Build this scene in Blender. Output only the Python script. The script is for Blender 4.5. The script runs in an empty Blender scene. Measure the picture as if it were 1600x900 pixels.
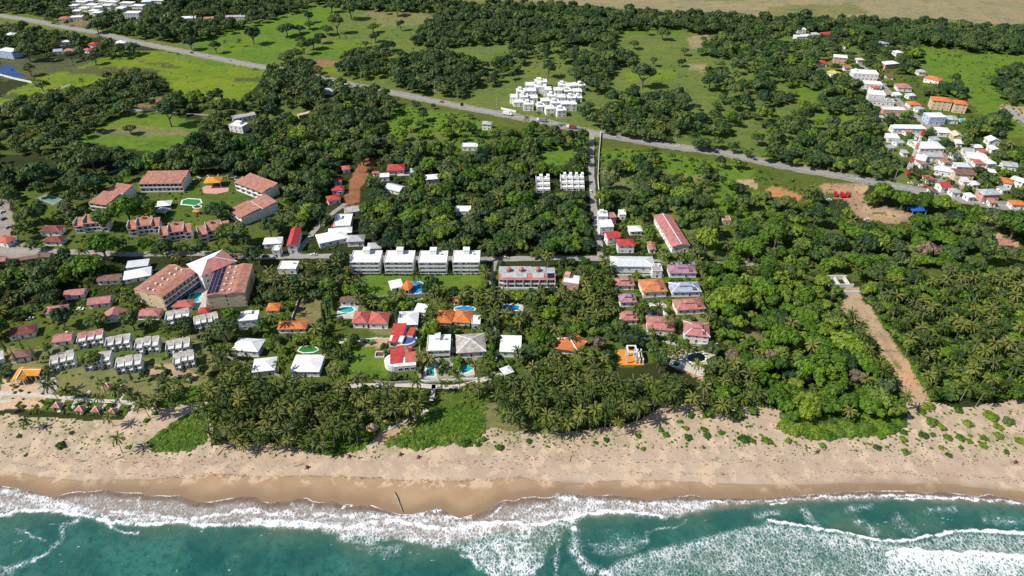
import bpy, bmesh, math, random
import numpy as np
from mathutils import Vector, Matrix

random.seed(7)
RNG = np.random.default_rng(11)
SC = bpy.context.scene
COL = SC.collection

# ------------------------------------------------------------------ camera
H = 250.0
F = 1080.0                       # focal length in photo pixels (1600 wide)
PITCH = math.radians(35.3)
cp, sp = math.cos(PITCH), math.sin(PITCH)
cam = bpy.data.cameras.new('camera')
cam.sensor_width = 36.0
cam.lens = 36.0 * F / 1600.0
cam.clip_start = 1.0
cam.clip_end = 20000.0
cam_o = bpy.data.objects.new('camera', cam)
COL.objects.link(cam_o)
cam_o.location = (0, 0, H)
cam_o.rotation_euler = (math.pi / 2 - PITCH, 0, 0)
SC.camera = cam_o


def unproj(px, py, z=0.0):
    """point of the plane at height z that the photo shows at pixel px, py (arrays or numbers)"""
    u = (np.asarray(px, float) - 800.0) / F
    v = (450.0 - np.asarray(py, float)) / F
    dy = cp + sp * v
    dz = -sp + cp * v
    t = (z - H) / dz
    return u * t, dy * t


def proj(x, y, z):
    x = np.asarray(x, float); y = np.asarray(y, float); z = np.asarray(z, float)
    dep = y * cp - (z - H) * sp
    upv = y * sp + (z - H) * cp
    dep = np.maximum(dep, 1e-3)
    return 800.0 + F * x / dep, 450.0 - F * upv / dep, dep


def scale_at(py, z=0.0):
    """photo pixels per metre (sideways) on the plane z at row py"""
    x, y = unproj(800, py, z)
    return F / float(y * cp - (z - H) * sp)


SEA = -3.0
# shoreline in photo pixels: the upper edge of the running water
SW = np.array([(-500, 735), (-200, 748), (0, 759), (25, 763), (50, 768), (85, 777), (100, 772), (112, 769), (125, 768), (135, 769), (150, 767), (165, 765), (180, 769), (200, 770), (220, 770), (232, 775), (250, 774), (265, 775), (280, 774), (295, 780), (310, 785), (330, 784), (352, 780), (375, 776), (400, 777),
               (412, 784), (425, 786), (435, 783), (452, 784), (465, 779), (480, 778), (488, 783), (500, 785), (520, 783), (532, 788), (545, 788), (560, 790), (580, 789), (600, 797), (625, 804), (645, 804), (665, 799), (685, 794), (694, 797), (702, 804), (718, 810), (732, 806), (750, 801), (768, 795), (778, 786), (790, 781),
               (803, 783), (815, 778), (835, 776), (850, 778), (862, 777), (870, 771), (884, 770), (900, 771), (912, 774), (925, 775), (940, 774), (955, 773), (975, 776), (1000, 779), (1015, 782), (1030, 779), (1045, 776), (1065, 776), (1080, 773), (1090, 775), (1100, 779), (1150, 779), (1200, 779), (1225, 776), (1250, 774),
               (1285, 772), (1320, 769), (1355, 767), (1390, 767), (1420, 767), (1440, 771), (1467, 768), (1500, 772), (1527, 776), (1545, 772), (1570, 778), (1600, 785), (1800, 792), (2100, 800)], float)


def smooth01(a, b, t):
    t = np.clip((np.asarray(t, float) - a) / (b - a), 0, 1)
    return t * t * (3 - 2 * t)


_swx, _swy = unproj(SW[:, 0], SW[:, 1], SEA)
_o = np.argsort(_swx)
_swx, _swy = _swx[_o], _swy[_o]


def shore_y(x):
    return np.interp(x, _swx, _swy)


_bsx = np.linspace(-900, 900, 361)
_bsy = np.convolve(np.pad(np.interp(_bsx, _swx, _swy), 6, mode='edge'), np.ones(13) / 13, mode='valid')


def vnoise(x, y, seed=0):
    """smooth value noise, about -1..1"""
    x = np.asarray(x, float); y = np.asarray(y, float)
    xi = np.floor(x).astype(np.int64); yi = np.floor(y).astype(np.int64)
    xf = x - xi; yf = y - yi
    u = xf * xf * (3 - 2 * xf); v = yf * yf * (3 - 2 * yf)

    def h(a, b):
        n = (a * 374761393 + b * 668265263 + seed * 974711) & 0xFFFFFFFF
        n = ((n ^ (n >> 13)) * 1274126177) & 0xFFFFFFFF
        n = n ^ (n >> 16)
        return (n & 0xFFFF) / 32767.5 - 1.0
    return (h(xi, yi) * (1 - u) + h(xi + 1, yi) * u) * (1 - v) + (h(xi, yi + 1) * (1 - u) + h(xi + 1, yi + 1) * u) * v


def fbm(x, y, octs=4, seed=0):
    s = 0; a = 1.0; t = 0
    for i in range(octs):
        s = s + a * vnoise(np.asarray(x) * 2 ** i, np.asarray(y) * 2 ** i, seed + i * 17); t += a; a *= 0.5
    return s / t


def terrain(x, y):
    d = np.asarray(y, float) - np.interp(x, _bsx, _bsy)          # metres inland of the water's edge
    z = np.interp(d, [-80, -12, 0, 10, 22, 40, 52], [-7, -3.8, -3.06, -2.5, -1.75, -0.35, 0.0])
    dune = smooth01(12, 26, d) * (1 - smooth01(44, 56, d))
    return z + dune * (0.35 * fbm(np.asarray(x) / 9.0, np.asarray(y) / 6.0, 3, 5) + 0.12 * vnoise(np.asarray(x) / 1.7, np.asarray(y) / 1.7, 8))


def G(px, py):
    """point on the terrain seen at a photo pixel"""
    z = 0.0
    for _ in range(4):
        x, y = unproj(px, py, z)
        z = float(terrain(x, y))
    return Vector((float(x), float(y), z))


# ------------------------------------------------------------------ scene helpers
def tag(o, label=None, cat=None, group=None, kind=None):
    if label: o['label'] = label
    if cat: o['category'] = cat
    if group: o['group'] = group
    if kind: o['kind'] = kind
    return o


def empty(name, loc=(0, 0, 0), rz=0.0):
    o = bpy.data.objects.new(name, None)
    o.empty_display_size = 0.5
    COL.objects.link(o)
    o.location = loc
    o.rotation_euler = (0, 0, rz)
    return o


def mesh_np(name, verts, faces, mats, parent=None, mat_idx=None, smooth=False, attrs=None, loc=None, link=True):
    """faces: int array (N,k) or list of such arrays"""
    me = bpy.data.meshes.new(name)
    verts = np.asarray(verts, np.float32)
    fl = [np.asarray(f, np.int32) for f in (faces if isinstance(faces, list) else [faces]) if len(f)]
    nl = sum(f.size for f in fl); nf = sum(len(f) for f in fl)
    me.vertices.add(len(verts)); me.vertices.foreach_set('co', verts.ravel())
    me.loops.add(nl); me.polygons.add(nf)
    me.loops.foreach_set('vertex_index', np.concatenate([f.ravel() for f in fl]))
    tot = np.concatenate([np.full(len(f), f.shape[1], np.int32) for f in fl])
    start = np.concatenate([[0], np.cumsum(tot)[:-1]]).astype(np.int32)
    me.polygons.foreach_set('loop_start', start)
    if mat_idx is not None:
        me.polygons.foreach_set('material_index', np.asarray(mat_idx, np.int32))
    me.polygons.foreach_set('use_smooth', np.full(nf, bool(smooth)))
    for m in (mats if isinstance(mats, (list, tuple)) else [mats]):
        me.materials.append(m)
    for k, v in (attrs or {}).items():
        v = np.asarray(v, np.float32)
        if v.ndim == 1:
            me.attributes.new(k, 'FLOAT', 'POINT').data.foreach_set('value', v)
        else:
            me.attributes.new(k, 'FLOAT_COLOR', 'POINT').data.foreach_set('color', v.ravel())
    me.update(calc_edges=True)
    o = bpy.data.objects.new(name, me)
    if link: COL.objects.link(o)
    if parent is not None: o.parent = parent
    if loc is not None: o.location = loc
    return o


class MB:
    """collects simple solids and links them as one mesh"""

    def __init__(self):
        self.v, self.f, self.mi = [], [], []

    def add(self, vs, fs, mi=0):
        n = len(self.v)
        self.v += [tuple(p) for p in vs]
        self.f += [tuple(i + n for i in f) for f in fs]
        self.mi += [mi] * len(fs)

    def box(self, x0, x1, y0, y1, z0, z1, mi=0):
        self.add([(x0, y0, z0), (x1, y0, z0), (x1, y1, z0), (x0, y1, z0), (x0, y0, z1), (x1, y0, z1), (x1, y1, z1), (x0, y1, z1)],
                 [(3, 2, 1, 0), (4, 5, 6, 7), (0, 1, 5, 4), (1, 2, 6, 5), (2, 3, 7, 6), (3, 0, 4, 7)], mi)

    def prism(self, pts, z0, z1, mi=0):
        n = len(pts)
        a = sum(pts[i][0] * pts[(i + 1) % n][1] - pts[(i + 1) % n][0] * pts[i][1] for i in range(n))
        if a < 0: pts = pts[::-1]
        self.add([(p[0], p[1], z0) for p in pts] + [(p[0], p[1], z1) for p in pts],
                 [tuple(range(n))[::-1], tuple(range(n, 2 * n))] + [(i, (i + 1) % n, n + (i + 1) % n, n + i) for i in range(n)], mi)

    def bar(self, a, b, w, h=None, mi=0):
        a, b = Vector(a), Vector(b)
        h = h or w
        d = (b - a).normalized()
        s = d.cross(Vector((0, 0, 1)))
        s = s.normalized() if s.length > 1e-4 else Vector((1, 0, 0))
        u = s.cross(d).normalized()
        s = s * w / 2; u = u * h / 2
        self.add([a - s - u, a + s - u, a + s + u, a - s + u, b - s - u, b + s - u, b + s + u, b - s + u],
                 [(0, 1, 2, 3), (7, 6, 5, 4), (0, 4, 5, 1), (1, 5, 6, 2), (2, 6, 7, 3), (3, 7, 4, 0)], mi)

    def tube(self, pts, rad, n=6, mi=0, cap=True):
        pts = [Vector(p) for p in pts]
        rad = rad if isinstance(rad, (list, tuple)) else [rad] * len(pts)
        vs, fs = [], []
        for i, p in enumerate(pts):
            d = (pts[min(i + 1, len(pts) - 1)] - pts[max(i - 1, 0)]).normalized()
            s = d.cross(Vector((0, 0, 1)))
            s = s.normalized() if s.length > 1e-3 else Vector((1, 0, 0))
            u = s.cross(d)
            for k in range(n):
                t = 2 * math.pi * k / n
                vs.append(p + (s * math.cos(t) + u * math.sin(t)) * rad[i])
        for i in range(len(pts) - 1):
            for k in range(n):
                fs.append((i * n + k, i * n + (k + 1) % n, (i + 1) * n + (k + 1) % n, (i + 1) * n + k))
        if cap:
            fs.append(tuple(range(n))[::-1]); fs.append(tuple((len(pts) - 1) * n + k for k in range(n)))
        self.add(vs, fs, mi)

    def build(self, name, mats, parent=None, loc=None, rz=None, smooth=False):
        me = bpy.data.meshes.new(name)
        me.from_pydata(self.v, [], self.f)
        for m in (mats if isinstance(mats, (list, tuple)) else [mats]):
            me.materials.append(m)
        me.polygons.foreach_set('material_index', np.array(self.mi, np.int32))
        if smooth: me.polygons.foreach_set('use_smooth', np.full(len(self.f), True))
        me.update()
        o = bpy.data.objects.new(name, me)
        COL.objects.link(o)
        if parent is not None: o.parent = parent
        if loc is not None: o.location = loc
        if rz is not None: o.rotation_euler = (0, 0, rz)
        return o


# ------------------------------------------------------------------ materials
class NT:
    def __init__(self, m):
        m.use_nodes = True
        self.t = m.node_tree
        self.b = self.t.nodes['Principled BSDF']
        self.b.inputs['Specular IOR Level'].default_value = 0.25

    def n(self, kind, **kw):
        nd = self.t.nodes.new(kind)
        for k, v in kw.items():
            if hasattr(nd, k) and not k.startswith('in_'):
                setattr(nd, k, v)
            else:
                nd.inputs[k[3:] if k.startswith('in_') else k].default_value = v
        return nd

    def l(self, a, b):
        self.t.links.new(a, b)

    def noise(self, scale, detail=3, rough=0.55, vec=None, dist=0.0):
        nd = self.t.nodes.new('ShaderNodeTexNoise')
        nd.inputs['Scale'].default_value = scale
        nd.inputs['Detail'].default_value = detail
        nd.inputs['Roughness'].default_value = rough
        nd.inputs['Distortion'].default_value = dist
        if vec is not None: self.l(vec, nd.inputs['Vector'])
        return nd.outputs['Fac']

    def coord(self, which='Object'):
        return self.t.nodes.new('ShaderNodeTexCoord').outputs[which]

    def pos(self):
        return self.t.nodes.new('ShaderNodeNewGeometry').outputs['Position']

    def mapr(self, val, a, b, c=0.0, d=1.0):
        nd = self.t.nodes.new('ShaderNodeMapRange')
        nd.interpolation_type = 'SMOOTHSTEP'
        for k, v in ((1, a), (2, b), (3, c), (4, d)):
            if hasattr(v, 'links') or hasattr(v, 'is_linked'):
                self.l(v, nd.inputs[k])
            else:
                nd.inputs[k].default_value = v
        self.l(val, nd.inputs[0])
        return nd.outputs[0]

    def math(self, op, a, b=None):
        nd = self.t.nodes.new('ShaderNodeMath'); nd.operation = op
        for i, v in enumerate((a, b)):
            if v is None: continue
            if isinstance(v, (int, float)): nd.inputs[i].default_value = v
            else: self.l(v, nd.inputs[i])
        return nd.outputs[0]

    def mix(self, fac, a, b, blend='MIX'):
        nd = self.t.nodes.new('ShaderNodeMix'); nd.data_type = 'RGBA'; nd.blend_type = blend
        for i, v in ((0, fac), (6, a), (7, b)):
            if isinstance(v, (int, float)): nd.inputs[i].default_value = v
            elif isinstance(v, (tuple, list)): nd.inputs[i].default_value = (*v[:3], 1)
            else: self.l(v, nd.inputs[i])
        return nd.outputs[2]

    def attr(self, name, out='Fac'):
        nd = self.t.nodes.new('ShaderNodeAttribute'); nd.attribute_name = name
        return nd.outputs[out]

    def bump(self, h, strength=0.4, dist=0.1):
        nd = self.t.nodes.new('ShaderNodeBump')
        nd.inputs['Strength'].default_value = strength
        nd.inputs['Distance'].default_value = dist
        self.l(h, nd.inputs['Height'])
        self.l(nd.outputs[0], self.b.inputs['Normal'])

    def out(self, col=None, rough=None):
        if col is not None:
            if isinstance(col, (tuple, list)): self.b.inputs['Base Color'].default_value = (*col[:3], 1)
            else: self.l(col, self.b.inputs['Base Color'])
        if rough is not None:
            if isinstance(rough, (int, float)): self.b.inputs['Roughness'].default_value = rough
            else: self.l(rough, self.b.inputs['Roughness'])


def newmat(name):
    return bpy.data.materials.new(name)


def plain(name, col, rough=0.7, var=0.25, scale=1.5, dirt=None, dirt_amt=0.5, metal=0.0):
    """base colour with soft mottling, and optional dirt stains"""
    m = newmat(name); t = NT(m)
    co = t.pos()
    n = t.noise(scale, 4, 0.6, co)
    c = t.mix(t.mapr(n, 0.3, 0.7), tuple(x * (1 - var) for x in col), tuple(min(1, x * (1 + var * .6)) for x in col))
    if dirt is not None:
        n2 = t.noise(scale * 0.35, 5, 0.7, co)
        c = t.mix(t.mapr(n2, 0.5, 0.75, 0, dirt_amt), c, dirt)
    t.out(c, rough)
    t.b.inputs['Metallic'].default_value = metal
    return m


def roofmat(name, col, stain, amt=0.6, var=0.3, rows=2.2):
    """sheet or tile roof: courses along the slope, weather streaks and blotches"""
    m = newmat(name); t = NT(m)
    co = t.coord('Object')
    w = t.t.nodes.new('ShaderNodeTexWave'); w.wave_type = 'BANDS'; w.bands_direction = 'X'
    w.inputs['Scale'].default_value = rows; w.inputs['Distortion'].default_value = 0.6
    w.inputs['Detail'].default_value = 1.0
    t.l(co, w.inputs['Vector'])
    mp = t.t.nodes.new('ShaderNodeMapping'); mp.inputs['Scale'].default_value = (1.3, 0.25, 0.25)
    t.l(co, mp.inputs['Vector'])
    n = t.noise(0.9, 5, 0.7, mp.outputs[0])
    n2 = t.noise(0.35, 4, 0.65, t.pos())
    c = t.mix(t.mapr(n2, 0.3, 0.7), tuple(x * (1 - var) for x in col), tuple(min(1, x * (1 + var * .5)) for x in col))
    c = t.mix(t.mapr(n, 0.5, 0.72, 0, amt), c, stain)
    c = t.mix(t.math('MULTIPLY', w.outputs['Fac'], 0.22), c, tuple(x * 0.55 for x in col))
    t.out(c, 0.75)
    t.bump(w.outputs['Fac'], 0.5, 0.06)
    return m


MAT = {}
MAT['white'] = plain('white_paint', (0.74, 0.73, 0.70), 0.6, 0.08, 0.8, (0.42, 0.40, 0.36), 0.35)
MAT['whiter'] = plain('clean_white_paint', (0.77, 0.77, 0.75), 0.55, 0.09, 0.4, (0.45, 0.43, 0.40), 0.45)
MAT['ruin'] = plain('weathered_white_plaster', (0.66, 0.65, 0.62), 0.8, 0.15, 0.5, (0.26, 0.24, 0.21), 0.6)
MAT['ruin_roof'] = plain('weathered_roof_slab', (0.40, 0.37, 0.34), 0.85, 0.3, 0.5, (0.15, 0.13, 0.11), 0.7)
MAT['cream'] = plain('cream_plaster', (0.60, 0.49, 0.32), 0.75, 0.12, 0.6, (0.40, 0.30, 0.18), 0.4)
MAT['pink'] = plain('pink_plaster', (0.58, 0.30, 0.26), 0.75, 0.15, 0.6, (0.35, 0.2, 0.17), 0.4)
MAT['salmon'] = plain('salmon_paving', (0.55, 0.30, 0.25), 0.8, 0.2, 0.8, (0.4, 0.28, 0.24), 0.5)
MAT['grey'] = plain('grey_concrete', (0.34, 0.33, 0.31), 0.85, 0.2, 0.5, (0.17, 0.16, 0.15), 0.6)
MAT['blue_wall'] = plain('blue_paint', (0.05, 0.09, 0.30), 0.6, 0.15)
MAT['lightblue'] = plain('pale_blue_paint', (0.42, 0.52, 0.72), 0.6, 0.15, 0.8, (0.3, 0.34, 0.42), 0.5)
MAT['glass'] = plain('dark_window_glass', (0.018, 0.022, 0.028), 0.12, 0.2)
MAT['wood'] = plain('brown_wood', (0.12, 0.065, 0.035), 0.7, 0.3)
MAT['orange_floor'] = plain('orange_floor_tiles', (0.62, 0.24, 0.04), 0.7, 0.2)
MAT['terra'] = roofmat('faded_terracotta_tiles', (0.43, 0.20, 0.145), (0.17, 0.11, 0.095), 0.7)
MAT['terra_or'] = roofmat('orange_terracotta_tiles', (0.58, 0.21, 0.08), (0.32, 0.15, 0.09), 0.45)
MAT['red'] = roofmat('red_sheet_roof', (0.48, 0.055, 0.05), (0.26, 0.06, 0.055), 0.5, 0.25)
MAT['coral'] = roofmat('coral_red_tiles', (0.52, 0.13, 0.105), (0.28, 0.10, 0.09), 0.5, 0.22)
MAT['pinkroof'] = roofmat('faded_pink_red_tiles', (0.47, 0.19, 0.175), (0.20, 0.12, 0.115), 0.65)
MAT['orange'] = roofmat('bright_orange_tiles', (0.60, 0.18, 0.055), (0.34, 0.13, 0.07), 0.55, 0.2)
MAT['amber'] = roofmat('amber_orange_roof', (0.64, 0.28, 0.035), (0.40, 0.19, 0.05), 0.35, 0.15)
MAT['maroon'] = roofmat('dark_red_shingles', (0.20, 0.06, 0.055), (0.10, 0.055, 0.05), 0.5)
MAT['brown'] = roofmat('brown_shingles', (0.20, 0.12, 0.09), (0.09, 0.07, 0.06), 0.5)
MAT['greyroof'] = roofmat('grey_sheet_roof', (0.42, 0.43, 0.43), (0.25, 0.25, 0.25), 0.4)
MAT['metal'] = roofmat('pale_grey_metal_roof', (0.60, 0.63, 0.66), (0.42, 0.42, 0.42), 0.3, 0.12)
MAT['whiteroof'] = roofmat('white_sheet_roof', (0.78, 0.79, 0.80), (0.48, 0.46, 0.43), 0.5, 0.12)
MAT['purple'] = roofmat('faded_mauve_tiles', (0.37, 0.22, 0.30), (0.2, 0.14, 0.17), 0.5)
MAT['slate'] = roofmat('blue_grey_tiles', (0.36, 0.42, 0.55), (0.26, 0.24, 0.25), 0.55)
MAT['yellow'] = roofmat('yellow_green_roof', (0.52, 0.50, 0.10), (0.35, 0.33, 0.1), 0.3)
MAT['blue'] = plain('blue_canvas', (0.02, 0.10, 0.42), 0.6, 0.2)
MAT['cyan'] = plain('bright_blue_canvas', (0.02, 0.30, 0.66), 0.55, 0.2)
MAT['thatch'] = plain('dry_palm_thatch', (0.36, 0.25, 0.18), 0.95, 0.35, 3.0, (0.2, 0.14, 0.1), 0.5)
MAT['solar'] = plain('solar_glass', (0.012, 0.016, 0.05), 0.15, 0.3, 3.0)
MAT['steel_red'] = plain('red_painted_steel', (0.60, 0.05, 0.04), 0.5, 0.1)
MAT['steel_white'] = plain('white_painted_steel', (0.72, 0.72, 0.72), 0.5, 0.1)
MAT['pole'] = plain('weathered_utility_pole', (0.38, 0.36, 0.33), 0.85, 0.2)
MAT['tyre'] = plain('black_rubber', (0.02, 0.02, 0.02), 0.8, 0.2)
MAT['drift'] = plain('bleached_driftwood', (0.30, 0.25, 0.20), 0.9, 0.3, 2.0)
MAT['bark'] = plain('grey_brown_bark', (0.16, 0.13, 0.10), 0.95, 0.35, 2.0)
MAT['palmbark'] = plain('pale_palm_trunk', (0.26, 0.22, 0.17), 0.95, 0.3, 3.0)


def carpaint(name, col):
    m = newmat(name); t = NT(m); t.out(col, 0.25); t.b.inputs['Specular IOR Level'].default_value = 0.5
    t.b.inputs['Coat Weight'].default_value = 0.3
    return m


def leafmat(name, dark, light, warm, scale=0.55, random_src='object', sat=1.0):
    """leaves: hue differs from tree to tree and from clump to clump"""
    m = newmat(name); t = NT(m)
    if random_src == 'object':
        r = t.t.nodes.new('ShaderNodeObjectInfo').outputs['Random']
    else:
        r = t.attr('tint')
    ramp = t.t.nodes.new('ShaderNodeValToRGB')
    e = ramp.color_ramp.elements
    e[0].position = 0.0; e[0].color = (*dark, 1)
    e[1].position = 1.0; e[1].color = (*warm, 1)
    for p, c in ((0.22, tuple((a + b) / 2 for a, b in zip(dark, light))), (0.5, light), (0.68, tuple(x * 1.05 for x in warm)), (0.8, tuple(a * .6 + b * .4 for a, b in zip(light, (.075, .085, .060)))), (0.9, tuple(a * .5 + b * .5 for a, b in zip(light, warm)))):
        k = e.new(p); k.color = (*c, 1)
    t.l(r, ramp.inputs[0])
    n = t.noise(scale, 3, 0.6, t.pos())
    c = t.mix(t.mapr(n, 0.32, 0.68, 0, 1), ramp.outputs[0], (1.75, 1.6, 1.3), 'MULTIPLY')
    n2 = t.noise(scale * 5.5, 2, 0.6, t.pos())
    c = t.mix(t.mapr(n2, 0.4, 0.75, 0, 0.3), c, (1.7, 1.55, 1.1), 'MULTIPLY')
    t.out(c, 0.55)
    t.b.inputs['Specular IOR Level'].default_value = 0.2
    t.b.inputs['Sheen Weight'].default_value = 0.0
    # light coming through the leaves
    tr = t.t.nodes.new('ShaderNodeBsdfTranslucent')
    t.l(c, tr.inputs['Color'])
    mx = t.t.nodes.new('ShaderNodeMixShader'); mx.inputs[0].default_value = 0.24
    out = t.t.nodes['Material Output']
    t.l(t.b.outputs[0], mx.inputs[1]); t.l(tr.outputs[0], mx.inputs[2]); t.l(mx.outputs[0], out.inputs['Surface'])
    return m


BD, BL, BW = (0.021, 0.047, 0.021), (0.043, 0.085, 0.027), (0.082, 0.122, 0.035)
MAT['leaf'] = leafmat('broadleaf_foliage', BD, BL, BW)
MAT['leaf_mass'] = leafmat('woodland_foliage', BD, BL, BW, random_src='tint')
MAT['lush'] = leafmat('lush_green_foliage', (0.032, 0.078, 0.012), (0.075, 0.150, 0.016), (0.130, 0.190, 0.024))
MAT['lush_mass'] = leafmat('lush_scrub_foliage', (0.032, 0.078, 0.012), (0.075, 0.150, 0.016), (0.130, 0.190, 0.024), random_src='tint')
PD, PL, PW = (0.028, 0.052, 0.012), (0.066, 0.096, 0.022), (0.140, 0.155, 0.042)
MAT['frond'] = leafmat('palm_fronds', PD, PL, PW, 1.2)
MAT['frond_mass'] = leafmat('palm_grove_fronds', PD, PL, PW, 1.2, 'tint')
MAT['dry'] = leafmat('dry_grey_twigs', (0.10, 0.085, 0.07), (0.13, 0.105, 0.085), (0.17, 0.13, 0.10))

# ------------------------------------------------------------------ light, sky, view
SUN_EL, SHADOW_DIR = math.radians(47), Vector((1.0, 0.32, 0)).normalized()
sun = bpy.data.lights.new('sun', 'SUN')
sun.energy = 4.6
sun.angle = math.radians(0.5)
sun.color = (1.0, 0.94, 0.85)
sun_o = bpy.data.objects.new('sun', sun)
COL.objects.link(sun_o)
_d = Vector((SHADOW_DIR.x * math.cos(SUN_EL), SHADOW_DIR.y * math.cos(SUN_EL), -math.sin(SUN_EL)))
sun_o.rotation_euler = _d.to_track_quat('-Z', 'Y').to_euler()
sun_o.location = (0, 300, 600)
w = bpy.data.worlds.new('World')
SC.world = w
w.use_nodes = True
sky = w.node_tree.nodes.new('ShaderNodeTexSky')
sky.sky_type = 'NISHITA'
sky.sun_disc = False
sky.sun_elevation = SUN_EL
sky.sun_rotation = math.atan2(-_d.x, -_d.y)
sky.air_density = 1.0
sky.dust_density = 0.6
bg = w.node_tree.nodes['Background']
bg.inputs['Strength'].default_value = 0.095
w.node_tree.links.new(sky.outputs[0], bg.inputs['Color'])
SC.view_settings.view_transform = 'Standard'
SC.view_settings.look = 'None'
SC.view_settings.exposure = 0.32
SC.view_settings.gamma = 1.0
SC.view_settings.use_curve_mapping = False
SC.render.engine = 'CYCLES'
cy = SC.cycles
cy.use_denoising = False
cy.max_bounces = 4
cy.diffuse_bounces = 2
cy.glossy_bounces = 2
cy.transmission_bounces = 2
cy.volume_bounces = 0
cy.transparent_max_bounces = 4
cy.caustics_reflective = False
cy.caustics_refractive = False
SC.render.film_transparent = False
# ------------------------------------------------------------------ land cover, read off the photograph
def inpoly(px, py, poly):
    px = np.asarray(px); py = np.asarray(py)
    r = np.zeros(px.shape, bool)
    n = len(poly); j = n - 1
    for i in range(n):
        xi, yi = poly[i]; xj, yj = poly[j]
        if yi != yj:
            c = ((yi > py) != (yj > py)) & (px < (xj - xi) * (py - yi) / (yj - yi) + xi)
            r ^= c
        j = i
    return r


COVER = {
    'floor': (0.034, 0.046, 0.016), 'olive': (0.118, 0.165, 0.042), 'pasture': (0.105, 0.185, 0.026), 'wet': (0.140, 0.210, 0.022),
    'tan': (0.250, 0.225, 0.130), 'lawn': (0.085, 0.135, 0.024), 'sand': (0.530, 0.395, 0.275), 'red': (0.270, 0.125, 0.068),
    'dirt': (0.42, 0.305, 0.195), 'earth': (0.33, 0.235, 0.150), 'yard': (0.28, 0.26, 0.23), 'scrub': (0.085, 0.120, 0.026), 'orange': (0.36, 0.20, 0.095),
    'vine': (0.062, 0.135, 0.016), 'brown': (0.22, 0.15, 0.09), 'dull': (0.17, 0.18, 0.075), 'marsh': (0.085, 0.10, 0.045)}
SAND_EDGE = [(-400, 640), (0, 648), (60, 652), (125, 658), (190, 656), (205, 646), (222, 640), (245, 632), (290, 634), (320, 628), (334, 645), (326, 700), (400, 692), (470, 700), (520, 713), (560, 704), (590, 690), (604, 697), (640, 702), (700, 694), (735, 699), (757, 676), (768, 668),
             (790, 676), (850, 678), (900, 676), (960, 668), (1008, 655), (1030, 640), (1080, 630), (1130, 642), (1200, 630), (1222, 648), (1225, 672), (1260, 684), (1330, 679), (1402, 674), (1410, 640), (1420, 622), (1450, 625), (1500, 640), (1560, 632), (1600, 622), (2000, 615)]
SAND = SAND_EDGE + [(2000, 1000), (-400, 1000)]
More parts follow.
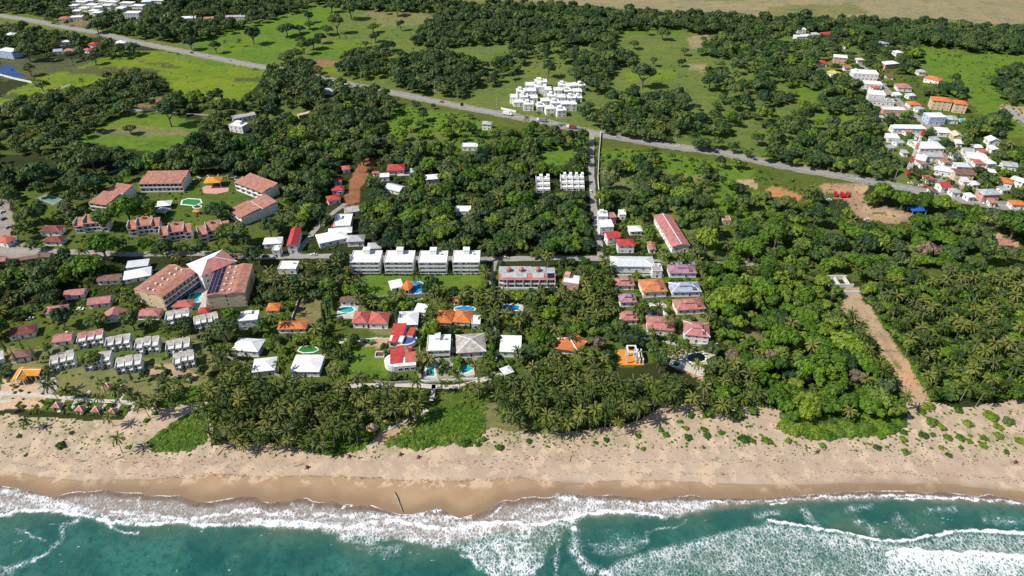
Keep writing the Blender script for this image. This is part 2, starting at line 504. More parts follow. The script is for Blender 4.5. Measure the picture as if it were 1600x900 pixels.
COVER_POLYS = [
    ('olive', [(-400, -400), (2100, -400), (2100, 230), (1200, 250), (930, 205), (700, 160), (560, 135), (400, 100), (200, 60), (-400, 40)]),
    ('olive', [(1062, 230), (1062, 165), (1250, 60), (1420, 60), (1460, 120), (1520, 160), (1560, 200), (1640, 240), (1640, 330)]),
    ('scrub', [(1110, 345), (1190, 352), (1300, 328), (1345, 352), (1440, 350), (1530, 330), (1600, 345), (1600, 425), (1345, 440), (1120, 405)]), ('scrub', [(300, 160), (420, 150), (430, 190), (330, 200)]),
    ('scrub', [(385, 480), (455, 470), (545, 440), (750, 425), (1110, 405), (1115, 540), (1000, 575), (680, 600), (540, 600), (350, 600)]), ('yard', [(655, 562), (745, 556), (742, 594), (655, 597)]), ('scrub', [(20, 300), (300, 262), (430, 300), (470, 350), (400, 392), (30, 390)]), ('olive', [(960, 262), (1030, 262), (1095, 310), (1130, 345), (1140, 400), (1040, 400), (1000, 375), (945, 300)]), ('dull', [(1000, 470), (1112, 470), (1112, 545), (1000, 530)]), ('scrub', [(130, 140), (240, 145), (262, 168), (170, 182), (110, 228), (0, 245), (0, 178)]),
    ('scrub', [(560, 138), (725, 168), (925, 208), (1125, 240), (1330, 280), (1330, 302), (1125, 260), (925, 230), (725, 187), (560, 157)]), ('pasture', [(832, 238), (884, 227), (902, 235), (894, 256), (848, 258)]),
    ('tan', [(-400, -400), (2100, -400), (2100, 60), (1600, 42), (1500, 36), (1400, 29), (1200, 26), (1050, 19), (940, 11), (800, 4), (690, -3), (480, -40), (-400, -80)]),
    ('dull', [(690, -2), (760, -6), (860, 4), (940, 10), (1000, 14), (900, 6)]), ('dull', [(1050, -10), (1180, -6), (1160, 2), (1060, 0)]), ('dull', [(1200, 10), (1330, 5), (1360, 20), (1290, 28), (1200, 26)]),
    ('dull', [(1380, 28), (1470, 30), (1600, 45), (1600, 52), (1450, 42)]),
    ('floor', [(180, -30), (500, -30), (480, 10), (395, 33), (330, 55), (290, 62), (210, 55), (150, 40), (195, 25)]),
    ('pasture', [(300, 62), (400, 35), (487, 8), (530, 10), (530, 17), (510, 47), (495, 67), (437, 97), (400, 101), (350, 92), (310, 74)]),
    ('olive', [(500, 95), (480, 90), (510, 60), (560, 20), (590, 8), (675, 10), (720, 30), (700, 60), (640, 70), (610, 85), (540, 92)]),
    ('pasture', [(478, 90), (500, 66), (565, 64), (560, 82), (540, 92)]),
    ('brown', [(478, 96), (500, 92), (535, 95), (530, 103), (485, 103)]),
    ('dull', [(560, 25), (590, 12), (640, 15), (700, 30), (690, 40), (600, 40)]),
    ('wet', [(500, 104), (528, 104), (530, 117), (500, 115)]), ('wet', [(564, 108), (612, 112), (612, 118), (564, 116)]),
    ('wet', [(-300, 150), (0, 150), (60, 122), (110, 108), (130, 100), (190, 78), (260, 80), (400, 108), (412, 108), (410, 125), (370, 162), (300, 150), (262, 140), (265, 128), (240, 112), (200, 112), (175, 120), (130, 135), (60, 152), (0, 167), (-300, 180)]),
    ('marsh', [(0, 92), (120, 92), (150, 96), (110, 108), (60, 122), (0, 128)]),
    ('marsh', [(90, 106), (180, 104), (260, 110), (200, 114), (120, 116)]), ('marsh', [(250, 101), (285, 103), (282, 107), (250, 106)]),
    ('marsh', [(360, 122), (410, 121), (408, 126), (368, 127)]), ('marsh', [(210, 95), (270, 99), (260, 101), (215, 98)]), ('marsh', [(0, 148), (30, 146), (28, 152), (0, 156)]),
    ('pasture', [(300, 83), (345, 88), (400, 104), (390, 108), (300, 98), (240, 85)]),
    ('pasture', [(110, 225), (140, 205), (195, 176), (245, 175), (305, 190), (312, 205), (300, 225), (290, 238), (230, 238), (150, 225)]),
    ('dull', [(140, 205), (215, 195), (300, 205), (290, 212), (170, 212)]),
    ('brown', [(210, 160), (250, 152), (260, 165), (220, 172)]),
    ('brown', [(100, 40), (150, 25), (193, 25), (180, 35), (110, 42)]),
    ('scrub', [(600, 195), (620, 165), (660, 160), (720, 178), (790, 200), (780, 225), (740, 240), (680, 240), (620, 230), (595, 215)]),
    ('pasture', [(615, 165), (720, 178), (785, 200), (778, 222), (740, 236), (690, 232), (640, 222), (606, 205)]), ('olive', [(620, 208), (690, 205), (720, 222), (650, 228)]),
    ('scrub', [(535, 145), (580, 150), (560, 170), (540, 172)]), ('olive', [(415, 163), (480, 165), (470, 185), (420, 188)]),
    ('scrub', [(930, 225), (1030, 235), (1180, 262), (1290, 290), (1280, 310), (1250, 322), (1200, 360), (1150, 350), (1090, 300), (1050, 275), (1000, 255), (960, 290), (935, 285)]),
    ('pasture', [(940, 232), (1030, 238), (1120, 252), (1180, 268), (1150, 300), (1090, 296), (1040, 268), (985, 252), (945, 262)]), ('pasture', [(1100, 300), (1180, 300), (1230, 318), (1180, 345), (1120, 335)]), ('dull', [(935, 262), (965, 265), (995, 300), (985, 302), (950, 290)]), ('dull', [(1050, 272), (1100, 275), (1110, 300), (1060, 296)]),
    ('pasture', [(1060, 195), (1140, 180), (1150, 215), (1100, 212)]), ('pasture', [(960, 38), (1065, 42), (1065, 58), (960, 55)]), ('olive', [(965, 55), (1065, 60), (1060, 105), (990, 95)]),
    ('wet', [(975, 110), (1055, 110), (1058, 122), (980, 126)]), ('tan', [(1075, 60), (1110, 50), (1105, 75), (1080, 78)]), ('tan', [(1072, 100), (1105, 100), (1100, 112), (1078, 110)]),
    ('pasture', [(1410, 62), (1600, 87), (2100, 130), (2100, 300), (1640, 300), (1600, 225), (1550, 190), (1510, 150), (1462, 122), (1440, 100), (1433, 75)]),
    ('pasture', [(1240, 130), (1290, 135), (1280, 165), (1245, 160)]), ('pasture', [(1260, 172), (1340, 176), (1335, 190), (1265, 190)]),
    ('dirt', [(1560, 166), (1600, 165), (1660, 180), (1660, 230), (1600, 198), (1585, 185)]),
    ('scrub', [(1330, 105), (1370, 105), (1420, 110), (1455, 125), (1520, 165), (1540, 200), (1600, 235), (1660, 330), (1480, 300), (1415, 270), (1420, 225), (1385, 190), (1345, 140)]), ('yard', [(1340, 120), (1372, 118), (1398, 150), (1422, 168), (1450, 188), (1475, 200), (1440, 205), (1395, 190), (1360, 160)]), ('yard', [(1440, 228), (1500, 232), (1490, 262), (1530, 270), (1500, 300), (1440, 280), (1420, 262)]), ('yard', [(1500, 240), (1560, 245), (1570, 262), (1510, 262)]),
    ('scrub', [(1480, 205), (1600, 215), (1600, 240), (1560, 235), (1490, 222)]),
    ('red', [(610, 245), (575, 262), (560, 317), (536, 317), (548, 280), (553, 265), (565, 250), (580, 247)]),
    ('earth', [(1279, 287), (1330, 286), (1345, 300), (1362, 314), (1380, 324), (1450, 337), (1437, 346), (1390, 349), (1362, 352), (1340, 337), (1318, 312), (1287, 310)]), ('dirt', [(1330, 286), (1358, 288), (1352, 305), (1338, 300)]), ('dirt', [(1345, 318), (1372, 328), (1420, 338), (1380, 343), (1350, 332)]), ('scrub', [(1362, 331), (1382, 333), (1376, 337), (1360, 336)]), ('scrub', [(1290, 300), (1304, 304), (1300, 312), (1286, 309)]),
    ('orange', [(1192, 297), (1206, 290), (1222, 296), (1258, 306), (1244, 312), (1215, 309), (1192, 305)]), ('dirt', [(1150, 280), (1175, 283), (1185, 296), (1160, 293)]),
    ('dirt', [(1310, 476), (1360, 478), (1390, 527), (1425, 580), (1452, 622), (1418, 624), (1400, 600), (1375, 545), (1340, 507)]),
    ('dull', [(1338, 492), (1352, 500), (1362, 518), (1350, 512)]), ('dull', [(1392, 556), (1404, 566), (1412, 584), (1400, 576)]), ('earth', [(1320, 482), (1340, 484), (1352, 505), (1336, 500)]), ('earth', [(1366, 520), (1380, 528), (1400, 560), (1390, 558)]), ('dirt', [(1310, 450), (1345, 446), (1350, 480), (1318, 480)]),
    ('vine', [(1360, 478), (1372, 500), (1430, 575), (1470, 625), (1452, 624), (1425, 580), (1390, 527)]),
    ('dull', [(1385, 370), (1440, 375), (1500, 392), (1480, 402), (1400, 400)]), ('dirt', [(1525, 330), (1545, 345), (1600, 385), (1560, 392), (1540, 360)]),
    ('dull', [(1150, 500), (1180, 515), (1200, 530), (1160, 528), (1145, 512)]),
    ('lawn', [(240, 345), (255, 325), (262, 300), (300, 292), (372, 292), (350, 350), (320, 362), (250, 352)]),
    ('lawn', [(30, 300), (60, 298), (60, 310), (100, 325), (95, 345), (70, 345), (25, 310)]),
    ('lawn', [(110, 370), (150, 385), (300, 385), (390, 380), (390, 392), (120, 395)]),
    ('yard', [(-60, 290), (10, 300), (20, 340), (25, 375), (60, 390), (50, 402), (-60, 400)]),
    ('pasture', [(565, 425), (752, 420), (756, 452), (690, 458), (565, 468)]),
    ('dull', [(470, 465), (502, 465), (502, 508), (454, 502)]), ('dull', [(520, 470), (530, 500), (600, 525), (650, 520), (610, 480)]),
    ('pasture', [(556, 536), (592, 541), (588, 553), (610, 560), (600, 592), (538, 588), (538, 572)]), ('dirt', [(540, 530), (610, 528), (605, 545), (560, 540)]),
    ('dull', [(0, 480), (330, 460), (330, 600), (250, 625), (0, 640)]), ('scrub', [(0, 480), (330, 460), (330, 520), (250, 530), (0, 545)]), ('lawn', [(120, 475), (150, 465), (165, 480), (140, 490)]), ('lawn', [(120, 540), (260, 535), (265, 560), (120, 560)]),
    ('dirt', [(225, 575), (265, 568), (310, 585), (300, 595), (235, 592)]), ('lawn', [(40, 600), (70, 594), (62, 613), (38, 613)]), ('lawn', [(20, 612), (215, 622), (205, 650), (20, 640)]),
    ('sand', [(0, 590), (80, 600), (60, 640), (0, 640)]),
    ('sand', SAND),
    ('vine', [(228, 692), (262, 665), (318, 635), (332, 640), (322, 690), (300, 703), (242, 707)]), ('vine', [(238, 640), (270, 610), (338, 597), (335, 622), (262, 638)]),
    ('vine', [(600, 692), (640, 662), (690, 630), (762, 632), (757, 672), (735, 697), (702, 692), (640, 701), (606, 698)]),
    ('dull', [(752, 628), (800, 636), (870, 645), (900, 668), (850, 680), (790, 678), (756, 678)]), ('vine', [(470, 690), (590, 672), (588, 690), (560, 704), (520, 712), (480, 702)]), ('lawn', [(690, 612), (760, 612), (762, 634), (690, 632)]),
    ('vine', [(1222, 640), (1300, 632), (1410, 610), (1410, 640), (1402, 674), (1330, 680), (1260, 684), (1225, 672)]),
    ('dirt', [(590, 652), (650, 655), (650, 668), (600, 690), (575, 690)]), ('dirt', [(1035, 562), (1065, 542), (1120, 553), (1117, 567), (1098, 572), (1105, 597), (1075, 582)]),
]


def cover_at(px, py):
    col = np.empty(px.shape + (3,), np.float32)
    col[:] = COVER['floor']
    sand = np.zeros(px.shape, bool)
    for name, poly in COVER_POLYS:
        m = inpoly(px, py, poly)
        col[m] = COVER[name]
        if name == 'sand' and poly is SAND: sand |= m
        elif py.min() < 1e9: sand &= ~(m & (name == 'vine'))
    return col, sand


# ------------------------------------------------------------------ ground and beach: one sheet, cut along the edge of the sand
cols = np.concatenate([[-2800, -2200, -1300, -900, -700], np.arange(-520, 2121, 2.75), [2300, 2500, 2900, 3800, 4400]])
rows = np.concatenate([[-240, -210, -180, -150, -120, -95, -75, -58, -44, -33, -24, -16, -8], np.arange(0, 600, 3.0), np.arange(600, 872, 2.0)])
PX, PY = np.meshgrid(cols, rows)
GX, GY = unproj(PX, PY, 0.0)
for _ in range(2):
    GZ = terrain(GX, GY)
    GX, GY = unproj(PX, PY, GZ)
GZ = terrain(GX, GY)
wob = 5.0 * fbm(GX / 10, GY / 10, 4, 3)
wob2 = 5.0 * fbm(GX / 10, GY / 10, 4, 9)
sclx = np.clip((PY + 330) / 500, 0.2, 2)
qx, qy = PX + wob * sclx, PY + wob2 * sclx * 0.6
ccol, csand = cover_at(np.clip(qx, -380, 2050), qy)
W1 = np.array([(-400, 720), (0, 735), (50, 744), (112, 751), (180, 752), (250, 748), (330, 742), (400, 745), (525, 744), (625, 750), (737, 752), (800, 748), (870, 752), (900, 757), (962, 750), (1050, 752), (1200, 759), (1312, 757), (1462, 757), (1550, 765), (1600, 770), (2000, 778)], float)
wl = np.interp(PX, W1[:, 0], W1[:, 1])
wetv = (PY + 3.5 * fbm(GX / 5, GY / 3.5, 4, 21) - wl) / 30.0 + 0.25              # 0 dry, 1 wet
wetv = np.clip(wetv, 0, 1)
soak = smooth01(9, 1, GY - shore_y(GX) + 1.2 * fbm(GX / 6, GY / 6, 2, 31))
nr, nc = PX.shape
idx = np.arange(nr * nc).reshape(nr, nc)
quads = np.stack([idx[1:, :-1], idx[1:, 1:], idx[:-1, 1:], idx[:-1, :-1]], -1).reshape(-1, 4)
fs = (csand[1:, :-1] | csand[1:, 1:]).reshape(-1)
V = np.stack([GX, GY, GZ], -1).reshape(-1, 3)
CC = np.concatenate([ccol.reshape(-1, 3), np.ones((nr * nc, 1), np.float32)], 1)


def sub(mask):
    q = quads[mask]
    u, inv = np.unique(q, return_inverse=True)
    return u, inv.reshape(-1, 4)


m = newmat('ground_cover'); t = NT(m)
c0 = t.attr('cover', 'Color')
n1 = t.noise(0.02, 5, 0.65, t.pos()); n2 = t.noise(0.16, 5, 0.7, t.pos()); n3 = t.noise(1.1, 3, 0.6, t.pos())
c = t.mix(t.mapr(n1, 0.35, 0.68, 0, 0.9), c0, (1.35, 1.12, 1.0), 'MULTIPLY')
c = t.mix(t.mapr(n2, 0.48, 0.66, 0, 0.75), c, (0.60, 0.66, 0.62), 'MULTIPLY')
c = t.mix(t.mapr(n2, 0.45, 0.28, 0, 0.6), c, (1.45, 1.3, 1.15), 'MULTIPLY')
c = t.mix(t.mapr(n3, 0.45, 0.75, 0, 0.7), c, (0.62, 0.66, 0.62), 'MULTIPLY')
sm = t.t.nodes.new('ShaderNodeMapping'); sm.inputs['Scale'].default_value = (0.03, 0.09, 1.0); t.l(t.pos(), sm.inputs['Vector'])
c = t.mix(t.mapr(t.noise(1.0, 6, 0.72, sm.outputs[0]), 0.50, 0.64, 0, 0.8), c, (0.62, 0.74, 0.80), 'MULTIPLY')
t.out(c, 0.9); t.b.inputs['Specular IOR Level'].default_value = 0.05
t.bump(t.noise(1.3, 4, 0.7, t.pos()), 0.9, 0.5)
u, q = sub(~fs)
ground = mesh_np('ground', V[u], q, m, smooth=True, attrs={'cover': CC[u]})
tag(ground, 'green and olive country of fields, yards and woodland floor behind the beach', 'ground', kind='structure')

m = newmat('beach_sand'); t = NT(m)
wv = t.attr('wet'); so = t.attr('soak'); p = t.pos()
n1 = t.noise(0.09, 5, 0.65, p); n2 = t.noise(0.8, 5, 0.7, p)
dry = t.mix(t.mapr(n1, 0.32, 0.68), (0.455, 0.355, 0.262), (0.370, 0.283, 0.203))
dry = t.mix(t.mapr(n2, 0.52, 0.72, 0, 0.45), dry, (0.44, 0.32, 0.22))
wet = t.mix(t.mapr(n1, 0.3, 0.7), (0.32, 0.215, 0.125), (0.37, 0.258, 0.16))
trk = t.t.nodes.new('ShaderNodeMapping'); trk.inputs['Scale'].default_value = (0.035, 0.5, 1.0); t.l(p, trk.inputs['Vector'])
dry = t.mix(t.mapr(t.noise(1.0, 5, 0.7, trk.outputs[0]), 0.50, 0.66, 0, 0.5), dry, (0.40, 0.305, 0.222))
patch = t.math('MULTIPLY', t.mapr(t.noise(0.13, 5, 0.62, p), 0.52, 0.60, 0, 1), t.mapr(wv, 0.85, 0.45))
gm = t.math('MULTIPLY', t.attr('dune'), t.mapr(t.noise(0.2, 6, 0.72, p), 0.46, 0.56))
dry = t.mix(t.math('MULTIPLY', gm, 0.75), dry, t.mix(t.mapr(n2, 0.4, 0.6), (0.20, 0.20, 0.085), (0.33, 0.29, 0.17)))
c = t.mix(t.mapr(wv, 0.21, 0.29), dry, wet)
tide = t.math('MULTIPLY', t.mapr(wv, 0.19, 0.24), t.mapr(wv, 0.29, 0.25))
c = t.mix(t.math('MULTIPLY', tide, 0.55), c, (0.19, 0.135, 0.085))
c = t.mix(t.math('MULTIPLY', patch, 0.7), c, (0.56, 0.42, 0.295))
c = t.mix(t.math('MULTIPLY', so, 0.8), c, (0.215, 0.145, 0.09))
t.out(c, t.mapr(so, 0.0, 1.0, 0.9, 0.55)); t.b.inputs['Specular IOR Level'].default_value = 0.1
dryness = t.mapr(wv, 0.35, 0.2)
t.bump(t.math('MULTIPLY', t.noise(0.9, 5, 0.7, p), dryness), 0.55, 0.45)
u, q = sub(fs)
beach = mesh_np('beach', V[u], q, m, smooth=True, attrs={'wet': wetv.reshape(-1)[u], 'soak': soak.reshape(-1)[u], 'dune': (smooth01(24, 33, GY - shore_y(GX) + 4 * fbm(GX / 9, GY / 9, 2, 61)) * smooth01(-.25, .35, fbm(GX / 30, GY / 12, 3, 63) + .12)).reshape(-1)[u]})
tag(beach, 'pale sandy beach with a darker wet strip along the surf', 'beach', kind='structure')

# ------------------------------------------------------------------ sea
sx = np.concatenate([[-6000, -2500, -1200, -700, -480], np.arange(-400, 400.1, 0.62), [480, 700, 1200, 2500, 6000]])
sd = np.concatenate([np.arange(0, 50, 0.42), 50 * 1.16 ** np.arange(0, 34)])
SX, SD = np.meshgrid(sx, sd)
SY = shore_y(SX) - SD
spx, spy, _ = proj(SX, SY, np.full_like(SX, SEA))


def L(pts, x):
    a = np.array(pts, float)
    return np.interp(x, a[:, 0], a[:, 1])


wx = 8.0 * fbm(SX / 5, SY / 5, 4, 41); wy = 4.0 * fbm(SX / 3, SY / 3, 4, 47)
ex, ey = spx + wx, spy + wy
FU = [(0, 760), (15, 761), (50, 768), (85, 777), (112, 784), (140, 791), (165, 799), (180, 797), (220, 795), (250, 801), (300, 809), (350, 798), (400, 790), (425, 797), (450, 793), (470, 806), (500, 808), (525, 806), (550, 800), (580, 797), (607, 803), (640, 806), (685, 800), (712, 812), (740, 815), (790, 812), (820, 804), (862, 783), (900, 778), (1000, 784), (1040, 783), (1087, 780), (1200, 781), (1320, 773), (1420, 772), (1500, 776), (1560, 780), (1600, 788)]
FL = [(0, 804), (25, 795), (75, 797), (100, 800), (130, 805), (175, 817), (217, 824), (275, 817), (325, 824), (400, 822), (425, 826), (500, 828), (540, 846), (575, 852), (612, 842), (662, 854), (725, 860), (770, 900), (838, 905), (852, 872), (868, 842), (888, 822), (925, 807), (987, 803), (1037, 812), (1070, 806), (1100, 793), (1200, 787), (1250, 783), (1400, 780), (1557, 783), (1600, 789)]
fu, flo = L(FU, ex), L(FL, ex)
D = smooth01(-3, 4, ey - fu) * smooth01(7, -5, ey - flo) * 0.56
D *= 0.80 + 0.34 * fbm(SX / 7, SY / 2.5, 3, 51)


def line(pts, wd, amp, both=True, trail=0.0, x0=None, x1=None):
    a = np.array(pts, float)
    yy = np.interp(ex, a[:, 0], a[:, 1])
    d = ey - yy
    ins = smooth01(a[0, 0] - 8, a[0, 0] + 4, spx) * smooth01(a[-1, 0] + 8, a[-1, 0] - 4, spx)
    g = np.exp(-(d / wd) ** 2) * amp * ins * (0.8 + 0.45 * vnoise(SX / 2.2, SY / 2.2, 77))
    if trail: g = np.maximum(g, np.where(d > 0, np.exp(-d / trail) * amp * 0.8, 0) * ins)
    return g


def stroke(pts, wd, amp):
    """distance to a polyline that may run any way"""
    best = np.full(spx.shape, 1e9)
    for (x0, y0), (x1, y1) in zip(pts[:-1], pts[1:]):
        dx, dy = x1 - x0, y1 - y0
        t_ = np.clip(((ex - x0) * dx + (ey - y0) * dy) / (dx * dx + dy * dy), 0, 1)
        best = np.minimum(best, np.hypot(ex - x0 - t_ * dx, ey - y0 - t_ * dy))
    return np.exp(-(best / wd) ** 2) * amp


OU = [(930, 915), (965, 874), (1000, 861), (1045, 849), (1100, 837), (1162, 820), (1200, 815), (1250, 822), (1300, 832), (1345, 840), (1385, 847), (1425, 846), (1470, 835), (1505, 832), (1550, 832), (1600, 835), (2000, 845)]
ou = L(OU, ex)
off = smooth01(-4, 10, ey - ou) * (spx > 900)
dens_off = 0.385 + 0.16 * np.exp(-np.clip(ey - ou, 0, 99) / 16) + 0.10 * fbm(SX / 9, SY / 6, 3, 61)
le = L([(1380, 900), (1390, 868), (1412, 861), (1450, 865), (1500, 866), (1550, 868), (1600, 872), (2000, 885)], ex)
core = smooth01(0, 6, ey - le) * smooth01(1378, 1400, ex)
dens_off = dens_off + core * (0.26 - 0.004 * np.clip(ey - le, 0, 30))
D = np.maximum(D, off * dens_off)
D = np.maximum(D, smooth01(4, -6, ey - L([(700, 1000), (735, 866), (760, 840), (800, 824), (846, 830), (856, 900), (870, 1000)], ex) * 0 - 1e3) * 0)
strokes = [
    ([(-40, 812), (0, 807), (25, 797), (75, 797), (130, 805)], 3.6, 0.85), ([(-40, 770), (0, 768), (30, 772), (80, 786), (120, 796), (170, 806)], 7, 0.66),
    ([(120, 803), (175, 816), (217, 820), (275, 815), (325, 822), (400, 818), (500, 824)], 3.4, 0.85), ([(170, 800), (240, 806), (300, 812), (350, 803), (400, 795)], 3.5, 0.72),
    ([(400, 814), (475, 817), (540, 826), (562, 820), (625, 813), (665, 824), (712, 827), (750, 822), (800, 818)], 3.6, 0.88), ([(400, 802), (460, 804), (540, 806), (640, 808)], 4, 0.62),
    ([(740, 821), (800, 818), (850, 820), (880, 812), (925, 802), (987, 800), (1037, 808)], 2.8, 1.0), ([(870, 778), (930, 784), (1010, 790), (1060, 784)], 6, 0.62),
    ([(1040, 786), (1100, 784), (1200, 782), (1320, 775), (1420, 774), (1500, 778), (1560, 782), (1620, 790)], 2.2, 0.66), ([(1000, 805), (1060, 800), (1110, 790)], 5, 0.6),
    ([(140, 792), (144, 780), (146, 772)], 1.3, .62), ([(160, 797), (172, 787), (190, 780)], 1.3, .6), ([(219, 792), (221, 775)], 1.4, .64), ([(176, 794), (200, 782)], 1.2, .5), ([(256, 800), (268, 790), (275, 780)], 1.2, .5), ([(280, 806), (286, 794)], 1.2, .55), ([(456, 784), (462, 806)], 1.4, .66), ([(491, 784), (486, 806)], 1.4, .66), ([(520, 806), (535, 792), (548, 789)], 1.4, .6), ([(655, 806), (668, 800), (685, 796)], 3, .6), ([(640, 808), (700, 808), (735, 812)], 4, .6),
    ([(310, 806), (318, 798), (326, 794), (332, 806)], 1.5, .6), ([(760, 812), (778, 800), (790, 786)], 2.5, .6), ([(800, 806), (830, 796), (860, 786)], 5, .58), ([(1400, 779), (1480, 778), (1557, 783)], 1.6, 0.9), ([(1200, 787), (1230, 785)], 1.5, 0.8), ([(130, 808), (97, 822), (93, 845), (75, 862), (40, 880), (5, 893), (-30, 905)], 4, 0.52), ([(25, 827), (50, 838), (66, 846)], 2.5, 0.5),
    ([(160, 815), (195, 832), (215, 834)], 2.5, 0.6), ([(0, 885), (20, 895)], 5, 0.55), ([(722, 866), (740, 873), (748, 887), (765, 897), (785, 908)], 4, 0.8),
    ([(893, 816), (897, 842), (899, 862), (914, 885), (940, 893), (960, 905)], 9, 0.6), ([(866, 825), (874, 850), (868, 890), (868, 910)], 5, 0.42),
    ([(820, 830), (815, 860), (812, 905)], 26, 0.62), ([(760, 830), (780, 860), (780, 905)], 18, 0.60),
    ([(1015, 830), (1010, 845), (985, 852)], 5, 0.42), ([(1256, 795), (1270, 815), (1275, 828)], 7, 0.45), ([(1325, 795), (1360, 792)], 6, 0.4), ([(1450, 797), (1495, 796)], 6, 0.42),
    ([(1340, 812), (1370, 835)], 8, 0.42), ([(1400, 810), (1430, 835)], 8, 0.40), ([(1180, 806), (1215, 800)], 6, 0.42), ([(1540, 812), (1600, 815)], 8, 0.36),
    ([(1200, 815), (1250, 822), (1300, 832), (1345, 840), (1385, 847), (1425, 846), (1470, 835), (1505, 832), (1550, 832), (1600, 835), (1700, 838)], 2.5, 0.95),
    ([(1388, 867), (1412, 861), (1450, 865), (1500, 866), (1550, 868), (1600, 872), (1700, 880)], 5.5, 1.0), ([(1075, 812), (1060, 822), (1015, 830)], 3, 0.4)]
for pts, wd, amp in strokes:
    D = np.maximum(D, stroke(pts, wd * 1.25, amp) * (0.86 + 0.3 * vnoise(SX / 1.9, SY / 1.9, 79)))
edge = np.exp(-(SD / 0.5) ** 2) * (0.5 + 0.5 * vnoise(SX / 6, SX * 0, 83)) * 0.8                # lace at the very edge of the swash
D = np.maximum(D, edge)
D = np.maximum(D, 0.34 * smooth01(0.15, 0.6, fbm(SX / 16, SY / 9, 4, 91)) * smooth01(40, 10, np.abs(spy - 850)))
D = np.maximum(D, (0.36 + .1 * fbm(SX / 4, SY / 3, 3, 97)) * smooth01(0.6, 4, SD) * smooth01(4, -2, ey - fu))
D = np.maximum(D, 0.55 * smooth01(0.52, 0.68, fbm(SX / 3.2, SY / 1.1, 4, 99)) * smooth01(6, 14, SD))
D = np.clip(D, 0, 1)
shal = smooth01(6, -10, ey - L([(0, 798), (130, 802), (220, 818), (400, 820), (500, 828), (600, 842), (700, 850), (760, 838), (850, 826), (900, 810), (987, 802), (1060, 806), (1200, 787), (1400, 780), (1600, 789)], ex))
green = np.exp(-np.clip(ey - np.minimum(flo, 850), 0, 99) / 22) * 0.75
green = np.maximum(green, 0.75 * np.exp(-((spx - 1370) / 130) ** 2 - ((spy - 826) / 14) ** 2))
green = np.maximum(green, 0.65 * np.exp(-((spx - 1150) / 160) ** 2 - ((spy - 880) / 28) ** 2))
green = np.maximum(green, 0.5 * smooth01(960, 1250, spx) * smooth01(815, 850, spy))
green = np.clip(green + 0.22 * fbm(SX / 12, SY / 12, 3, 95), 0, 1)
SZ = np.full_like(SX, SEA) + 0.10 * fbm(SX / 5, SY / 3, 3, 101) * smooth01(3, 15, SD)
for pts, hgt in ((strokes[4][0], 0.35), (strokes[6][0], 0.45), (strokes[2][0], 0.35), (strokes[-3][0], 1.0), (strokes[-2][0], 1.3)):
    SZ += stroke(pts, 6, hgt)
SZ += 0.10 * D
SZ = np.where(SD < 14, np.maximum(SZ, terrain(SX, SY) + 0.05), SZ)
nr2, nc2 = SX.shape
id2 = np.arange(nr2 * nc2).reshape(nr2, nc2)
q2 = np.stack([id2[1:, :-1], id2[1:, 1:], id2[:-1, 1:], id2[:-1, :-1]], -1).reshape(-1, 4)
m = newmat('sea_water'); t = NT(m)
p = t.pos(); Df = t.attr('foam'); sh = t.attr('shal'); gr = t.attr('green')
nd = t.noise(0.045, 4, 0.6, p); ns = t.noise(0.35, 4, 0.65, p)
deep = t.mix(t.mapr(nd, 0.35, 0.65), (0.009, 0.078, 0.070), (0.028, 0.140, 0.110))
deep = t.mix(t.mapr(ns, 0.45, 0.7, 0, 0.7), deep, (0.008, 0.050, 0.048))
olive = t.mix(t.mapr(nd, 0.35, 0.65), (0.045, 0.125, 0.085), (0.090, 0.125, 0.080))
c = t.mix(gr, deep, olive)
brown = t.mix(t.mapr(t.noise(0.5, 4, 0.7, p), 0.35, 0.65), (0.140, 0.098, 0.070), (0.195, 0.145, 0.112))
brown = t.mix(t.mapr(t.attr('sd'), 0.15, 1.0, 0, 0.7), brown, (0.27, 0.215, 0.18))
c = t.mix(sh, c, brown)
mp = t.t.nodes.new('ShaderNodeMapping'); mp.inputs['Scale'].default_value = (1.0, 0.62, 1.0); t.l(p, mp.inputs['Vector'])
wn = t.t.nodes.new('ShaderNodeTexNoise'); wn.inputs['Scale'].default_value = 0.55; wn.inputs['Detail'].default_value = 3; t.l(p, wn.inputs['Vector'])
va = t.t.nodes.new('ShaderNodeVectorMath'); va.operation = 'MULTIPLY_ADD'; va.inputs[1].default_value = (2.4, 2.4, 0)
t.l(wn.outputs['Color'], va.inputs[0]); t.l(mp.outputs[0], va.inputs[2])
vo = t.t.nodes.new('ShaderNodeTexVoronoi'); vo.feature = 'DISTANCE_TO_EDGE'; vo.inputs['Scale'].default_value = 0.82; t.l(va.outputs[0], vo.inputs['Vector'])
vo2 = t.t.nodes.new('ShaderNodeTexVoronoi'); vo2.feature = 'DISTANCE_TO_EDGE'; vo2.inputs['Scale'].default_value = 0.30; t.l(va.outputs[0], vo2.inputs['Vector'])
web = t.math('SUBTRACT', 1.0, t.math('MULTIPLY', vo.outputs['Distance'], 1.7))
web2 = t.math('SUBTRACT', 1.0, t.math('MULTIPLY', vo2.outputs['Distance'], 1.3))
fine = t.noise(1.6, 5, 0.7, p, 0.6)
Nn = t.math('ADD', t.math('ADD', t.math('MULTIPLY', web, 0.36), t.math('MULTIPLY', web2, 0.18)), t.math('MULTIPLY', fine, 0.62))
thr = t.math('SUBTRACT', 1.12, t.math('MULTIPLY', Df, 0.72))
fo = t.mapr(t.math('SUBTRACT', Nn, thr), -0.12, 0.17)
thin = t.mapr(t.math('SUBTRACT', Nn, thr), -0.30, 0.05, 0, 0.32)
c = t.mix(t.math('MULTIPLY', thin, t.mapr(Df, 0.05, 0.25)), c, (0.42, 0.50, 0.50))
fo = t.math('MULTIPLY', fo, t.mapr(Df, 0.06, 0.22))
c = t.mix(fo, c, (0.80, 0.82, 0.84))
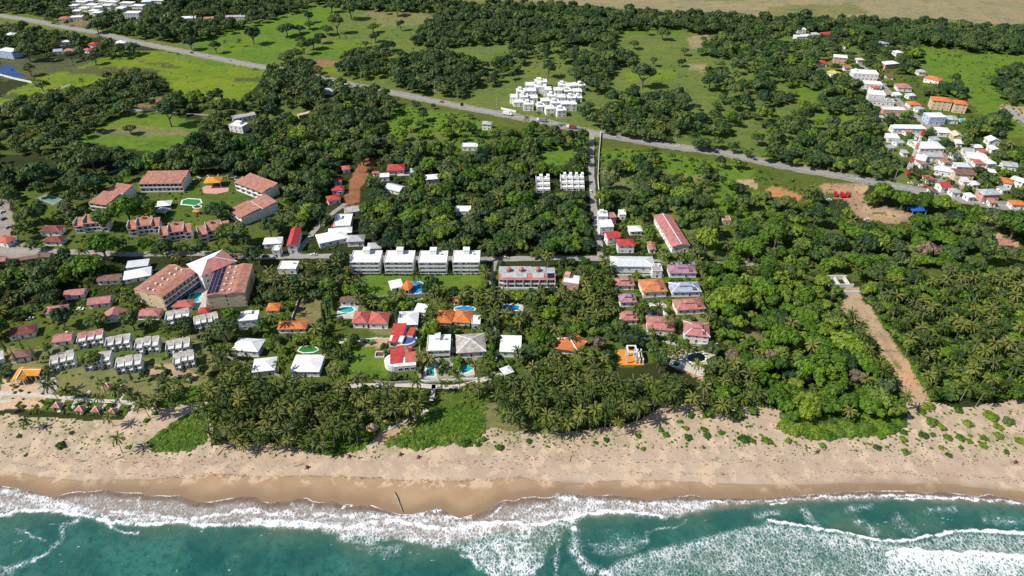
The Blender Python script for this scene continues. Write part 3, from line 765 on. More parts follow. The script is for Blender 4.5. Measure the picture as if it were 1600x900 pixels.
t.out(c, t.mapr(fo, 0, 1, 0.38, 0.85)); t.b.inputs['Specular IOR Level'].default_value = 0.22
hh = t.math('ADD', t.math('MULTIPLY', t.noise(0.55, 5, 0.65, p), 0.9), t.math('MULTIPLY', fo, 0.35))
t.bump(hh, 0.38, 0.7)
sea = mesh_np('sea', np.stack([SX, SY, SZ], -1).reshape(-1, 3), q2, m, smooth=True, attrs={'foam': D.reshape(-1), 'shal': shal.reshape(-1), 'green': green.reshape(-1), 'sd': np.clip(SD / 6, 0, 1).reshape(-1)})
tag(sea, 'teal sea with lacy white surf running up the sand', 'sea', kind='structure')


# ------------------------------------------------------------------ roads, paths, pools
def catmull(pts, step=4.0):
    P = [Vector((p[0], p[1], 0)) for p in pts]
    out = []
    for i in range(len(P) - 1):
        a, b, c_, d = P[max(i - 1, 0)], P[i], P[i + 1], P[min(i + 2, len(P) - 1)]
        n = max(2, int((c_ - b).length / step))
        for k in range(n):
            s = k / n
            out.append(0.5 * ((2 * b) + (c_ - a) * s + (2 * a - 5 * b + 4 * c_ - d) * s * s + (3 * b - a - 3 * c_ + d) * s ** 3))
    out.append(P[-1])
    return out


def strip(name, pxpts, width, mat_, lift, jitter=0.25, step=4.0, off=0.0, parent=None):
    pts = catmull([G(*p)[:2] for p in pxpts], step)
    vs, fs_ = [], []
    for i, p in enumerate(pts):
        d = (pts[min(i + 1, len(pts) - 1)] - pts[max(i - 1, 0)]); d.z = 0; d.normalize()
        s = Vector((d.y, -d.x, 0))
        wl_, wr = width / 2 + random.uniform(-jitter, jitter), width / 2 + random.uniform(-jitter, jitter)
        for q in (p - s * (wl_ - off), p + s * (wr + off)):
            vs.append((q.x, q.y, float(terrain(q.x, q.y)) + lift))
        if i: fs_.append((2 * i - 2, 2 * i - 1, 2 * i + 1, 2 * i))
    return mesh_np(name, vs, np.array(fs_), mat_, parent)


MAT['asphalt'] = plain('worn_grey_asphalt', (0.25, 0.245, 0.235), 0.9, 0.12, 0.3, (0.14, 0.135, 0.13), 0.5)
MAT['lane'] = plain('dusty_grey_lane', (0.30, 0.285, 0.26), 0.9, 0.18, 0.4, (0.15, 0.14, 0.125), 0.6)
MAT['shoulder'] = plain('dusty_verge', (0.26, 0.23, 0.16), 0.95, 0.3, 0.3, (0.10, 0.11, 0.045), 0.8)
MAT['paving'] = plain('pale_paving', (0.50, 0.46, 0.40), 0.85, 0.15, 0.5, (0.3, 0.27, 0.23), 0.5)
MAT['line'] = plain('worn_road_paint', (0.62, 0.60, 0.52), 0.8, 0.2)
HWY = [(-60, 10), (0, 24), (45, 31), (100, 42), (142, 49), (170, 55), (210, 65), (300, 83), (400, 103), (450, 110), (505, 122), (562, 135), (620, 146), (725, 167), (800, 181), (860, 192), (925, 207), (1037, 226), (1125, 238), (1200, 254), (1325, 277), (1412, 293), (1500, 311), (1600, 326), (1700, 345)]
tag(strip('verge', HWY, 15.0, MAT['shoulder'], 0.010, 1.2), 'dusty verge along the grey highway', 'verge', kind='structure')
tag(strip('highway', HWY, 9.6, MAT['asphalt'], 0.016), 'worn grey highway crossing the woods and fields behind the village', 'road', kind='structure')
tag(strip('road_marking', HWY, 0.3, MAT['line'], 0.022, 0.0), 'pale centre line painted along the highway', 'road marking', kind='structure')
COAST = [(-60, 385), (0, 392), (50, 392), (100, 393), (200, 397), (300, 396), (400, 401), (500, 400), (600, 403), (760, 405), (860, 403), (935, 404), (1000, 408), (1097, 412), (1180, 412)]
tag(strip('coast_road', COAST, 6.0, MAT['lane'], 0.016, 0.5), 'narrow grey coast road shaded by trees behind the white apartment blocks', 'road', kind='structure')
LANE = [(938, 404), (936, 380), (930, 340), (926, 300), (924, 265), (924, 235), (925, 208)]
tag(strip('side_lane', LANE, 4.8, MAT['lane'], 0.022, 0.4), 'grey lane running from the coast road up to the highway', 'road', kind='structure')
PATHS = [
    ('beach_path', [(545, 603), (620, 601), (680, 604), (720, 603), (765, 590), (785, 585)], 3.2, 'pale path between the villa gardens and the palms'),
    ('beach_path', [(678, 600), (677, 612), (674, 626)], 2.2, 'short pale path leading down through the palms to the grass'),
    ('beach_path', [(600, 672), (625, 660), (650, 650), (668, 640)], 2.6, 'sandy path slanting past the small beach hut'),
    ('garden_path', [(-20, 612), (25, 615), (75, 619), (130, 624), (212, 630)], 2.6, 'long pale path across the seaside garden with small kiosks'),
    ('garden_path', [(100, 624), (95, 636), (92, 644)], 1.8, 'short branch path beside a red kiosk, nearest the orange pavilion'),
    ('garden_path', [(120, 624), (112, 640)], 1.8, 'second branch path off the long seaside garden path'),
    ('garden_path', [(142, 626), (131, 641), (126, 648)], 1.8, 'third branch path off the long seaside garden path'),
    ('garden_path', [(167, 628), (157, 645)], 1.8, 'branch path running down beside the middle red kiosk'),
    ('garden_path', [(188, 628), (180, 646)], 1.8, 'branch path running down beside the last red kiosk'),
    ('garden_path', [(210, 630), (202, 648)], 1.8, 'branch path at the sandy end of the seaside garden'),
    ('garden_path', [(140, 610), (132, 622)], 1.6, 'branch path running up between palms in the seaside garden'),
    ('garden_path', [(195, 612), (186, 627)], 1.6, 'branch path running up to the white ruined shelter'),
    ('village_street', [(1335, 95), (1368, 118), (1385, 138), (1408, 160), (1430, 180), (1450, 196)], 4.5, 'grey village street running down past the white hotel'),
    ('access_road', [(300, 224), (262, 238), (150, 275), (100, 270), (85, 262)], 4.0, 'pale track curving round the resort lawn'),
    ('access_road', [(-20, 166), (25, 158), (60, 148), (110, 132)], 3.5, 'pale track crossing the wet green meadow'),
    ('access_road', [(190, 173), (245, 174), (300, 178), (340, 181)], 2.2, 'thin pale wall-side track under the dark palm clump'),
    ('villa_lane', [(775, 404), (768, 440), (772, 500), (772, 560), (768, 590)], 3.0, 'narrow hedged lane between the villa gardens'),
    ('access_road', [(460, 401), (480, 375), (505, 345), (540, 318)], 4.0, 'grey lane climbing past the red-roofed house to the red earth'),
    ('garden_path', [(590, 528), (560, 533), (530, 535)], 2.0, 'pale garden path beneath the coral-roofed villa'),
]
for nm, pts, wd, lb in PATHS:
    tag(strip(nm, pts, wd, MAT['lane'] if 'road' in nm or 'street' in nm or 'lane' in nm else MAT['paving'], 0.028, 0.15, 2.0), lb, nm.split('_')[-1], kind='structure')


def sheet(name, pxs, mat_, lift, label, cat, jitter=0.0, kind='structure'):
    pts = []
    for i in range(len(pxs)):
        a, b = Vector(G(*pxs[i])[:2]), Vector(G(*pxs[(i + 1) % len(pxs)])[:2])
        n = max(1, int((b - a).length / 5)) if jitter else 1
        for k in range(n):
            q = a.lerp(b, k / n)
            pts.append((q.x + random.uniform(-jitter, jitter), q.y + random.uniform(-jitter, jitter)))
    mb = MB(); mb.prism(pts, -0.3, lift)
    return tag(mb.build(name, mat_), label, cat, kind=kind)


m = newmat('tennis_court_paint'); t = NT(m)
t.out(t.mix(t.mapr(t.noise(0.5, 4, 0.6, t.pos()), 0.4, 0.7), (0.10, 0.22, 0.16), (0.16, 0.27, 0.20)), 0.85)
tc = empty('tennis_court', G(78, 312)); tag(tc, 'faded green tennis court among trees beside the resort', 'tennis court')
c4 = [G(*p) - tc.location for p in ((58, 310), (74, 303), (99, 311), (83, 320))]
mb = MB(); mb.prism([(p.x, p.y) for p in c4], -0.2, 0.05); mb.build('court_surface', m, tc)
mid = sum((Vector((p.x, p.y, 0)) for p in c4), Vector()) / 4
mb = MB()
for k in range(4):
    a, b = [mid + (Vector((c4[j].x, c4[j].y, 0)) - mid) * 0.82 for j in (k, (k + 1) % 4)]
    mb.bar(a + Vector((0, 0, .055)), b + Vector((0, 0, .055)), 0.3, 0.02)
mb.build('court_line', MAT['line'], tc)
mb = MB(); mb.prism([((p.x - mid.x) * 1.22 + mid.x, (p.y - mid.y) * 1.22 + mid.y) for p in c4], -0.2, 0.03); mb.build('court_border', plain('court_apron', (0.22, 0.12, 0.09), 0.9), tc)
sheet('plaza', [(316, 293), (323, 290), (357, 292), (357, 299), (338, 303), (318, 302)], MAT['salmon'], 0.06, 'salmon-pink plaza in front of the amber pavilion', 'plaza')
sheet('pool_terrace', [(296, 468), (303, 455), (320, 445), (324, 452), (322, 480), (310, 485), (296, 478)], MAT['paving'], 0.06, 'pale paved terrace round the hotel pool', 'terrace')
sheet('terrace', [(526, 497), (527, 481), (560, 478), (557, 498)], MAT['paving'], 0.06, 'paved terrace round the oval pool', 'terrace')
sheet('terrace', [(660, 592), (664, 568), (682, 568), (684, 592)], MAT['paving'], 0.06, 'pale terrace round the turquoise rectangular pool', 'terrace')
sheet('terrace', [(716, 590), (716, 566), (738, 562), (742, 586)], MAT['paving'], 0.06, 'pale terrace round the teal kidney-shaped pool', 'terrace')
sheet('terrace', [(782, 486), (784, 474), (818, 474), (818, 486)], MAT['paving'], 0.06, 'pale terrace round the blue pool east of the lane', 'terrace')
sheet('terrace', [(1006, 500), (1012, 473), (1040, 473), (1046, 500)], MAT['paving'], 0.05, 'stone terrace round the olive-green pool', 'terrace')
sheet('terrace', [(1035, 562), (1050, 550), (1065, 543), (1095, 548), (1121, 555), (1118, 566), (1096, 570), (1106, 596), (1098, 592), (1075, 580), (1048, 574)], MAT['paving'], 0.05, 'broken pale terrace round the ruined round pool', 'terrace', 0.8)
sheet('terrace', [(60, 612), (66, 588), (84, 584), (92, 606), (80, 616)], MAT['grey'], 0.05, 'grey stepped terrace beside the orange pavilion', 'terrace')
sheet('terrace', [(0, 628), (0, 612), (22, 616), (16, 632)], MAT['paving'], 0.05, 'pale terrace at the seaward edge of the resort garden', 'terrace')
sheet('terrace', [(620, 275), (640, 274), (652, 268), (650, 262), (632, 263)], MAT['paving'], 0.05, 'pale terrace round the small pool of the red-roofed house', 'terrace')
sheet('yard', [(1560, 168), (1580, 167), (1604, 185), (1604, 200), (1588, 188)], MAT['lane'], 0.03, 'pale bare track entering the bright green field', 'track')
sheet('forecourt', [(505, 140), (520, 127), (540, 131), (535, 142)], MAT['paving'], 0.03, 'pale forecourt beside the highway under dark trees', 'forecourt')
MAT['farwater'] = plain('blue_lake_water', (0.012, 0.045, 0.16), 0.25, 0.3, 0.05)
sheet('lake', [(-60, 100), (0, 102), (14, 100), (24, 105), (28, 113), (42, 119), (22, 122), (0, 115), (-60, 116)], MAT['farwater'], 0.02, 'deep blue lake at the edge of the meadow', 'lake', 1.0)


def watermat(name, col):
    m = newmat(name); t = NT(m)
    t.out(t.mix(t.mapr(t.noise(0.5, 3, 0.5, t.pos()), 0.35, 0.65), tuple(x * 0.75 for x in col), col), 0.12)
    t.b.inputs['Specular IOR Level'].default_value = 0.5
    t.bump(t.noise(2.0, 3, 0.5, t.pos()), 0.1, 0.1)
    return m


PW_ = {'blue': watermat('pool_water_blue', (0.02, 0.28, 0.62)), 'turq': watermat('pool_water_turquoise', (0.03, 0.42, 0.44)), 'green': watermat('pool_water_green', (0.03, 0.24, 0.03)),
       'olive': watermat('pool_water_olive', (0.055, 0.065, 0.008)), 'deep': watermat('pool_water_deep_blue', (0.008, 0.06, 0.25)), 'dark': watermat('pool_water_dark_green', (0.02, 0.05, 0.018))}


def oval(cx, cy, rx, ry, n=20, wob=0.0, ph=0.0):
    return [(cx + rx * math.cos(2 * math.pi * k / n) * (1 + wob * math.cos(2 * (2 * math.pi * k / n) + ph)), cy + ry * math.sin(2 * math.pi * k / n) * (1 + wob * math.cos(2 * (2 * math.pi * k / n) + ph))) for k in range(n)]


def pool(pxs, water, label, rim=0.7):
    P = [G(*p) for p in pxs]
    c0 = sum(P, Vector()) / len(P)
    root = empty('swimming_pool', c0); tag(root, label, 'pool')
    loc = [(p.x - c0.x, p.y - c0.y) for p in P]
    out = []
    n = len(loc)
    ar = sum(loc[i][0] * loc[(i + 1) % n][1] - loc[(i + 1) % n][0] * loc[i][1] for i in range(n))
    for i in range(n):
        a, b, c_ = Vector(loc[i - 1]), Vector(loc[i]), Vector(loc[(i + 1) % n])
        d = (c_ - a).normalized()
        nrm = Vector((d.y, -d.x)) * (1 if ar > 0 else -1)
        out.append(tuple(b + nrm * rim))
    mb = MB(); mb.prism(loc, -0.25, 0.10); mb.build('pool_water', PW_[water], root)
    vs = [(x, y, 0.14) for x, y in loc] + [(x, y, 0.14) for x, y in out] + [(x, y, -0.3) for x, y in out]
    f_ = [(i, (i + 1) % n, n + (i + 1) % n, n + i) for i in range(n)] + [(n + i, n + (i + 1) % n, 2 * n + (i + 1) % n, 2 * n + i) for i in range(n)]
    mb = MB(); mb.add(vs, f_); mb.build('coping', MAT['whiter'], root)
    return root


pool([(294, 471), (298, 460), (303, 457), (315, 457), (316, 461), (310, 467), (313, 469), (306, 473), (300, 474)], 'turq', 'turquoise stepped pool between the two terracotta hotel wings')
pool(oval(541, 484, 12.5, 4.6), 'turq', 'oval turquoise pool beside the twin coral-red hip roofs')
pool(oval(726, 483, 14, 4.8, wob=0.12), 'blue', 'blue pool in front of the orange gazebo')
pool([(786, 483), (786, 478), (800, 476), (812, 478), (810, 485)], 'blue', 'bright blue pool east of the narrow hedged lane')
pool([(666, 588), (667, 573), (678, 572), (679, 588)], 'turq', 'rectangular turquoise pool in front of the white modern house')
pool(oval(727, 576, 9, 7.5, wob=0.15, ph=1.0), 'turq', 'teal kidney-shaped pool in front of the grey ruined hip roof')
pool(oval(636, 267, 6, 2.6), 'blue', 'small blue pool beside the red hip roof above the red earth')
pool([(466, 548), (470, 543), (480, 541), (493, 543), (497, 547), (490, 550), (474, 551)], 'green', 'bright green pool behind the white hip-roofed house')
pool([(284, 319), (286, 313), (293, 311), (312, 312), (314, 317), (304, 321), (296, 320)], 'green', 'vivid green resort pool with a white winding kerb', 1.2)
pool(oval(308, 323, 6, 2.4), 'olive', 'small round olive pool beside the vivid green resort pool')
pool([(1018, 495), (1017, 478), (1034, 478), (1037, 495)], 'olive', 'long olive-green pool between the pink tiled pavilions', 1.0)
pool(oval(1088, 559, 14, 7.5), 'dark', 'ruined round pool of dark green water in a broken terrace', 1.0)
pool(oval(1057, 569, 5.5, 3.5), 'dark', 'small round dark pool beside the larger ruined round pool', 0.8)
pool([(642, 457), (645, 444), (655, 440), (664, 445), (660, 455), (652, 459)], 'blue', 'bright blue pool beside the orange sun canopy')
pool([(1499, 191), (1500, 186), (1506, 185), (1511, 190)], 'turq', 'small turquoise pool in the far village')
pool([(643, 494), (645, 480), (649, 480), (648, 495)], 'blue', 'narrow blue pool between the two white wings')
pool(oval(788, 577, 6, 4), 'deep', 'small deep blue plunge pool under a palm by the white flat roof')
# ------------------------------------------------------------------ buildings
CLEAR = []            # photo-pixel outlines that near trees must leave open
FOOT = []             # footprints on the ground (centre, half-size, angle)


def hull(pts):
    pts = sorted(set((round(a, 1), round(b, 1)) for a, b in pts))
    def half(ps):
        h_ = []
        for p in ps:
            while len(h_) > 1 and (h_[-1][0] - h_[-2][0]) * (p[1] - h_[-2][1]) - (h_[-1][1] - h_[-2][1]) * (p[0] - h_[-2][0]) <= 0: h_.pop()
            h_.append(p)
        return h_
    a, b = half(pts), half(pts[::-1])
    return a[:-1] + b[:-1]


def window_mesh():
    mb = MB()
    mb.box(-0.5, 0.5, -0.03, 0.05, -0.5, 0.5, 1)
    for a in ((-0.56, -0.5, -0.56, 0.56), (0.5, 0.56, -0.56, 0.56), (-0.5, 0.5, 0.5, 0.56), (-0.5, 0.5, -0.60, -0.5)):
        mb.box(a[0], a[1], -0.09, 0.05, a[2], a[3], 0)
    mb.box(-0.025, 0.025, -0.06, -0.031, -0.5, 0.5, 0)
    o = mb.build('window', [MAT['whiter'], MAT['glass']])
    me = o.data; bpy.data.objects.remove(o)
    return me


def door_mesh():
    mb = MB()
    mb.box(-0.5, 0.5, -0.05, 0.05, 0, 1, 1)
    for a in ((-0.6, -0.5, 0, 1.05), (0.5, 0.6, 0, 1.05), (-0.5, 0.5, 1, 1.05)):
        mb.box(a[0], a[1], -0.09, 0.05, a[2], a[3], 0)
    o = mb.build('door', [MAT['whiter'], MAT['wood']])
    me = o.data; bpy.data.objects.remove(o)
    return me


WIN, DOOR = window_mesh(), door_mesh()


def add_win(root, x, y, z, w, h, rz=0.0, me=None, name='window'):
    o = bpy.data.objects.new(name, me or WIN)
    COL.objects.link(o); o.parent = root
    o.location = (x, y, z); o.scale = (w, 1.0, h); o.rotation_euler = (0, 0, rz)
    return o


def roof_faces(mb, kind, w, d, h, ov, slope, th=0.2, y0=0.0):
    """solid roof over the rectangle |x|<w/2, |y|<d/2"""
    X, Y = w / 2 + ov, d / 2 + ov
    if kind == 'flat':
        mb.box(-w / 2 - ov * .3, w / 2 + ov * .3, -d / 2 - ov * .3, d / 2 + ov * .3, h, h + 0.25, 0)
        t_ = 0.28; z0, z1 = h + 0.25, h + 0.7
        xo, yo = w / 2 + ov * .3, d / 2 + ov * .3
        mb.box(-xo, xo, -yo, -yo + t_, z0, z1, 1); mb.box(-xo, xo, yo - t_, yo, z0, z1, 1)
        mb.box(-xo, -xo + t_, -yo + t_, yo - t_, z0, z1, 1); mb.box(xo - t_, xo, -yo + t_, yo - t_, z0, z1, 1)
        return []
    if kind == 'plate':
        mb.box(-X, X, -Y, Y, h, h + 0.3, 0); return []
    if kind == 'shed':
        z1 = h + slope * 2 * Y
        top = [(-X, -Y, h), (X, -Y, h), (X, Y, z1), (-X, Y, z1)]
        mb.add(top + [(p[0], p[1], p[2] - th) for p in top], [(0, 1, 2, 3), (7, 6, 5, 4), (0, 4, 5, 1), (1, 5, 6, 2), (2, 6, 7, 3), (3, 7, 4, 0)], 0)
        mb.add([(-w / 2, d / 2 - .2, h - th), (w / 2, d / 2 - .2, h - th), (w / 2, d / 2 - .2, z1 - th - slope * ov), (-w / 2, d / 2 - .2, z1 - th - slope * ov)], [(0, 1, 2, 3)], 1)
        return []
    if kind == 'gabley':                                   # ridge runs away from the viewer
        r = h + slope * X
        A = [(-X, -Y, h), (0, -Y, r), (X, -Y, h), (-X, Y, h), (0, Y, r), (X, Y, h)]
        mb.add(A + [(p[0], p[1], p[2] - th) for p in A], [(0, 1, 4, 3), (1, 2, 5, 4), (9, 10, 7, 6), (10, 11, 8, 7), (0, 6, 7, 1), (1, 7, 8, 2), (4, 10, 9, 3), (5, 11, 10, 4), (3, 9, 6, 0), (2, 8, 11, 5)], 0)
        for yy in (-d / 2 + 0.01, d / 2 - 0.01):
            mb.add([(-w / 2, yy, h - th), (w / 2, yy, h - th), (w / 2, yy, h - th + slope * ov * .5), (0, yy, r - th * 1.2), (-w / 2, yy, h - th + slope * ov * .5)], [(0, 1, 2, 3, 4) if yy < 0 else (4, 3, 2, 1, 0)], 1)
        return [((0, -Y, r), (0, Y, r))]
    if kind == 'gable':
        r = h + slope * Y
        A = [(-X, -Y, h), (-X, 0, r), (-X, Y, h), (X, -Y, h), (X, 0, r), (X, Y, h)]
        mb.add(A + [(p[0], p[1], p[2] - th) for p in A], [(0, 3, 4, 1), (1, 4, 5, 2), (9, 6, 7, 10), (10, 7, 8, 11), (0, 1, 7, 6), (1, 2, 8, 7), (4, 3, 9, 10), (5, 4, 10, 11), (0, 6, 9, 3), (2, 5, 11, 8)], 0)
        for xx in (-w / 2 + 0.01, w / 2 - 0.01):
            mb.add([(xx, -d / 2, h - th), (xx, d / 2, h - th), (xx, d / 2, h - th + slope * ov * .5), (xx, 0, r - th * 1.2), (xx, -d / 2, h - th + slope * ov * .5)], [(4, 3, 2, 1, 0) if xx < 0 else (0, 1, 2, 3, 4)], 1)
        return [((-X, 0, r), (X, 0, r))]
    if kind == 'hip':
        m_ = min(X, Y); r = h + slope * m_
        if X >= Y: R0, R1 = (-X + m_, 0, r), (X - m_ + .02, 0, r)
        else: R0, R1 = (0, -Y + m_, r), (0, Y - m_, r)
        B = [(-X, -Y, h), (X, -Y, h), (X, Y, h), (-X, Y, h)]
        vs = B + [R0, R1] + [(p[0], p[1], p[2] - th) for p in B]
        if X >= Y: fs_ = [(0, 1, 5, 4), (1, 2, 5), (2, 3, 4, 5), (3, 0, 4)]
        else: fs_ = [(0, 1, 4), (1, 2, 5, 4), (2, 3, 5), (3, 0, 4, 5)]
        fs_ += [(0, 6, 7, 1), (1, 7, 8, 2), (2, 8, 9, 3), (3, 9, 6, 0), (9, 8, 7, 6)]
        mb.add(vs, fs_, 0)
        if X >= Y: return [(B[0], R0), (B[3], R0), (B[1], R1), (B[2], R1), (R0, R1)]
        return [(B[0], R0), (B[1], R0), (B[2], R1), (B[3], R1), (R0, R1)]


def register(root, w, d, h):
    M_ = Matrix.Translation(root.location) @ Matrix.Rotation(root.rotation_euler.z, 4, 'Z')
    P = [M_ @ Vector((a * w / 2, b * d / 2, z)) for a in (-1, 1) for b in (-1, 1) for z in (0, h)]
    px, py, _ = proj([p.x for p in P], [p.y for p in P], [p.z for p in P])
    CLEAR.append(hull(list(zip(px.tolist(), py.tolist()))))
    FOOT.append((root.location.x, root.location.y, w / 2, d / 2, root.rotation_euler.z))


def frame_from(A, B, depth, h):
    ax, ay = unproj(*A, h); bx, by = unproj(*B, h)
    a, b = Vector((float(ax), float(ay))), Vector((float(bx), float(by)))
    ang = math.atan2(b.y - a.y, b.x - a.x)
    wdt = (b - a).length
    n = Vector((-math.sin(ang), math.cos(ang)))
    if isinstance(depth, tuple):
        cx, cy_ = unproj(*depth, h)
        depth = max(3.0, abs((Vector((float(cx), float(cy_))) - a).dot(n)))
    c_ = (a + b) / 2 + n * depth / 2
    return Vector((c_.x, c_.y, float(terrain(c_.x, c_.y)))), ang, wdt, depth


ALLB = []


def bld(name, label, cat, A, B, depth, h, roof='hip', rm='terra', wm='white', st=1, win=True, ov=0.6, slope=0.42, door=True, cap=None, group=None, balc=False, chimney=False, step=3.9, two=False, box=None, tank=False):
    loc, ang, w_, d_ = frame_from(A, B, depth, h)
    root = empty(name, loc, ang); tag(root, label, cat, group)
    W = MAT[wm]; R = MAT[rm]
    tank = tank or (roof == 'flat' and random.random() < .5)
    w_i, d_i = (w_ - 2 * ov, d_ - 2 * ov) if roof not in ('flat',) else (w_, d_)
    w_i, d_i = max(2.5, w_i), max(2.5, d_i)
    fy = -d_i / 2
    mb = MB()
    rec = 1.7 if balc else 0.0
    mb.box(-w_i / 2, w_i / 2, fy + rec, d_i / 2, -0.4, h - (0.19 if roof not in ('flat', 'plate') else 0.0))
    if balc:
        for x in (-w_i / 2, w_i / 2 - .3): mb.box(x, x + .3, fy, fy + rec, -0.4, h)
    else:
        mb.box(-w_i / 2 - .12, w_i / 2 + .12, fy - .12, d_i / 2 + .12, -0.4, 0.28)
    mb.build('wall', W, root)
    rb = MB()
    lines = roof_faces(rb, roof, w_i, d_i, h, ov, slope)
    ro = rb.build('roof', [R, W], root)
    if lines and cap:
        cb = MB()
        for a, b in lines: cb.bar(Vector(a) + Vector((0, 0, .04)), Vector(b) + Vector((0, 0, .04)), 0.42, 0.16)
        cb.build('ridge_cap', MAT[cap], ro)
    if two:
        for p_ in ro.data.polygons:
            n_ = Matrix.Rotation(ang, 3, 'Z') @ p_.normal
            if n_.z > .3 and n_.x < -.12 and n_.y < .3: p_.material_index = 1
    if cap and roof == 'hip' and rm in ('purple', 'slate', 'pinkroof', 'terra_or') and w_i > 7 and not two:
        ub = MB(); ub.box(-w_i * .2, w_i * .2, -d_i * .16, d_i * .16, h + .5, h + 2.3)
        roof_faces(ub, 'hip', w_i * .4, d_i * .32, h + 2.3, .45, slope); ub.build('upper_roof', [R, W], ro)
        ub = MB(); ub.box(w_i * .22, w_i * .34, -d_i * .45, -d_i * .1, h + .2, h + 1.5); ub.build('skylight', MAT['brown'], ro)
    if chimney:
        cb = MB(); cb.box(w_i * .2, w_i * .2 + .9, d_i * .1, d_i * .1 + .9, h, h + slope * min(w_i, d_i) / 2 + 1.2); cb.box(w_i * .2 - .1, w_i * .2 + 1.0, d_i * .1 - .1, d_i * .1 + 1.0, h + slope * min(w_i, d_i) / 2 + 1.2, h + slope * min(w_i, d_i) / 2 + 1.4)
        cb.build('chimney', W, ro)
    if box:                                                          # stair house on the roof: x0, x1, y0, y1 as shares, height
        x0, x1, y0, y1, bh = box
        cb = MB(); cb.box(x0 * w_i / 2, x1 * w_i / 2, y0 * d_i / 2, y1 * d_i / 2, h + .25, h + .25 + bh); cb.box(x0 * w_i / 2 - .2, x1 * w_i / 2 + .2, y0 * d_i / 2 - .2, y1 * d_i / 2 + .2, h + .25 + bh, h + .45 + bh)
        cb.build('roof_stair_house', W, ro)
    if tank:
        cb = MB(); cb.tube([(w_i * .25, d_i * .2, h + .25), (w_i * .25, d_i * .2, h + 1.9)], [.7, .7], 10); cb.build('water_tank', MAT['steel_white'], ro)
    fh = h / st
    n = max(1, int(w_i / step))
    if win:
        for s in range(st):
            z = s * fh + fh * 0.55
            for k in range(n):
                x = -w_i / 2 + (k + 0.5) * w_i / n
                if s == 0 and door and k == n // 2:
                    add_win(root, x, fy + rec - 0.01, 0.28 if not balc else 0.0, 1.1, 2.1, 0, DOOR, 'door'); continue
                add_win(root, x, fy + rec - 0.01, z, 1.25 if not balc else 2.0, min(1.1, fh * .38) if not balc else 1.7)
            # the side wall that faces the viewer
            c_, s_ = math.cos(ang), math.sin(ang)
            right_seen = (c_ * -loc.x + s_ * -loc.y) > 0
            m_ = max(1, int(d_i / (step * 1.3)))
            for k in range(m_):
                y = fy + rec + (k + 0.5) * (d_i - rec) / m_
                if right_seen: add_win(root, w_i / 2 + 0.01, y, z, 1.2, 1.2, math.pi / 2)
                else: add_win(root, -w_i / 2 - 0.01, y, z, 1.2, 1.2, -math.pi / 2)
    if balc:
        for s in range(st):
            z = s * fh
            cb = MB()
            if s: cb.box(-w_i / 2 + .3, w_i / 2 - .3, fy - .25, fy + rec, z - .12, z + .12)
            nb = max(2, int(w_i / 5.5))
            for k in range(nb):
                x0 = -w_i / 2 + .3 + k * (w_i - .6) / nb + .15; x1 = -w_i / 2 + .3 + (k + 1) * (w_i - .6) / nb - .15
                cb.box(x0, x1, fy - .25, fy - .1, z + .12, z + 1.3)
                if k: cb.box(x0 - .28, x0 - .02, fy - .1, fy + rec, z + .12, z + fh - .14)
            cb.build('balcony', W, root)
    rise = 0.0 if roof in ('flat', 'plate') else slope * min(w_i, d_i) / 2 + .3
    if roof == 'shed': rise = slope * d_i
    register(root, w_ if roof != 'flat' else w_i, d_, h + rise * 0.5)
    ALLB.append((root, w_i, d_i, h))
    return root


# --- four white apartment blocks
for (x0, x1, y, lb) in ((546.5, 592.5, 410.5, 'white flat-roofed apartment block with three balcony storeys, first from the grove of palms'),
                        (600, 645, 410.5, 'white flat-roofed apartment block with three balcony storeys, second from the grove of palms'),
                        (653.5, 697.5, 411, 'white flat-roofed apartment block with a palm before its front, third from the grove of palms'),
                        (707, 749, 410.5, 'white flat-roofed apartment block with three balcony storeys, next to the hedged lane')):
    bld('apartment_building', lb, 'apartment block', (x0, y), (x1, y), 13.5, 9.0, 'flat', 'whiter', 'whiter', 3, balc=True, box=(-0.25, 0.2, 0.35, 0.95, 3.2), group='white apartment blocks in a row')


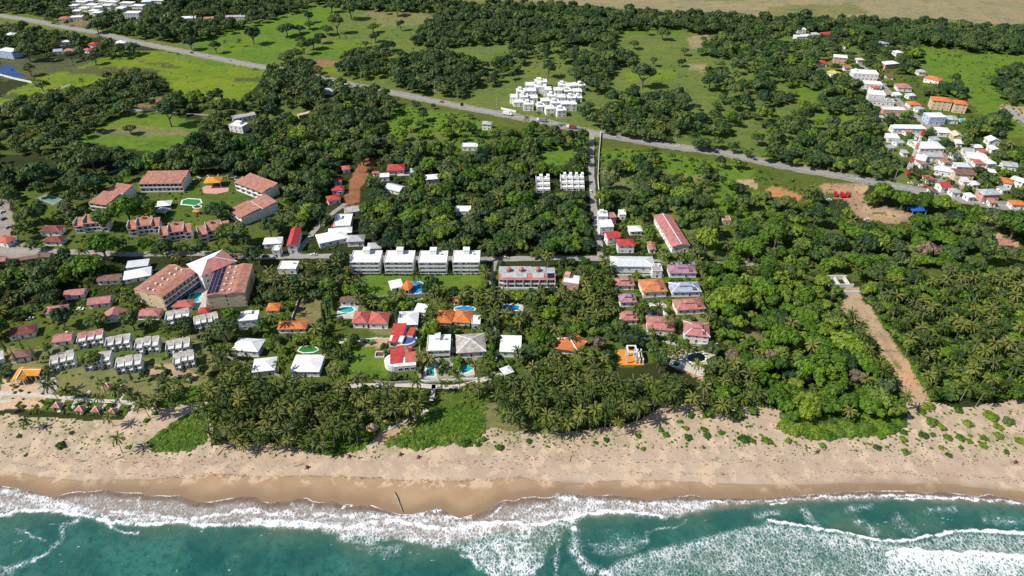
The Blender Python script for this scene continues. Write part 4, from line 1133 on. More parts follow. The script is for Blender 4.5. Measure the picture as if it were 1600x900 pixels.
# --- big hotel: two twin-gabled wings and a pyramid-roofed hall
def hotel_wing(label, A, B, depth, h, solar=False, face_right=True):
    loc, ang, w_, d_ = frame_from(A, B, depth, h)
    root = empty('hotel_wing', loc, ang); tag(root, label, 'hotel wing', 'tan hotel wings with twin terracotta roofs')
    g = 0.9
    mb = MB()
    hw = w_ / 2 - g / 2
    for s in (-1, 1):
        xa, xb = (-w_ / 2, -g / 2) if s < 0 else (g / 2, w_ / 2)
        mb.box(xa, xb, -d_ / 2, d_ / 2, -.4, h - .2)
        mid_ = (xa + xb) / 2; rz_ = h + .16 * hw
        for yy in (-d_ / 2, d_ / 2 - .25):
            mb.add([(xa, yy, h - .2), (xb, yy, h - .2), (xb, yy, h + .05), (mid_, yy, rz_), (xa, yy, h + .05)], [(0, 1, 2, 3, 4)])
    mb.box(-g / 2, g / 2, -d_ / 2 + 1.2, d_ / 2 - .3, -.4, h - 1.2)
    mb.build('wall', MAT['cream'], root)
    for s in (-1, 1):
        cx = s * (w_ / 4 + g / 4)
        rb = MB(); n0 = 4
        for k in range(n0):                                       # roof in bays with raised seams between
            y0 = -d_ / 2 - .4 + k * (d_ + .8) / n0; y1 = y0 + (d_ + .8) / n0 - .15
            X = hw / 2 + .45; r = h + .16 * X + .12
            P = [(cx - X, y0, h + .02), (cx, y0, r), (cx + X, y0, h + .02), (cx - X, y1, h + .02), (cx, y1, r), (cx + X, y1, h + .02)]
            rb.add(P + [(p[0], p[1], p[2] - .2) for p in P], [(0, 1, 4, 3), (1, 2, 5, 4), (9, 10, 7, 6), (10, 11, 8, 7), (0, 6, 7, 1), (1, 7, 8, 2), (4, 10, 9, 3), (5, 11, 10, 4), (3, 9, 6, 0), (2, 8, 11, 5)])
        ro = rb.build('roof', MAT['terra'], root)
        if solar and s < 0:
            for k in range(3):
                sb = MB(); xa = cx - X + .5 + k * 2.3
                for j in range(4):
                    ya = -d_ / 2 + 1 + j * (d_ - 2) / 4
                    f1 = lambda x_: h + .02 + .16 * (X - abs(x_ - cx)) + .22
                    sb.add([(xa, ya, f1(xa)), (xa + 1.9, ya, f1(xa + 1.9)), (xa + 1.9, ya + (d_ - 2) / 4 - .3, f1(xa + 1.9)), (xa, ya + (d_ - 2) / 4 - .3, f1(xa))], [(0, 1, 2, 3)])
                sb.build('solar_panel', MAT['solar'], ro)
        vb = MB()
        for k in range(5):
            y = -d_ / 2 + (k + .5) * d_ / 5
            vb.box(cx - s * hw * .35 - .5, cx - s * hw * .35 + .5, y - .5, y + .5, h + .2, h + 1.25)
        vb.build('roof_vent', MAT['white'], ro)
    # open corridor between the twin halves
    cb = MB()
    for k in range(3): cb.box(-g / 2 + .02, g / 2 - .02, -d_ / 2 + .05, -d_ / 2 + 1.2, k * 3 + .3, k * 3 + 1.3)
    cb.build('corridor_railing', MAT['whiter'], root)
    side = 1 if face_right else -1
    X = side * w_ / 2
    rz = math.pi / 2 * side
    bb = MB(); x0, x1 = sorted((X + side * .02, X + side * .10)); bb.box(x0, x1, -d_ / 2 + .3, d_ / 2 - .3, -.3, 2.6); bb.build('painted_base', MAT['blue_wall'], root)
    nb = 9
    for s in range(3):
        for k in range(nb):
            y = -d_ / 2 + (k + .5) * d_ / nb
            add_win(root, X + side * (.02 if s else .11), y, s * h / 3 + 1.75, d_ / nb * .55, 1.7, rz)
        if s:
            cb = MB(); x0, x1 = sorted((X + side * .02, X + side * 1.1)); cb.box(x0, x1, -d_ / 2 + .2, d_ / 2 - .2, s * h / 3 - .1, s * h / 3 + .1)
            x0, x1 = sorted((X + side * 1.0, X + side * 1.1)); cb.box(x0, x1, -d_ / 2 + .2, d_ / 2 - .2, s * h / 3 + .1, s * h / 3 + .75)
            cb.build('balcony', MAT['whiter'], root)
    for s in range(3):                                            # small openings in the end wall
        for x in (-w_ / 2 + 1.0, w_ / 2 - 1.0): add_win(root, x, -d_ / 2 - .01, s * h / 3 + 1.9, .7, .9)
    register(root, w_, d_, h + 1)
    return root


hotel_wing('slanting tan hotel wing with twin terracotta roofs, blue base and balconies over the pool', (209, 452), (253, 464), (277, 416.5), 10.0, face_right=True)
hotel_wing('tan hotel wing with dark solar panels on one of its twin terracotta roofs', (322.5, 462), (381.5, 457), (326, 418), 10.0, solar=True, face_right=False)
bld('hotel_hall', 'pyramid-roofed hotel hall in white and dusty pink between the two hotel wings', 'hotel hall', (291, 413), (314, 432), 24.0, 11.0, 'hip', 'pinkroof', 'white', 3, ov=.8, slope=.34, cap='whiter', door=False, two=True)
bld('poolside_bar', 'red hip-roofed poolside pavilion with white walls in front of the slanting hotel wing', 'pavilion', (267, 480.5), (299, 479), 7.5, 3.2, 'hip', 'coral', 'white', 1, cap='pinkroof')
bld('kiosk', 'small bright red pyramid-roofed kiosk by the hotel pool', 'kiosk', (308, 490), (326, 489), 6.0, 3.0, 'hip', 'red', 'white', 1, slope=.6)


# --- terracotta resort
def resort_block(label, A, B, depth, h, st=2):
    loc, ang, w_, d_ = frame_from(A, B, depth, h)
    root = empty('resort_building', loc, ang); tag(root, label, 'resort building', 'long terracotta-roofed resort blocks')
    mb = MB(); mb.box(-w_ / 2, w_ / 2, -d_ / 2 + 1.4, d_ / 2, -.4, h - .2); mb.build('wall', MAT['white'], root)
    n = max(3, int(w_ / 6.5))
    rb = MB()
    for k in range(n):
        x0 = -w_ / 2 + k * w_ / n + .08; x1 = -w_ / 2 + (k + 1) * w_ / n - .08
        for (ya, yb, za, zb) in ((-d_ / 2 - .5, -d_ / 2 + d_ * .55, h - .1, h + 1.5), (d_ * .1, d_ / 2 + .3, h + .3, h + 1.6)):
            P = [(x0, ya, za), (x1, ya, za), (x1, yb, zb), (x0, yb, zb)]
            rb.add(P + [(p[0], p[1], p[2] - .2) for p in P], [(0, 1, 2, 3), (7, 6, 5, 4), (0, 4, 5, 1), (1, 5, 6, 2), (2, 6, 7, 3), (3, 7, 4, 0)], 0)
    rb.box(-w_ / 2, w_ / 2, d_ * .06, d_ / 2, h - .2, h + .25, 1)
    rb.build('roof', [MAT['terra'], MAT['white']], root)
    for s in range(st):
        cb = MB(); z = s * h / st
        cb.box(-w_ / 2, w_ / 2, -d_ / 2, -d_ / 2 + 1.4, z - .12, z + .12)
        cb.box(-w_ / 2, w_ / 2, -d_ / 2, -d_ / 2 + .12, z + .12, z + 1.0)
        cb.build('balcony', MAT['whiter'], root)
    for s in range(st):
        for k in range(n * 2):
            x = -w_ / 2 + (k + .5) * w_ / (n * 2)
            add_win(root, x, -d_ / 2 + 1.39, s * h / st + 1.5, w_ / n * .3, 2.0)
    mb = MB()
    for k in range(n + 1):
        x = -w_ / 2 + k * w_ / n
        mb.box(x - .15, x + .15, -d_ / 2 + .13, -d_ / 2 + 1.39, .13, h - .25)
    mb.build('party_wall', MAT['white'], root)
    register(root, w_, d_, h + 1.2)
    return root


resort_block('long terracotta resort block facing the sea behind the vivid green pool', (216, 287), (283, 286), (222, 270), 7.5)
resort_block('terracotta resort block running diagonally, partly under the big spreading trees', (138, 316), (166, 320), (172, 287), 7.0)
resort_block('terracotta resort block with balconies beside the amber pavilion', (366, 284), (410, 301), (386, 271), 7.5)
resort_block('terracotta resort block pointing at the green pool, lower of the right-hand pair', (357, 327), (376, 340), (408, 302), 7.0)


def stepped_block(label, A, B, depth, h):
    loc, ang, w_, d_ = frame_from(A, B, depth, h)
    root = empty('resort_villa', loc, ang); tag(root, label, 'resort villa', 'stepped terracotta resort villas in a row')
    mb = MB(); rb = MB()
    seg = [(-.5, -.22, 0.0, 0.0), (-.22, .26, .9, 1.5), (.26, .5, 0.0, -.4)]
    for a, b, dz, dy in seg:
        x0, x1 = a * w_, b * w_
        mb.box(x0 + .05, x1 - .05, -d_ / 2 + 1.5 + dy, d_ / 2 + dy, -.4, h + dz - .2)
        P = [(x0, -d_ / 2 + dy - .4, h + dz), (x1, -d_ / 2 + dy - .4, h + dz), (x1, d_ / 2 + dy + .3, h + dz + 2.4), (x0, d_ / 2 + dy + .3, h + dz + 2.4)]
        rb.add(P + [(p[0], p[1], p[2] - .22) for p in P], [(0, 1, 2, 3), (7, 6, 5, 4), (0, 4, 5, 1), (1, 5, 6, 2), (2, 6, 7, 3), (3, 7, 4, 0)], 0)
        rb.box(x0 - .12, x0 + .12, -d_ / 2 + dy, d_ / 2 + dy + .3, h + dz - .4, h + dz + 2.75, 1)
        for s in range(2):
            cb = MB(); z = s * h / 2
            cb.box(x0 + .1, x1 - .1, -d_ / 2 + dy, -d_ / 2 + dy + 1.5, z - .1, z + .12)
            cb.box(x0 + .1, x1 - .1, -d_ / 2 + dy, -d_ / 2 + dy + .15, z + .12, z + .95)
            cb.box(x0 + .1, x0 + .4, -d_ / 2 + dy + .16, -d_ / 2 + dy + 1.45, z + .13, z + h / 2 - .15)
            cb.build('balcony', MAT['white'], root)
            k = max(1, int((x1 - x0) / 3.2))
            for j in range(k): add_win(root, x0 + (j + .5) * (x1 - x0) / k, -d_ / 2 + 1.49 + dy, z + 1.4, 1.9, 2.0)
    mb.build('wall', MAT['white'], root)
    rb.build('roof', [MAT['terra'], MAT['white']], root)
    cb = MB(); cb.tube([(-.02 * w_, d_ * .45, h + 2.6), (-.02 * w_, d_ * .45, h + 4.6)], [1.0, 1.0], 10); cb.build('water_tank', MAT['pinkroof'], root)
    register(root, w_, d_, h + 2)


stepped_block('stepped terracotta resort villa under the largest trees, nearest the maroon hip roofs', (115, 354), (167, 350), 9, 6.0)
stepped_block('stepped terracotta resort villa with a broad sunny side, before the round white tents', (199, 359), (249, 353), 9, 6.0)
stepped_block('stepped terracotta resort villa set a little closer to the coast road', (249, 369), (299, 362), 9, 6.0)
stepped_block('stepped terracotta resort villa beside a big grey-green tree', (310, 368), (361, 357), 9, 6.0)


# --- ruined white townhouses in the seaside resort
def ruin_row(label, A, B, depth, h, n=3, red=False):
    loc, ang, w_, d_ = frame_from(A, B, depth, h)
    root = empty('townhouse', loc, ang); tag(root, label, 'townhouse', 'weathered white townhouses in the seaside resort')
    mb = MB(); rb = MB()
    u = w_ / n
    for k in range(n):
        x0 = -w_ / 2 + k * u; dy = random.uniform(-.7, .7); dz = random.uniform(-.3, .3)
        mb.box(x0 + .13, x0 + u - .13, -d_ / 2 + dy, d_ / 2, -.4, h + dz)
        mb.box(x0 - .12, x0 + .12, -d_ / 2 - .6, d_ / 2 + .2, -.4, h + .75)
        mb.box(x0 + u * .55, x0 + u - .2, -d_ / 2 + dy - 1.3, -d_ / 2 + dy, -.4, h * .55)
        ya, yb = -d_ * .1, d_ / 2 + .1
        P = [(x0 + .13, ya, h + dz + .1), (x0 + u - .13, ya, h + dz + .1), (x0 + u - .13, yb, h + dz + 1.2), (x0 + .13, yb, h + dz + 1.2)]
        rb.add(P + [(p[0], p[1], h + dz + .002) for p in P], [(0, 1, 2, 3), (0, 4, 5, 1), (1, 5, 6, 2), (2, 6, 7, 3), (3, 7, 4, 0)], 0)
        add_win(root, x0 + u * .3, -d_ / 2 + dy - .01, h * .68, u * .34, h * .3)
        add_win(root, x0 + u * .3, -d_ / 2 + dy - .01, h * .22, u * .3, h * .32)
        add_win(root, x0 + u * .76, -d_ / 2 + dy - .01, h * .8, u * .24, h * .24)
        add_win(root, x0 + u * .76, -d_ / 2 + dy - 1.31, h * .28, u * .22, h * .34)
    mb.box(w_ / 2 - .12, w_ / 2 + .12, -d_ / 2 - .6, d_ / 2 + .2, -.4, h + .75)
    mb.build('wall', MAT['ruin'], root)
    rb.build('roof', MAT['pinkroof' if red else 'ruin_roof'], root)
    register(root, w_, d_, h + .8)


for A, B, n, red, lb in (((120, 535), (160, 527), 3, True, 'weathered white townhouse row with traces of red on its roof edge'),
                         ((164, 541), (202, 534), 3, False, 'weathered white townhouse row with an even pale roof, beside the row with red traces'),
                         ((210, 544), (247, 538), 3, False, 'weathered townhouse row with gaping dark windows and broken roof'),
                         ((259, 547), (296, 540), 3, False, 'weathered townhouse row standing directly above the sandy bank'),
                         ((258, 500), (295, 494), 3, False, 'weathered townhouse row in front of the red poolside pavilion'),
                         ((304, 508), (341, 499), 4, False, 'weathered jagged townhouse row near the red pyramid kiosk'),
                         ((78, 570), (115, 561), 3, False, 'weathered townhouse row behind the orange L-shaped pavilion'),
                         ((129, 569), (171, 562), 3, False, 'weathered townhouse row half hidden by a round dark bush'),
                         ((180, 575), (220, 567), 3, False, 'weathered townhouse row crossed by a leaning casuarina'),
                         ((271, 568), (303, 561), 3, False, 'weathered townhouse row at the foot of the sandy bank')):
    ruin_row(lb, A, B, 7.0, 4.8, n, red)

H = 250.0
T = [
    # name, label, category, A, B, depth, h, roof, roofmat, wallmat, options
    ('cottage', 'red hip-roofed cottage beside a parked white car', 'cottage', (67, 491), (102, 487), 8, 3.2, 'hip', 'pinkroof', 'white', {}),
    ('cottage', 'pink-red cottage with a car under its porch near the slanting hotel wing', 'cottage', (135, 477), (172, 473), 8, 3.2, 'gable', 'pinkroof', 'white', {'slope': .5}),
    ('cottage', 'white and pink cottage at the edge of the dark wood', 'cottage', (98, 463), (131, 460), 7, 3.2, 'gable', 'pinkroof', 'whiter', {}),
    ('cottage', 'pink gable-roofed cottage with a dark strip down its roof', 'cottage', (159, 500), (195, 495), 8, 3.2, 'gabley', 'pinkroof', 'white', {'slope': .5}),
    ('cottage', 'faded pink cottage behind a single tall palm', 'cottage', (211, 494), (247, 494), 8, 3.2, 'hip', 'pinkroof', 'white', {}),
    ('cottage', 'dark brownish-red cottage below the parked grey car', 'cottage', (11, 527), (54, 519), 9, 3.4, 'hip', 'maroon', 'white', {}),
    ('cottage', 'deep red cottage with a white gable beside the casuarinas', 'cottage', (80, 536), (111, 532), 8, 3.2, 'gable', 'pinkroof', 'white', {'chimney': True}),
    ('cottage', 'dull brown cottage between dark casuarinas', 'cottage', (13, 562), (46, 558), 8, 3.2, 'hip', 'brown', 'white', {}),
    ('house', 'white house cut by the picture edge near the casuarinas', 'house', (-14, 566), (6, 560), 8, 3.2, 'hip', 'whiteroof', 'white', {}),
    ('house', 'maroon hip-roofed house under the resort trees', 'house', (60, 362), (92, 362), 9, 4.0, 'hip', 'maroon', 'white', {'cap': 'pinkroof'}),
    ('house', 'small maroon pyramid-roofed house in front of its larger twin', 'house', (66, 378), (95, 378), 8, 3.4, 'hip', 'maroon', 'white', {'slope': .55, 'cap': 'pinkroof'}),
    ('house', 'red-roofed white house by the far car park', 'house', (-10, 376), (10, 380), 8, 4, 'hip', 'coral', 'white', {}),
    ('shed', 'low brown-roofed shed along the coast road', 'shed', (26, 408), (60, 403), 5, 3.0, 'gable', 'brown', 'cream', {}),
    ('shed', 'short brown-roofed shed joined to the longer one on the coast road', 'shed', (61, 402), (77, 402), 6, 3.6, 'gable', 'brown', 'cream', {}),
    ('shed', 'brown-roofed shed at the picture edge by the coast road', 'shed', (-10, 410), (8, 408), 6, 3.2, 'gable', 'terra', 'cream', {}),
    ('shed', 'shed with a shiny white sheet-metal roof behind the hotel', 'shed', (196, 419), (231, 415), 7.5, 3.5, 'shed', 'metal', 'white', {'slope': .1, 'win': False}),
    ('house', 'white house with crumpled white roofs beside the slanting hotel wing', 'house', (192, 438), (236, 430), 11, 3.4, 'hip', 'whiteroof', 'white', {'slope': .3}),
    ('shed', 'long dark shed with pale arches under the dark trees', 'shed', (150, 440), (185, 438), 8, 3.0, 'gable', 'brown', 'white', {}),
    ('house', 'white tent-roofed house beside the red gable on the coast road', 'house', (410, 382), (440, 380), 9, 3.6, 'hip', 'whiteroof', 'white', {'slope': .3}),
    ('house', 'small two-storey white house on the coast road', 'house', (425, 392), (436, 392), 6, 5, 'flat', 'white', 'white', {'st': 2}),
    ('house', 'long red gable-roofed house running back from the coast road', 'house', (447, 385), (464, 384), (463, 357), 6.0, 'gabley', 'red', 'white', {'st': 2, 'slope': .6}),
    ('house', 'square white flat-roofed house below the coast road', 'house', (434, 421), (462, 421), (440, 409), 3.4, 'flat', 'whiter', 'white', {}),
    ('restaurant', 'large white many-hipped restaurant roof behind the grey gable house', 'restaurant', (498, 381), (545, 371), 13, 4.2, 'hip', 'whiteroof', 'white', {'slope': .28}),
    ('restaurant', 'white rear hall joined to the large white restaurant', 'restaurant', (512, 366), (550, 363), 8, 4.4, 'hip', 'whiteroof', 'white', {'slope': .28}),
    ('shop', 'white flat-roofed shop with dark rooftop plant and red and blue awnings', 'shop', (521, 354), (547, 353), (526, 336), 4.4, 'flat', 'whiter', 'white', {'box': (-.6, -.2, .2, .7, 1.2)}),
    ('house', 'grey slab-roofed yard house at the foot of the red earth', 'house', (540, 334), (566, 330), 9, 3.2, 'flat', 'ruin_roof', 'ruin', {}),
    ('house', 'grey hip-roofed house right of the white restaurant', 'house', (541, 378), (569, 377), 9, 4.2, 'hip', 'greyroof', 'white', {'slope': .5}),
    ('house', 'grey tent-roofed house directly behind the first apartment block', 'house', (573, 389), (596, 388), 8, 3.8, 'hip', 'greyroof', 'pink', {'slope': .5}),
    ('house', 'bright red hip-roofed house higher of the pair beside the red earth', 'house', (517, 298), (537, 297), 8, 3.6, 'hip', 'red', 'white', {}),
    ('house', 'bright red hip-roofed house lower of the pair beside the red earth', 'house', (512, 315), (533, 311), 9, 3.6, 'hip', 'red', 'white', {}),
    ('house', 'half-hidden dark red roof above the bright red pair', 'house', (521, 285), (534, 284), 7, 3.4, 'hip', 'coral', 'white', {}),
    ('house', 'half-hidden red roof at the top of the red earth', 'house', (535, 266), (548, 264), 8, 3.4, 'hip', 'coral', 'white', {}),
    ('villa', 'red hip-roofed villa with a small pool above the red earth', 'villa', (604, 267), (632, 266), 12, 4.2, 'hip', 'red', 'white', {'cap': 'pinkroof'}),
    ('shed', 'tiny red-roofed shed on the bare red earth', 'shed', (581, 271), (592, 271), 4, 2.6, 'gable', 'coral', 'white', {}),
    ('house', 'small white flat house below the red-roofed villa', 'house', (593, 278), (608, 277), 7, 3.2, 'flat', 'whiter', 'white', {}),
    ('house', 'white modern house with slanting roof right of the red-roofed villa', 'house', (665, 281), (688, 279), 9, 5, 'hip', 'whiteroof', 'white', {'st': 2, 'slope': .3}),
    ('greenhouse', 'collapsed pale glass-roofed shelter among trees', 'greenhouse', (600, 294), (624, 300), 10, 3.2, 'gable', 'metal', 'ruin', {}),
    ('house', 'white flat-roofed house alone in the wood', 'house', (712, 331), (735, 331), 8, 3.2, 'flat', 'whiter', 'white', {}),
    ('house', 'small white house at the upper edge of the scrub field', 'house', (722, 230), (746, 230), 8, 3.2, 'flat', 'white', 'white', {}),
    ('house', 'grey-white two-storey house half behind trees near the highway', 'house', (752, 194), (768, 195), 8, 5.5, 'hip', 'greyroof', 'white', {'st': 2}),
    ('house', 'tall white narrow house on the side lane', 'house', (935, 339), (950, 339), 8, 6, 'flat', 'whiter', 'white', {'st': 2, 'box': (-.6, .2, .1, .7, 2)}),
    ('house', 'white flat-roofed two-storey house on the side lane', 'house', (938, 356), (959, 355), 10, 6, 'flat', 'white', 'white', {'st': 2}),
    ('house', 'small orange-walled house behind the lane houses', 'house', (953, 341), (963, 340), 7, 5, 'flat', 'pinkroof', 'pink', {'st': 2}),
    ('house', 'small white house among palms behind the lane', 'house', (968, 336), (978, 336), 7, 4, 'flat', 'whiter', 'white', {}),
    ('house', 'upper red-roofed house on the side lane', 'house', (949, 373), (970, 371), 9, 6, 'gable', 'red', 'white', {'st': 2}),
    ('house', 'lower red-roofed house with a white arched front beside the grey hall', 'house', (965, 384), (993, 384), 9, 6, 'hip', 'red', 'white', {'st': 2}),
    ('house', 'small white house hidden behind palms', 'house', (984, 362), (1005, 361), 8, 3.4, 'hip', 'whiteroof', 'white', {}),
    ('shed', 'narrow brown-roofed shed beside the red-roofed lane house', 'shed', (1014, 391), (1026, 391), 10, 3, 'gabley', 'terra', 'white', {}),
    ('warehouse', 'long red-brown warehouse with a white gutter down its middle', 'warehouse', (1050, 386), (1079, 384), (1041, 336), 5, 'gabley', 'pinkroof', 'white', {'slope': .28, 'cap': 'whiter'}),
    ('hall', 'long hall with a pale grey metal hip roof on the coast road', 'hall', (955, 416), (1024, 417), (955, 400), 5.0, 'hip', 'metal', 'white', {'slope': .25, 'cap': 'whiter', 'st': 1}),
    ('house', 'white annex with a balcony beside the grey metal-roofed hall', 'house', (1020, 424), (1035, 424), 8, 5, 'flat', 'grey', 'white', {'st': 2}),
    ('house', 'mauve-tiled pavilion at the back of the palm garden', 'house', (1046, 427), (1090, 427), 10, 3.8, 'hip', 'purple', 'white', {'cap': 'pinkroof'}),
    ('house', 'blue-grey tiled pavilion in the palm garden', 'house', (1050, 457), (1097, 456), 11, 3.8, 'hip', 'slate', 'white', {'cap': 'whiter'}),
    ('villa', 'orange-red tiled villa with a columned white veranda', 'villa', (1005, 457), (1044, 455), 14, 4.5, 'hip', 'terra_or', 'white', {'cap': 'terra', 'slope': .4}),
    ('house', 'pink-tiled pavilion beside the orange-red villa', 'house', (962, 447), (993, 446), 9, 3.6, 'hip', 'pinkroof', 'white', {'cap': 'terra'}),
    ('house', 'small pink pavilion on the near bank of the olive pool side palms', 'house', (969, 473), (996, 472), 9, 3.6, 'hip', 'purple', 'white', {'cap': 'pinkroof'}),
    ('house', 'broad dusty-pink tiled pavilion right of the olive pool', 'house', (1058, 485), (1104, 482), 11, 3.8, 'hip', 'pinkroof', 'white', {'cap': 'terra'}),
    ('house', 'grey-pink tiled pavilion half hidden by a dark tree', 'house', (971, 501), (998, 500), 9, 3.6, 'hip', 'pinkroof', 'white', {'cap': 'terra'}),
    ('villa', 'rose-tiled villa directly below the olive pool', 'villa', (1011, 514), (1055, 517), 13, 4.2, 'hip', 'pinkroof', 'whiter', {'cap': 'terra'}),
    ('villa', 'mauve-pink tiled villa with a white balcony front above the broken terrace', 'villa', (1069, 523), (1110, 527), 13, 5.5, 'hip', 'pinkroof', 'whiter', {'cap': 'whiter', 'st': 2}),
    ('house', 'two-tier house with a coral rim and open white roof court', 'house', (878, 441), (904, 445), 9, 4.5, 'flat', 'whiter', 'pink', {'box': (-.9, -.3, .1, .9, 2.2)}),
    ('villa', 'left half of the twin coral-red hip villa with arched white front', 'villa', (549, 505), (574, 505), (555, 486), 4.0, 'hip', 'coral', 'whiter', {'cap': 'pinkroof', 'slope': .5}),
    ('villa', 'right half of the twin coral-red hip villa with columned white front', 'villa', (575, 506), (606, 506), (577, 487), 4.2, 'hip', 'coral', 'whiter', {'cap': 'pinkroof', 'slope': .5}),
    ('garage', 'bright orange low-roofed garage beside the dull lawn', 'garage', (432, 515), (478, 514), 8, 3.2, 'hip', 'orange', 'white', {}),
    ('shed', 'small orange-roofed shed above the bright orange garage', 'shed', (415, 486), (436, 485), 8, 3.0, 'hip', 'orange', 'white', {}),
    ('villa', 'white hip-roofed villa with a low broad roof and narrow pool behind', 'villa', (621, 508), (653, 507), 13, 3.8, 'hip', 'whiteroof', 'white', {'slope': .3}),
    ('villa', 'white flat wing turned behind the low white hip villa', 'villa', (646, 487), (664, 489), (652, 474), 3.8, 'plate', 'whiteroof', 'white', {}),
    ('villa', 'orange pyramid-roofed villa beside a white wall', 'villa', (681, 504), (706, 505), 12, 3.8, 'hip', 'orange', 'white', {'slope': .5, 'cap': 'terra_or'}),
    ('villa', 'orange-amber hip-roofed villa in front of the blue pool', 'villa', (707, 503), (735, 505), 12, 4.0, 'hip', 'orange', 'white', {'slope': .45, 'cap': 'amber'}),
    ('house', 'small white flat wing beside the orange-amber villa', 'house', (737, 507), (750, 507), 8, 3.2, 'flat', 'whiter', 'white', {}),
    ('gazebo', 'small orange pyramid gazebo above the blue pool', 'gazebo', (707, 471), (718, 471), 5, 3.0, 'hip', 'orange', 'white', {'slope': .7}),
    ('house', 'brown-roofed white pool house behind the oval pool', 'house', (530, 472), (556, 471), 6, 3.4, 'hip', 'brown', 'white', {}),
    ('house', 'white modern two-storey house with flat stepped roof', 'house', (667, 549), (703, 548), (667, 525), 6.5, 'flat', 'whiter', 'whiter', {'st': 2, 'box': (-.35, .1, .3, .95, 2.0), 'balc': True}),
    ('house', 'grey and white house with a torn hip roof', 'house', (713, 552), (760, 549), 16, 4.2, 'hip', 'ruin_roof', 'ruin', {'slope': .35, 'cap': 'whiter'}),
    ('house', 'white flat-roofed house shaded by one palm, beside the hedged lane', 'house', (780, 550), (814, 551), (784, 524), 4.0, 'plate', 'whiteroof', 'white', {}),
    ('villa', 'large white hip-roofed villa wrapped in palms', 'villa', (393, 582), (430, 578), 11, 4.0, 'hip', 'whiteroof', 'white', {'slope': .35}),
    ('villa', 'white villa with a bright green pool behind it', 'villa', (452, 581), (499, 581), (463, 554), 4.0, 'hip', 'whiteroof', 'white', {'slope': .2}),
    ('villa', 'white ridge-roofed villa near the ruined townhouses', 'villa', (360, 547), (403, 550), (370, 527), 4.2, 'hip', 'whiteroof', 'white', {'slope': .4, 'cap': 'whiter'}),
    ('house', 'white modern house with solar panels on its flat roof', 'house', (371, 503), (402, 500), (375, 489), 6.0, 'flat', 'whiter', 'whiter', {'st': 2, 'box': (-.4, .3, .4, .9, 1.0)}),
    ('house', 'white flat canopy house beside the orange sun canopy', 'house', (611, 452), (631, 448), 9, 3.2, 'plate', 'whiteroof', 'white', {}),
    # far village, right
    ('house', 'topmost white house of the hillside village', 'house', (1245, 58), (1268, 57), 9, 5, 'flat', 'whiter', 'white', {'st': 2}),
    ('house', 'small white house just above the topmost pair', 'house', (1247, 47), (1260, 47), 9, 4, 'flat', 'whiter', 'white', {}),
    ('house', 'grey-white house left of the topmost red roof', 'house', (1270, 54), (1282, 54), 9, 4, 'hip', 'greyroof', 'white', {}),
    ('house', 'topmost red-roofed house of the village', 'house', (1286, 54), (1303, 53), 9, 4, 'hip', 'red', 'white', {}),
    ('house', 'white and salmon two-storey house with a pale roof in the upper village', 'house', (1303, 89), (1325, 91), 12, 7, 'hip', 'whiteroof', 'pink', {'st': 2, 'slope': .2}),
    ('house', 'red-roofed house left of the white and salmon house', 'house', (1277, 99), (1294, 99), 11, 4, 'hip', 'red', 'white', {}),
    ('house', 'yellow-green roofed house in the upper village', 'house', (1291, 112), (1309, 117), 11, 4, 'hip', 'yellow', 'white', {'slope': .3}),
    ('hotel', 'long white three-storey hotel in the far village', 'hotel', (1334, 115), (1373, 117), 14, 10, 'flat', 'whiter', 'white', {'st': 3, 'box': (-.8, -.6, 0, .5, 2)}),
    ('house', 'white terrace block below the long white hotel', 'house', (1347, 131), (1379, 133), 10, 5, 'flat', 'whiter', 'white', {'st': 2}),
    ('house', 'white flat-roofed hall below the terrace block', 'house', (1358, 148), (1384, 150), 14, 5, 'flat', 'whiter', 'white', {}),
    ('house', 'pale grey yard house with terraces beside the village street', 'house', (1357, 158), (1398, 160), 8, 4, 'flat', 'grey', 'white', {}),
    ('house', 'white and peach house with balconies at the wood edge', 'house', (1384, 101), (1406, 99), 11, 6, 'hip', 'whiteroof', 'pink', {'st': 2, 'slope': .2}),
    ('house', 'small white house among dark trees above the peach house', 'house', (1401, 83), (1412, 82), 9, 4, 'hip', 'whiteroof', 'white', {}),
    ('house', 'pale turquoise-roofed house in the dark trees', 'house', (1374, 68), (1391, 68), 9, 4, 'hip', 'slate', 'white', {'slope': .25}),
    ('villa', 'orange-roofed white villa at the edge of the bright field', 'villa', (1443, 121), (1468, 127), 12, 5, 'hip', 'orange', 'white', {'slope': .35}),
    ('house', 'grey-roofed house behind the orange-roofed villa', 'house', (1436, 113), (1449, 113), 9, 4, 'hip', 'greyroof', 'white', {}),
    ('house', 'brownish-red hip-roofed house in the far village', 'house', (1403, 137), (1427, 138), 13, 4, 'hip', 'pinkroof', 'white', {}),
    ('hotel', 'cream hotel with bright orange roof and arcaded storeys', 'hotel', (1457, 157), (1490, 160), 13, 9, 'hip', 'orange', 'cream', {'st': 3, 'slope': .35}),
    ('hotel', 'smaller cream and orange hotel beside the arcaded one', 'hotel', (1492, 162), (1514, 164), 12, 9, 'hip', 'orange', 'cream', {'st': 3, 'slope': .35}),
    ('house', 'low orange-roofed house left of the arcaded hotel', 'house', (1422, 164), (1440, 164), 10, 3.5, 'hip', 'orange', 'white', {}),
    ('house', 'blue-white two-storey house with pale flat roof below the arcaded hotel', 'house', (1453, 184), (1479, 184), 12, 6.5, 'flat', 'whiter', 'lightblue', {'st': 2}),
    ('house', 'grey hip-roofed house beside the small turquoise pool', 'house', (1480, 187), (1500, 188), 12, 4, 'hip', 'greyroof', 'white', {'slope': .3}),
    ('school', 'long low white building with a row of dark windows near the mast', 'school', (1396, 201), (1448, 202), 10, 5, 'plate', 'whiteroof', 'white', {}),
    ('house', 'white and pink house above the long low white building', 'house', (1381, 172), (1416, 173), 9, 4, 'flat', 'whiter', 'pink', {}),
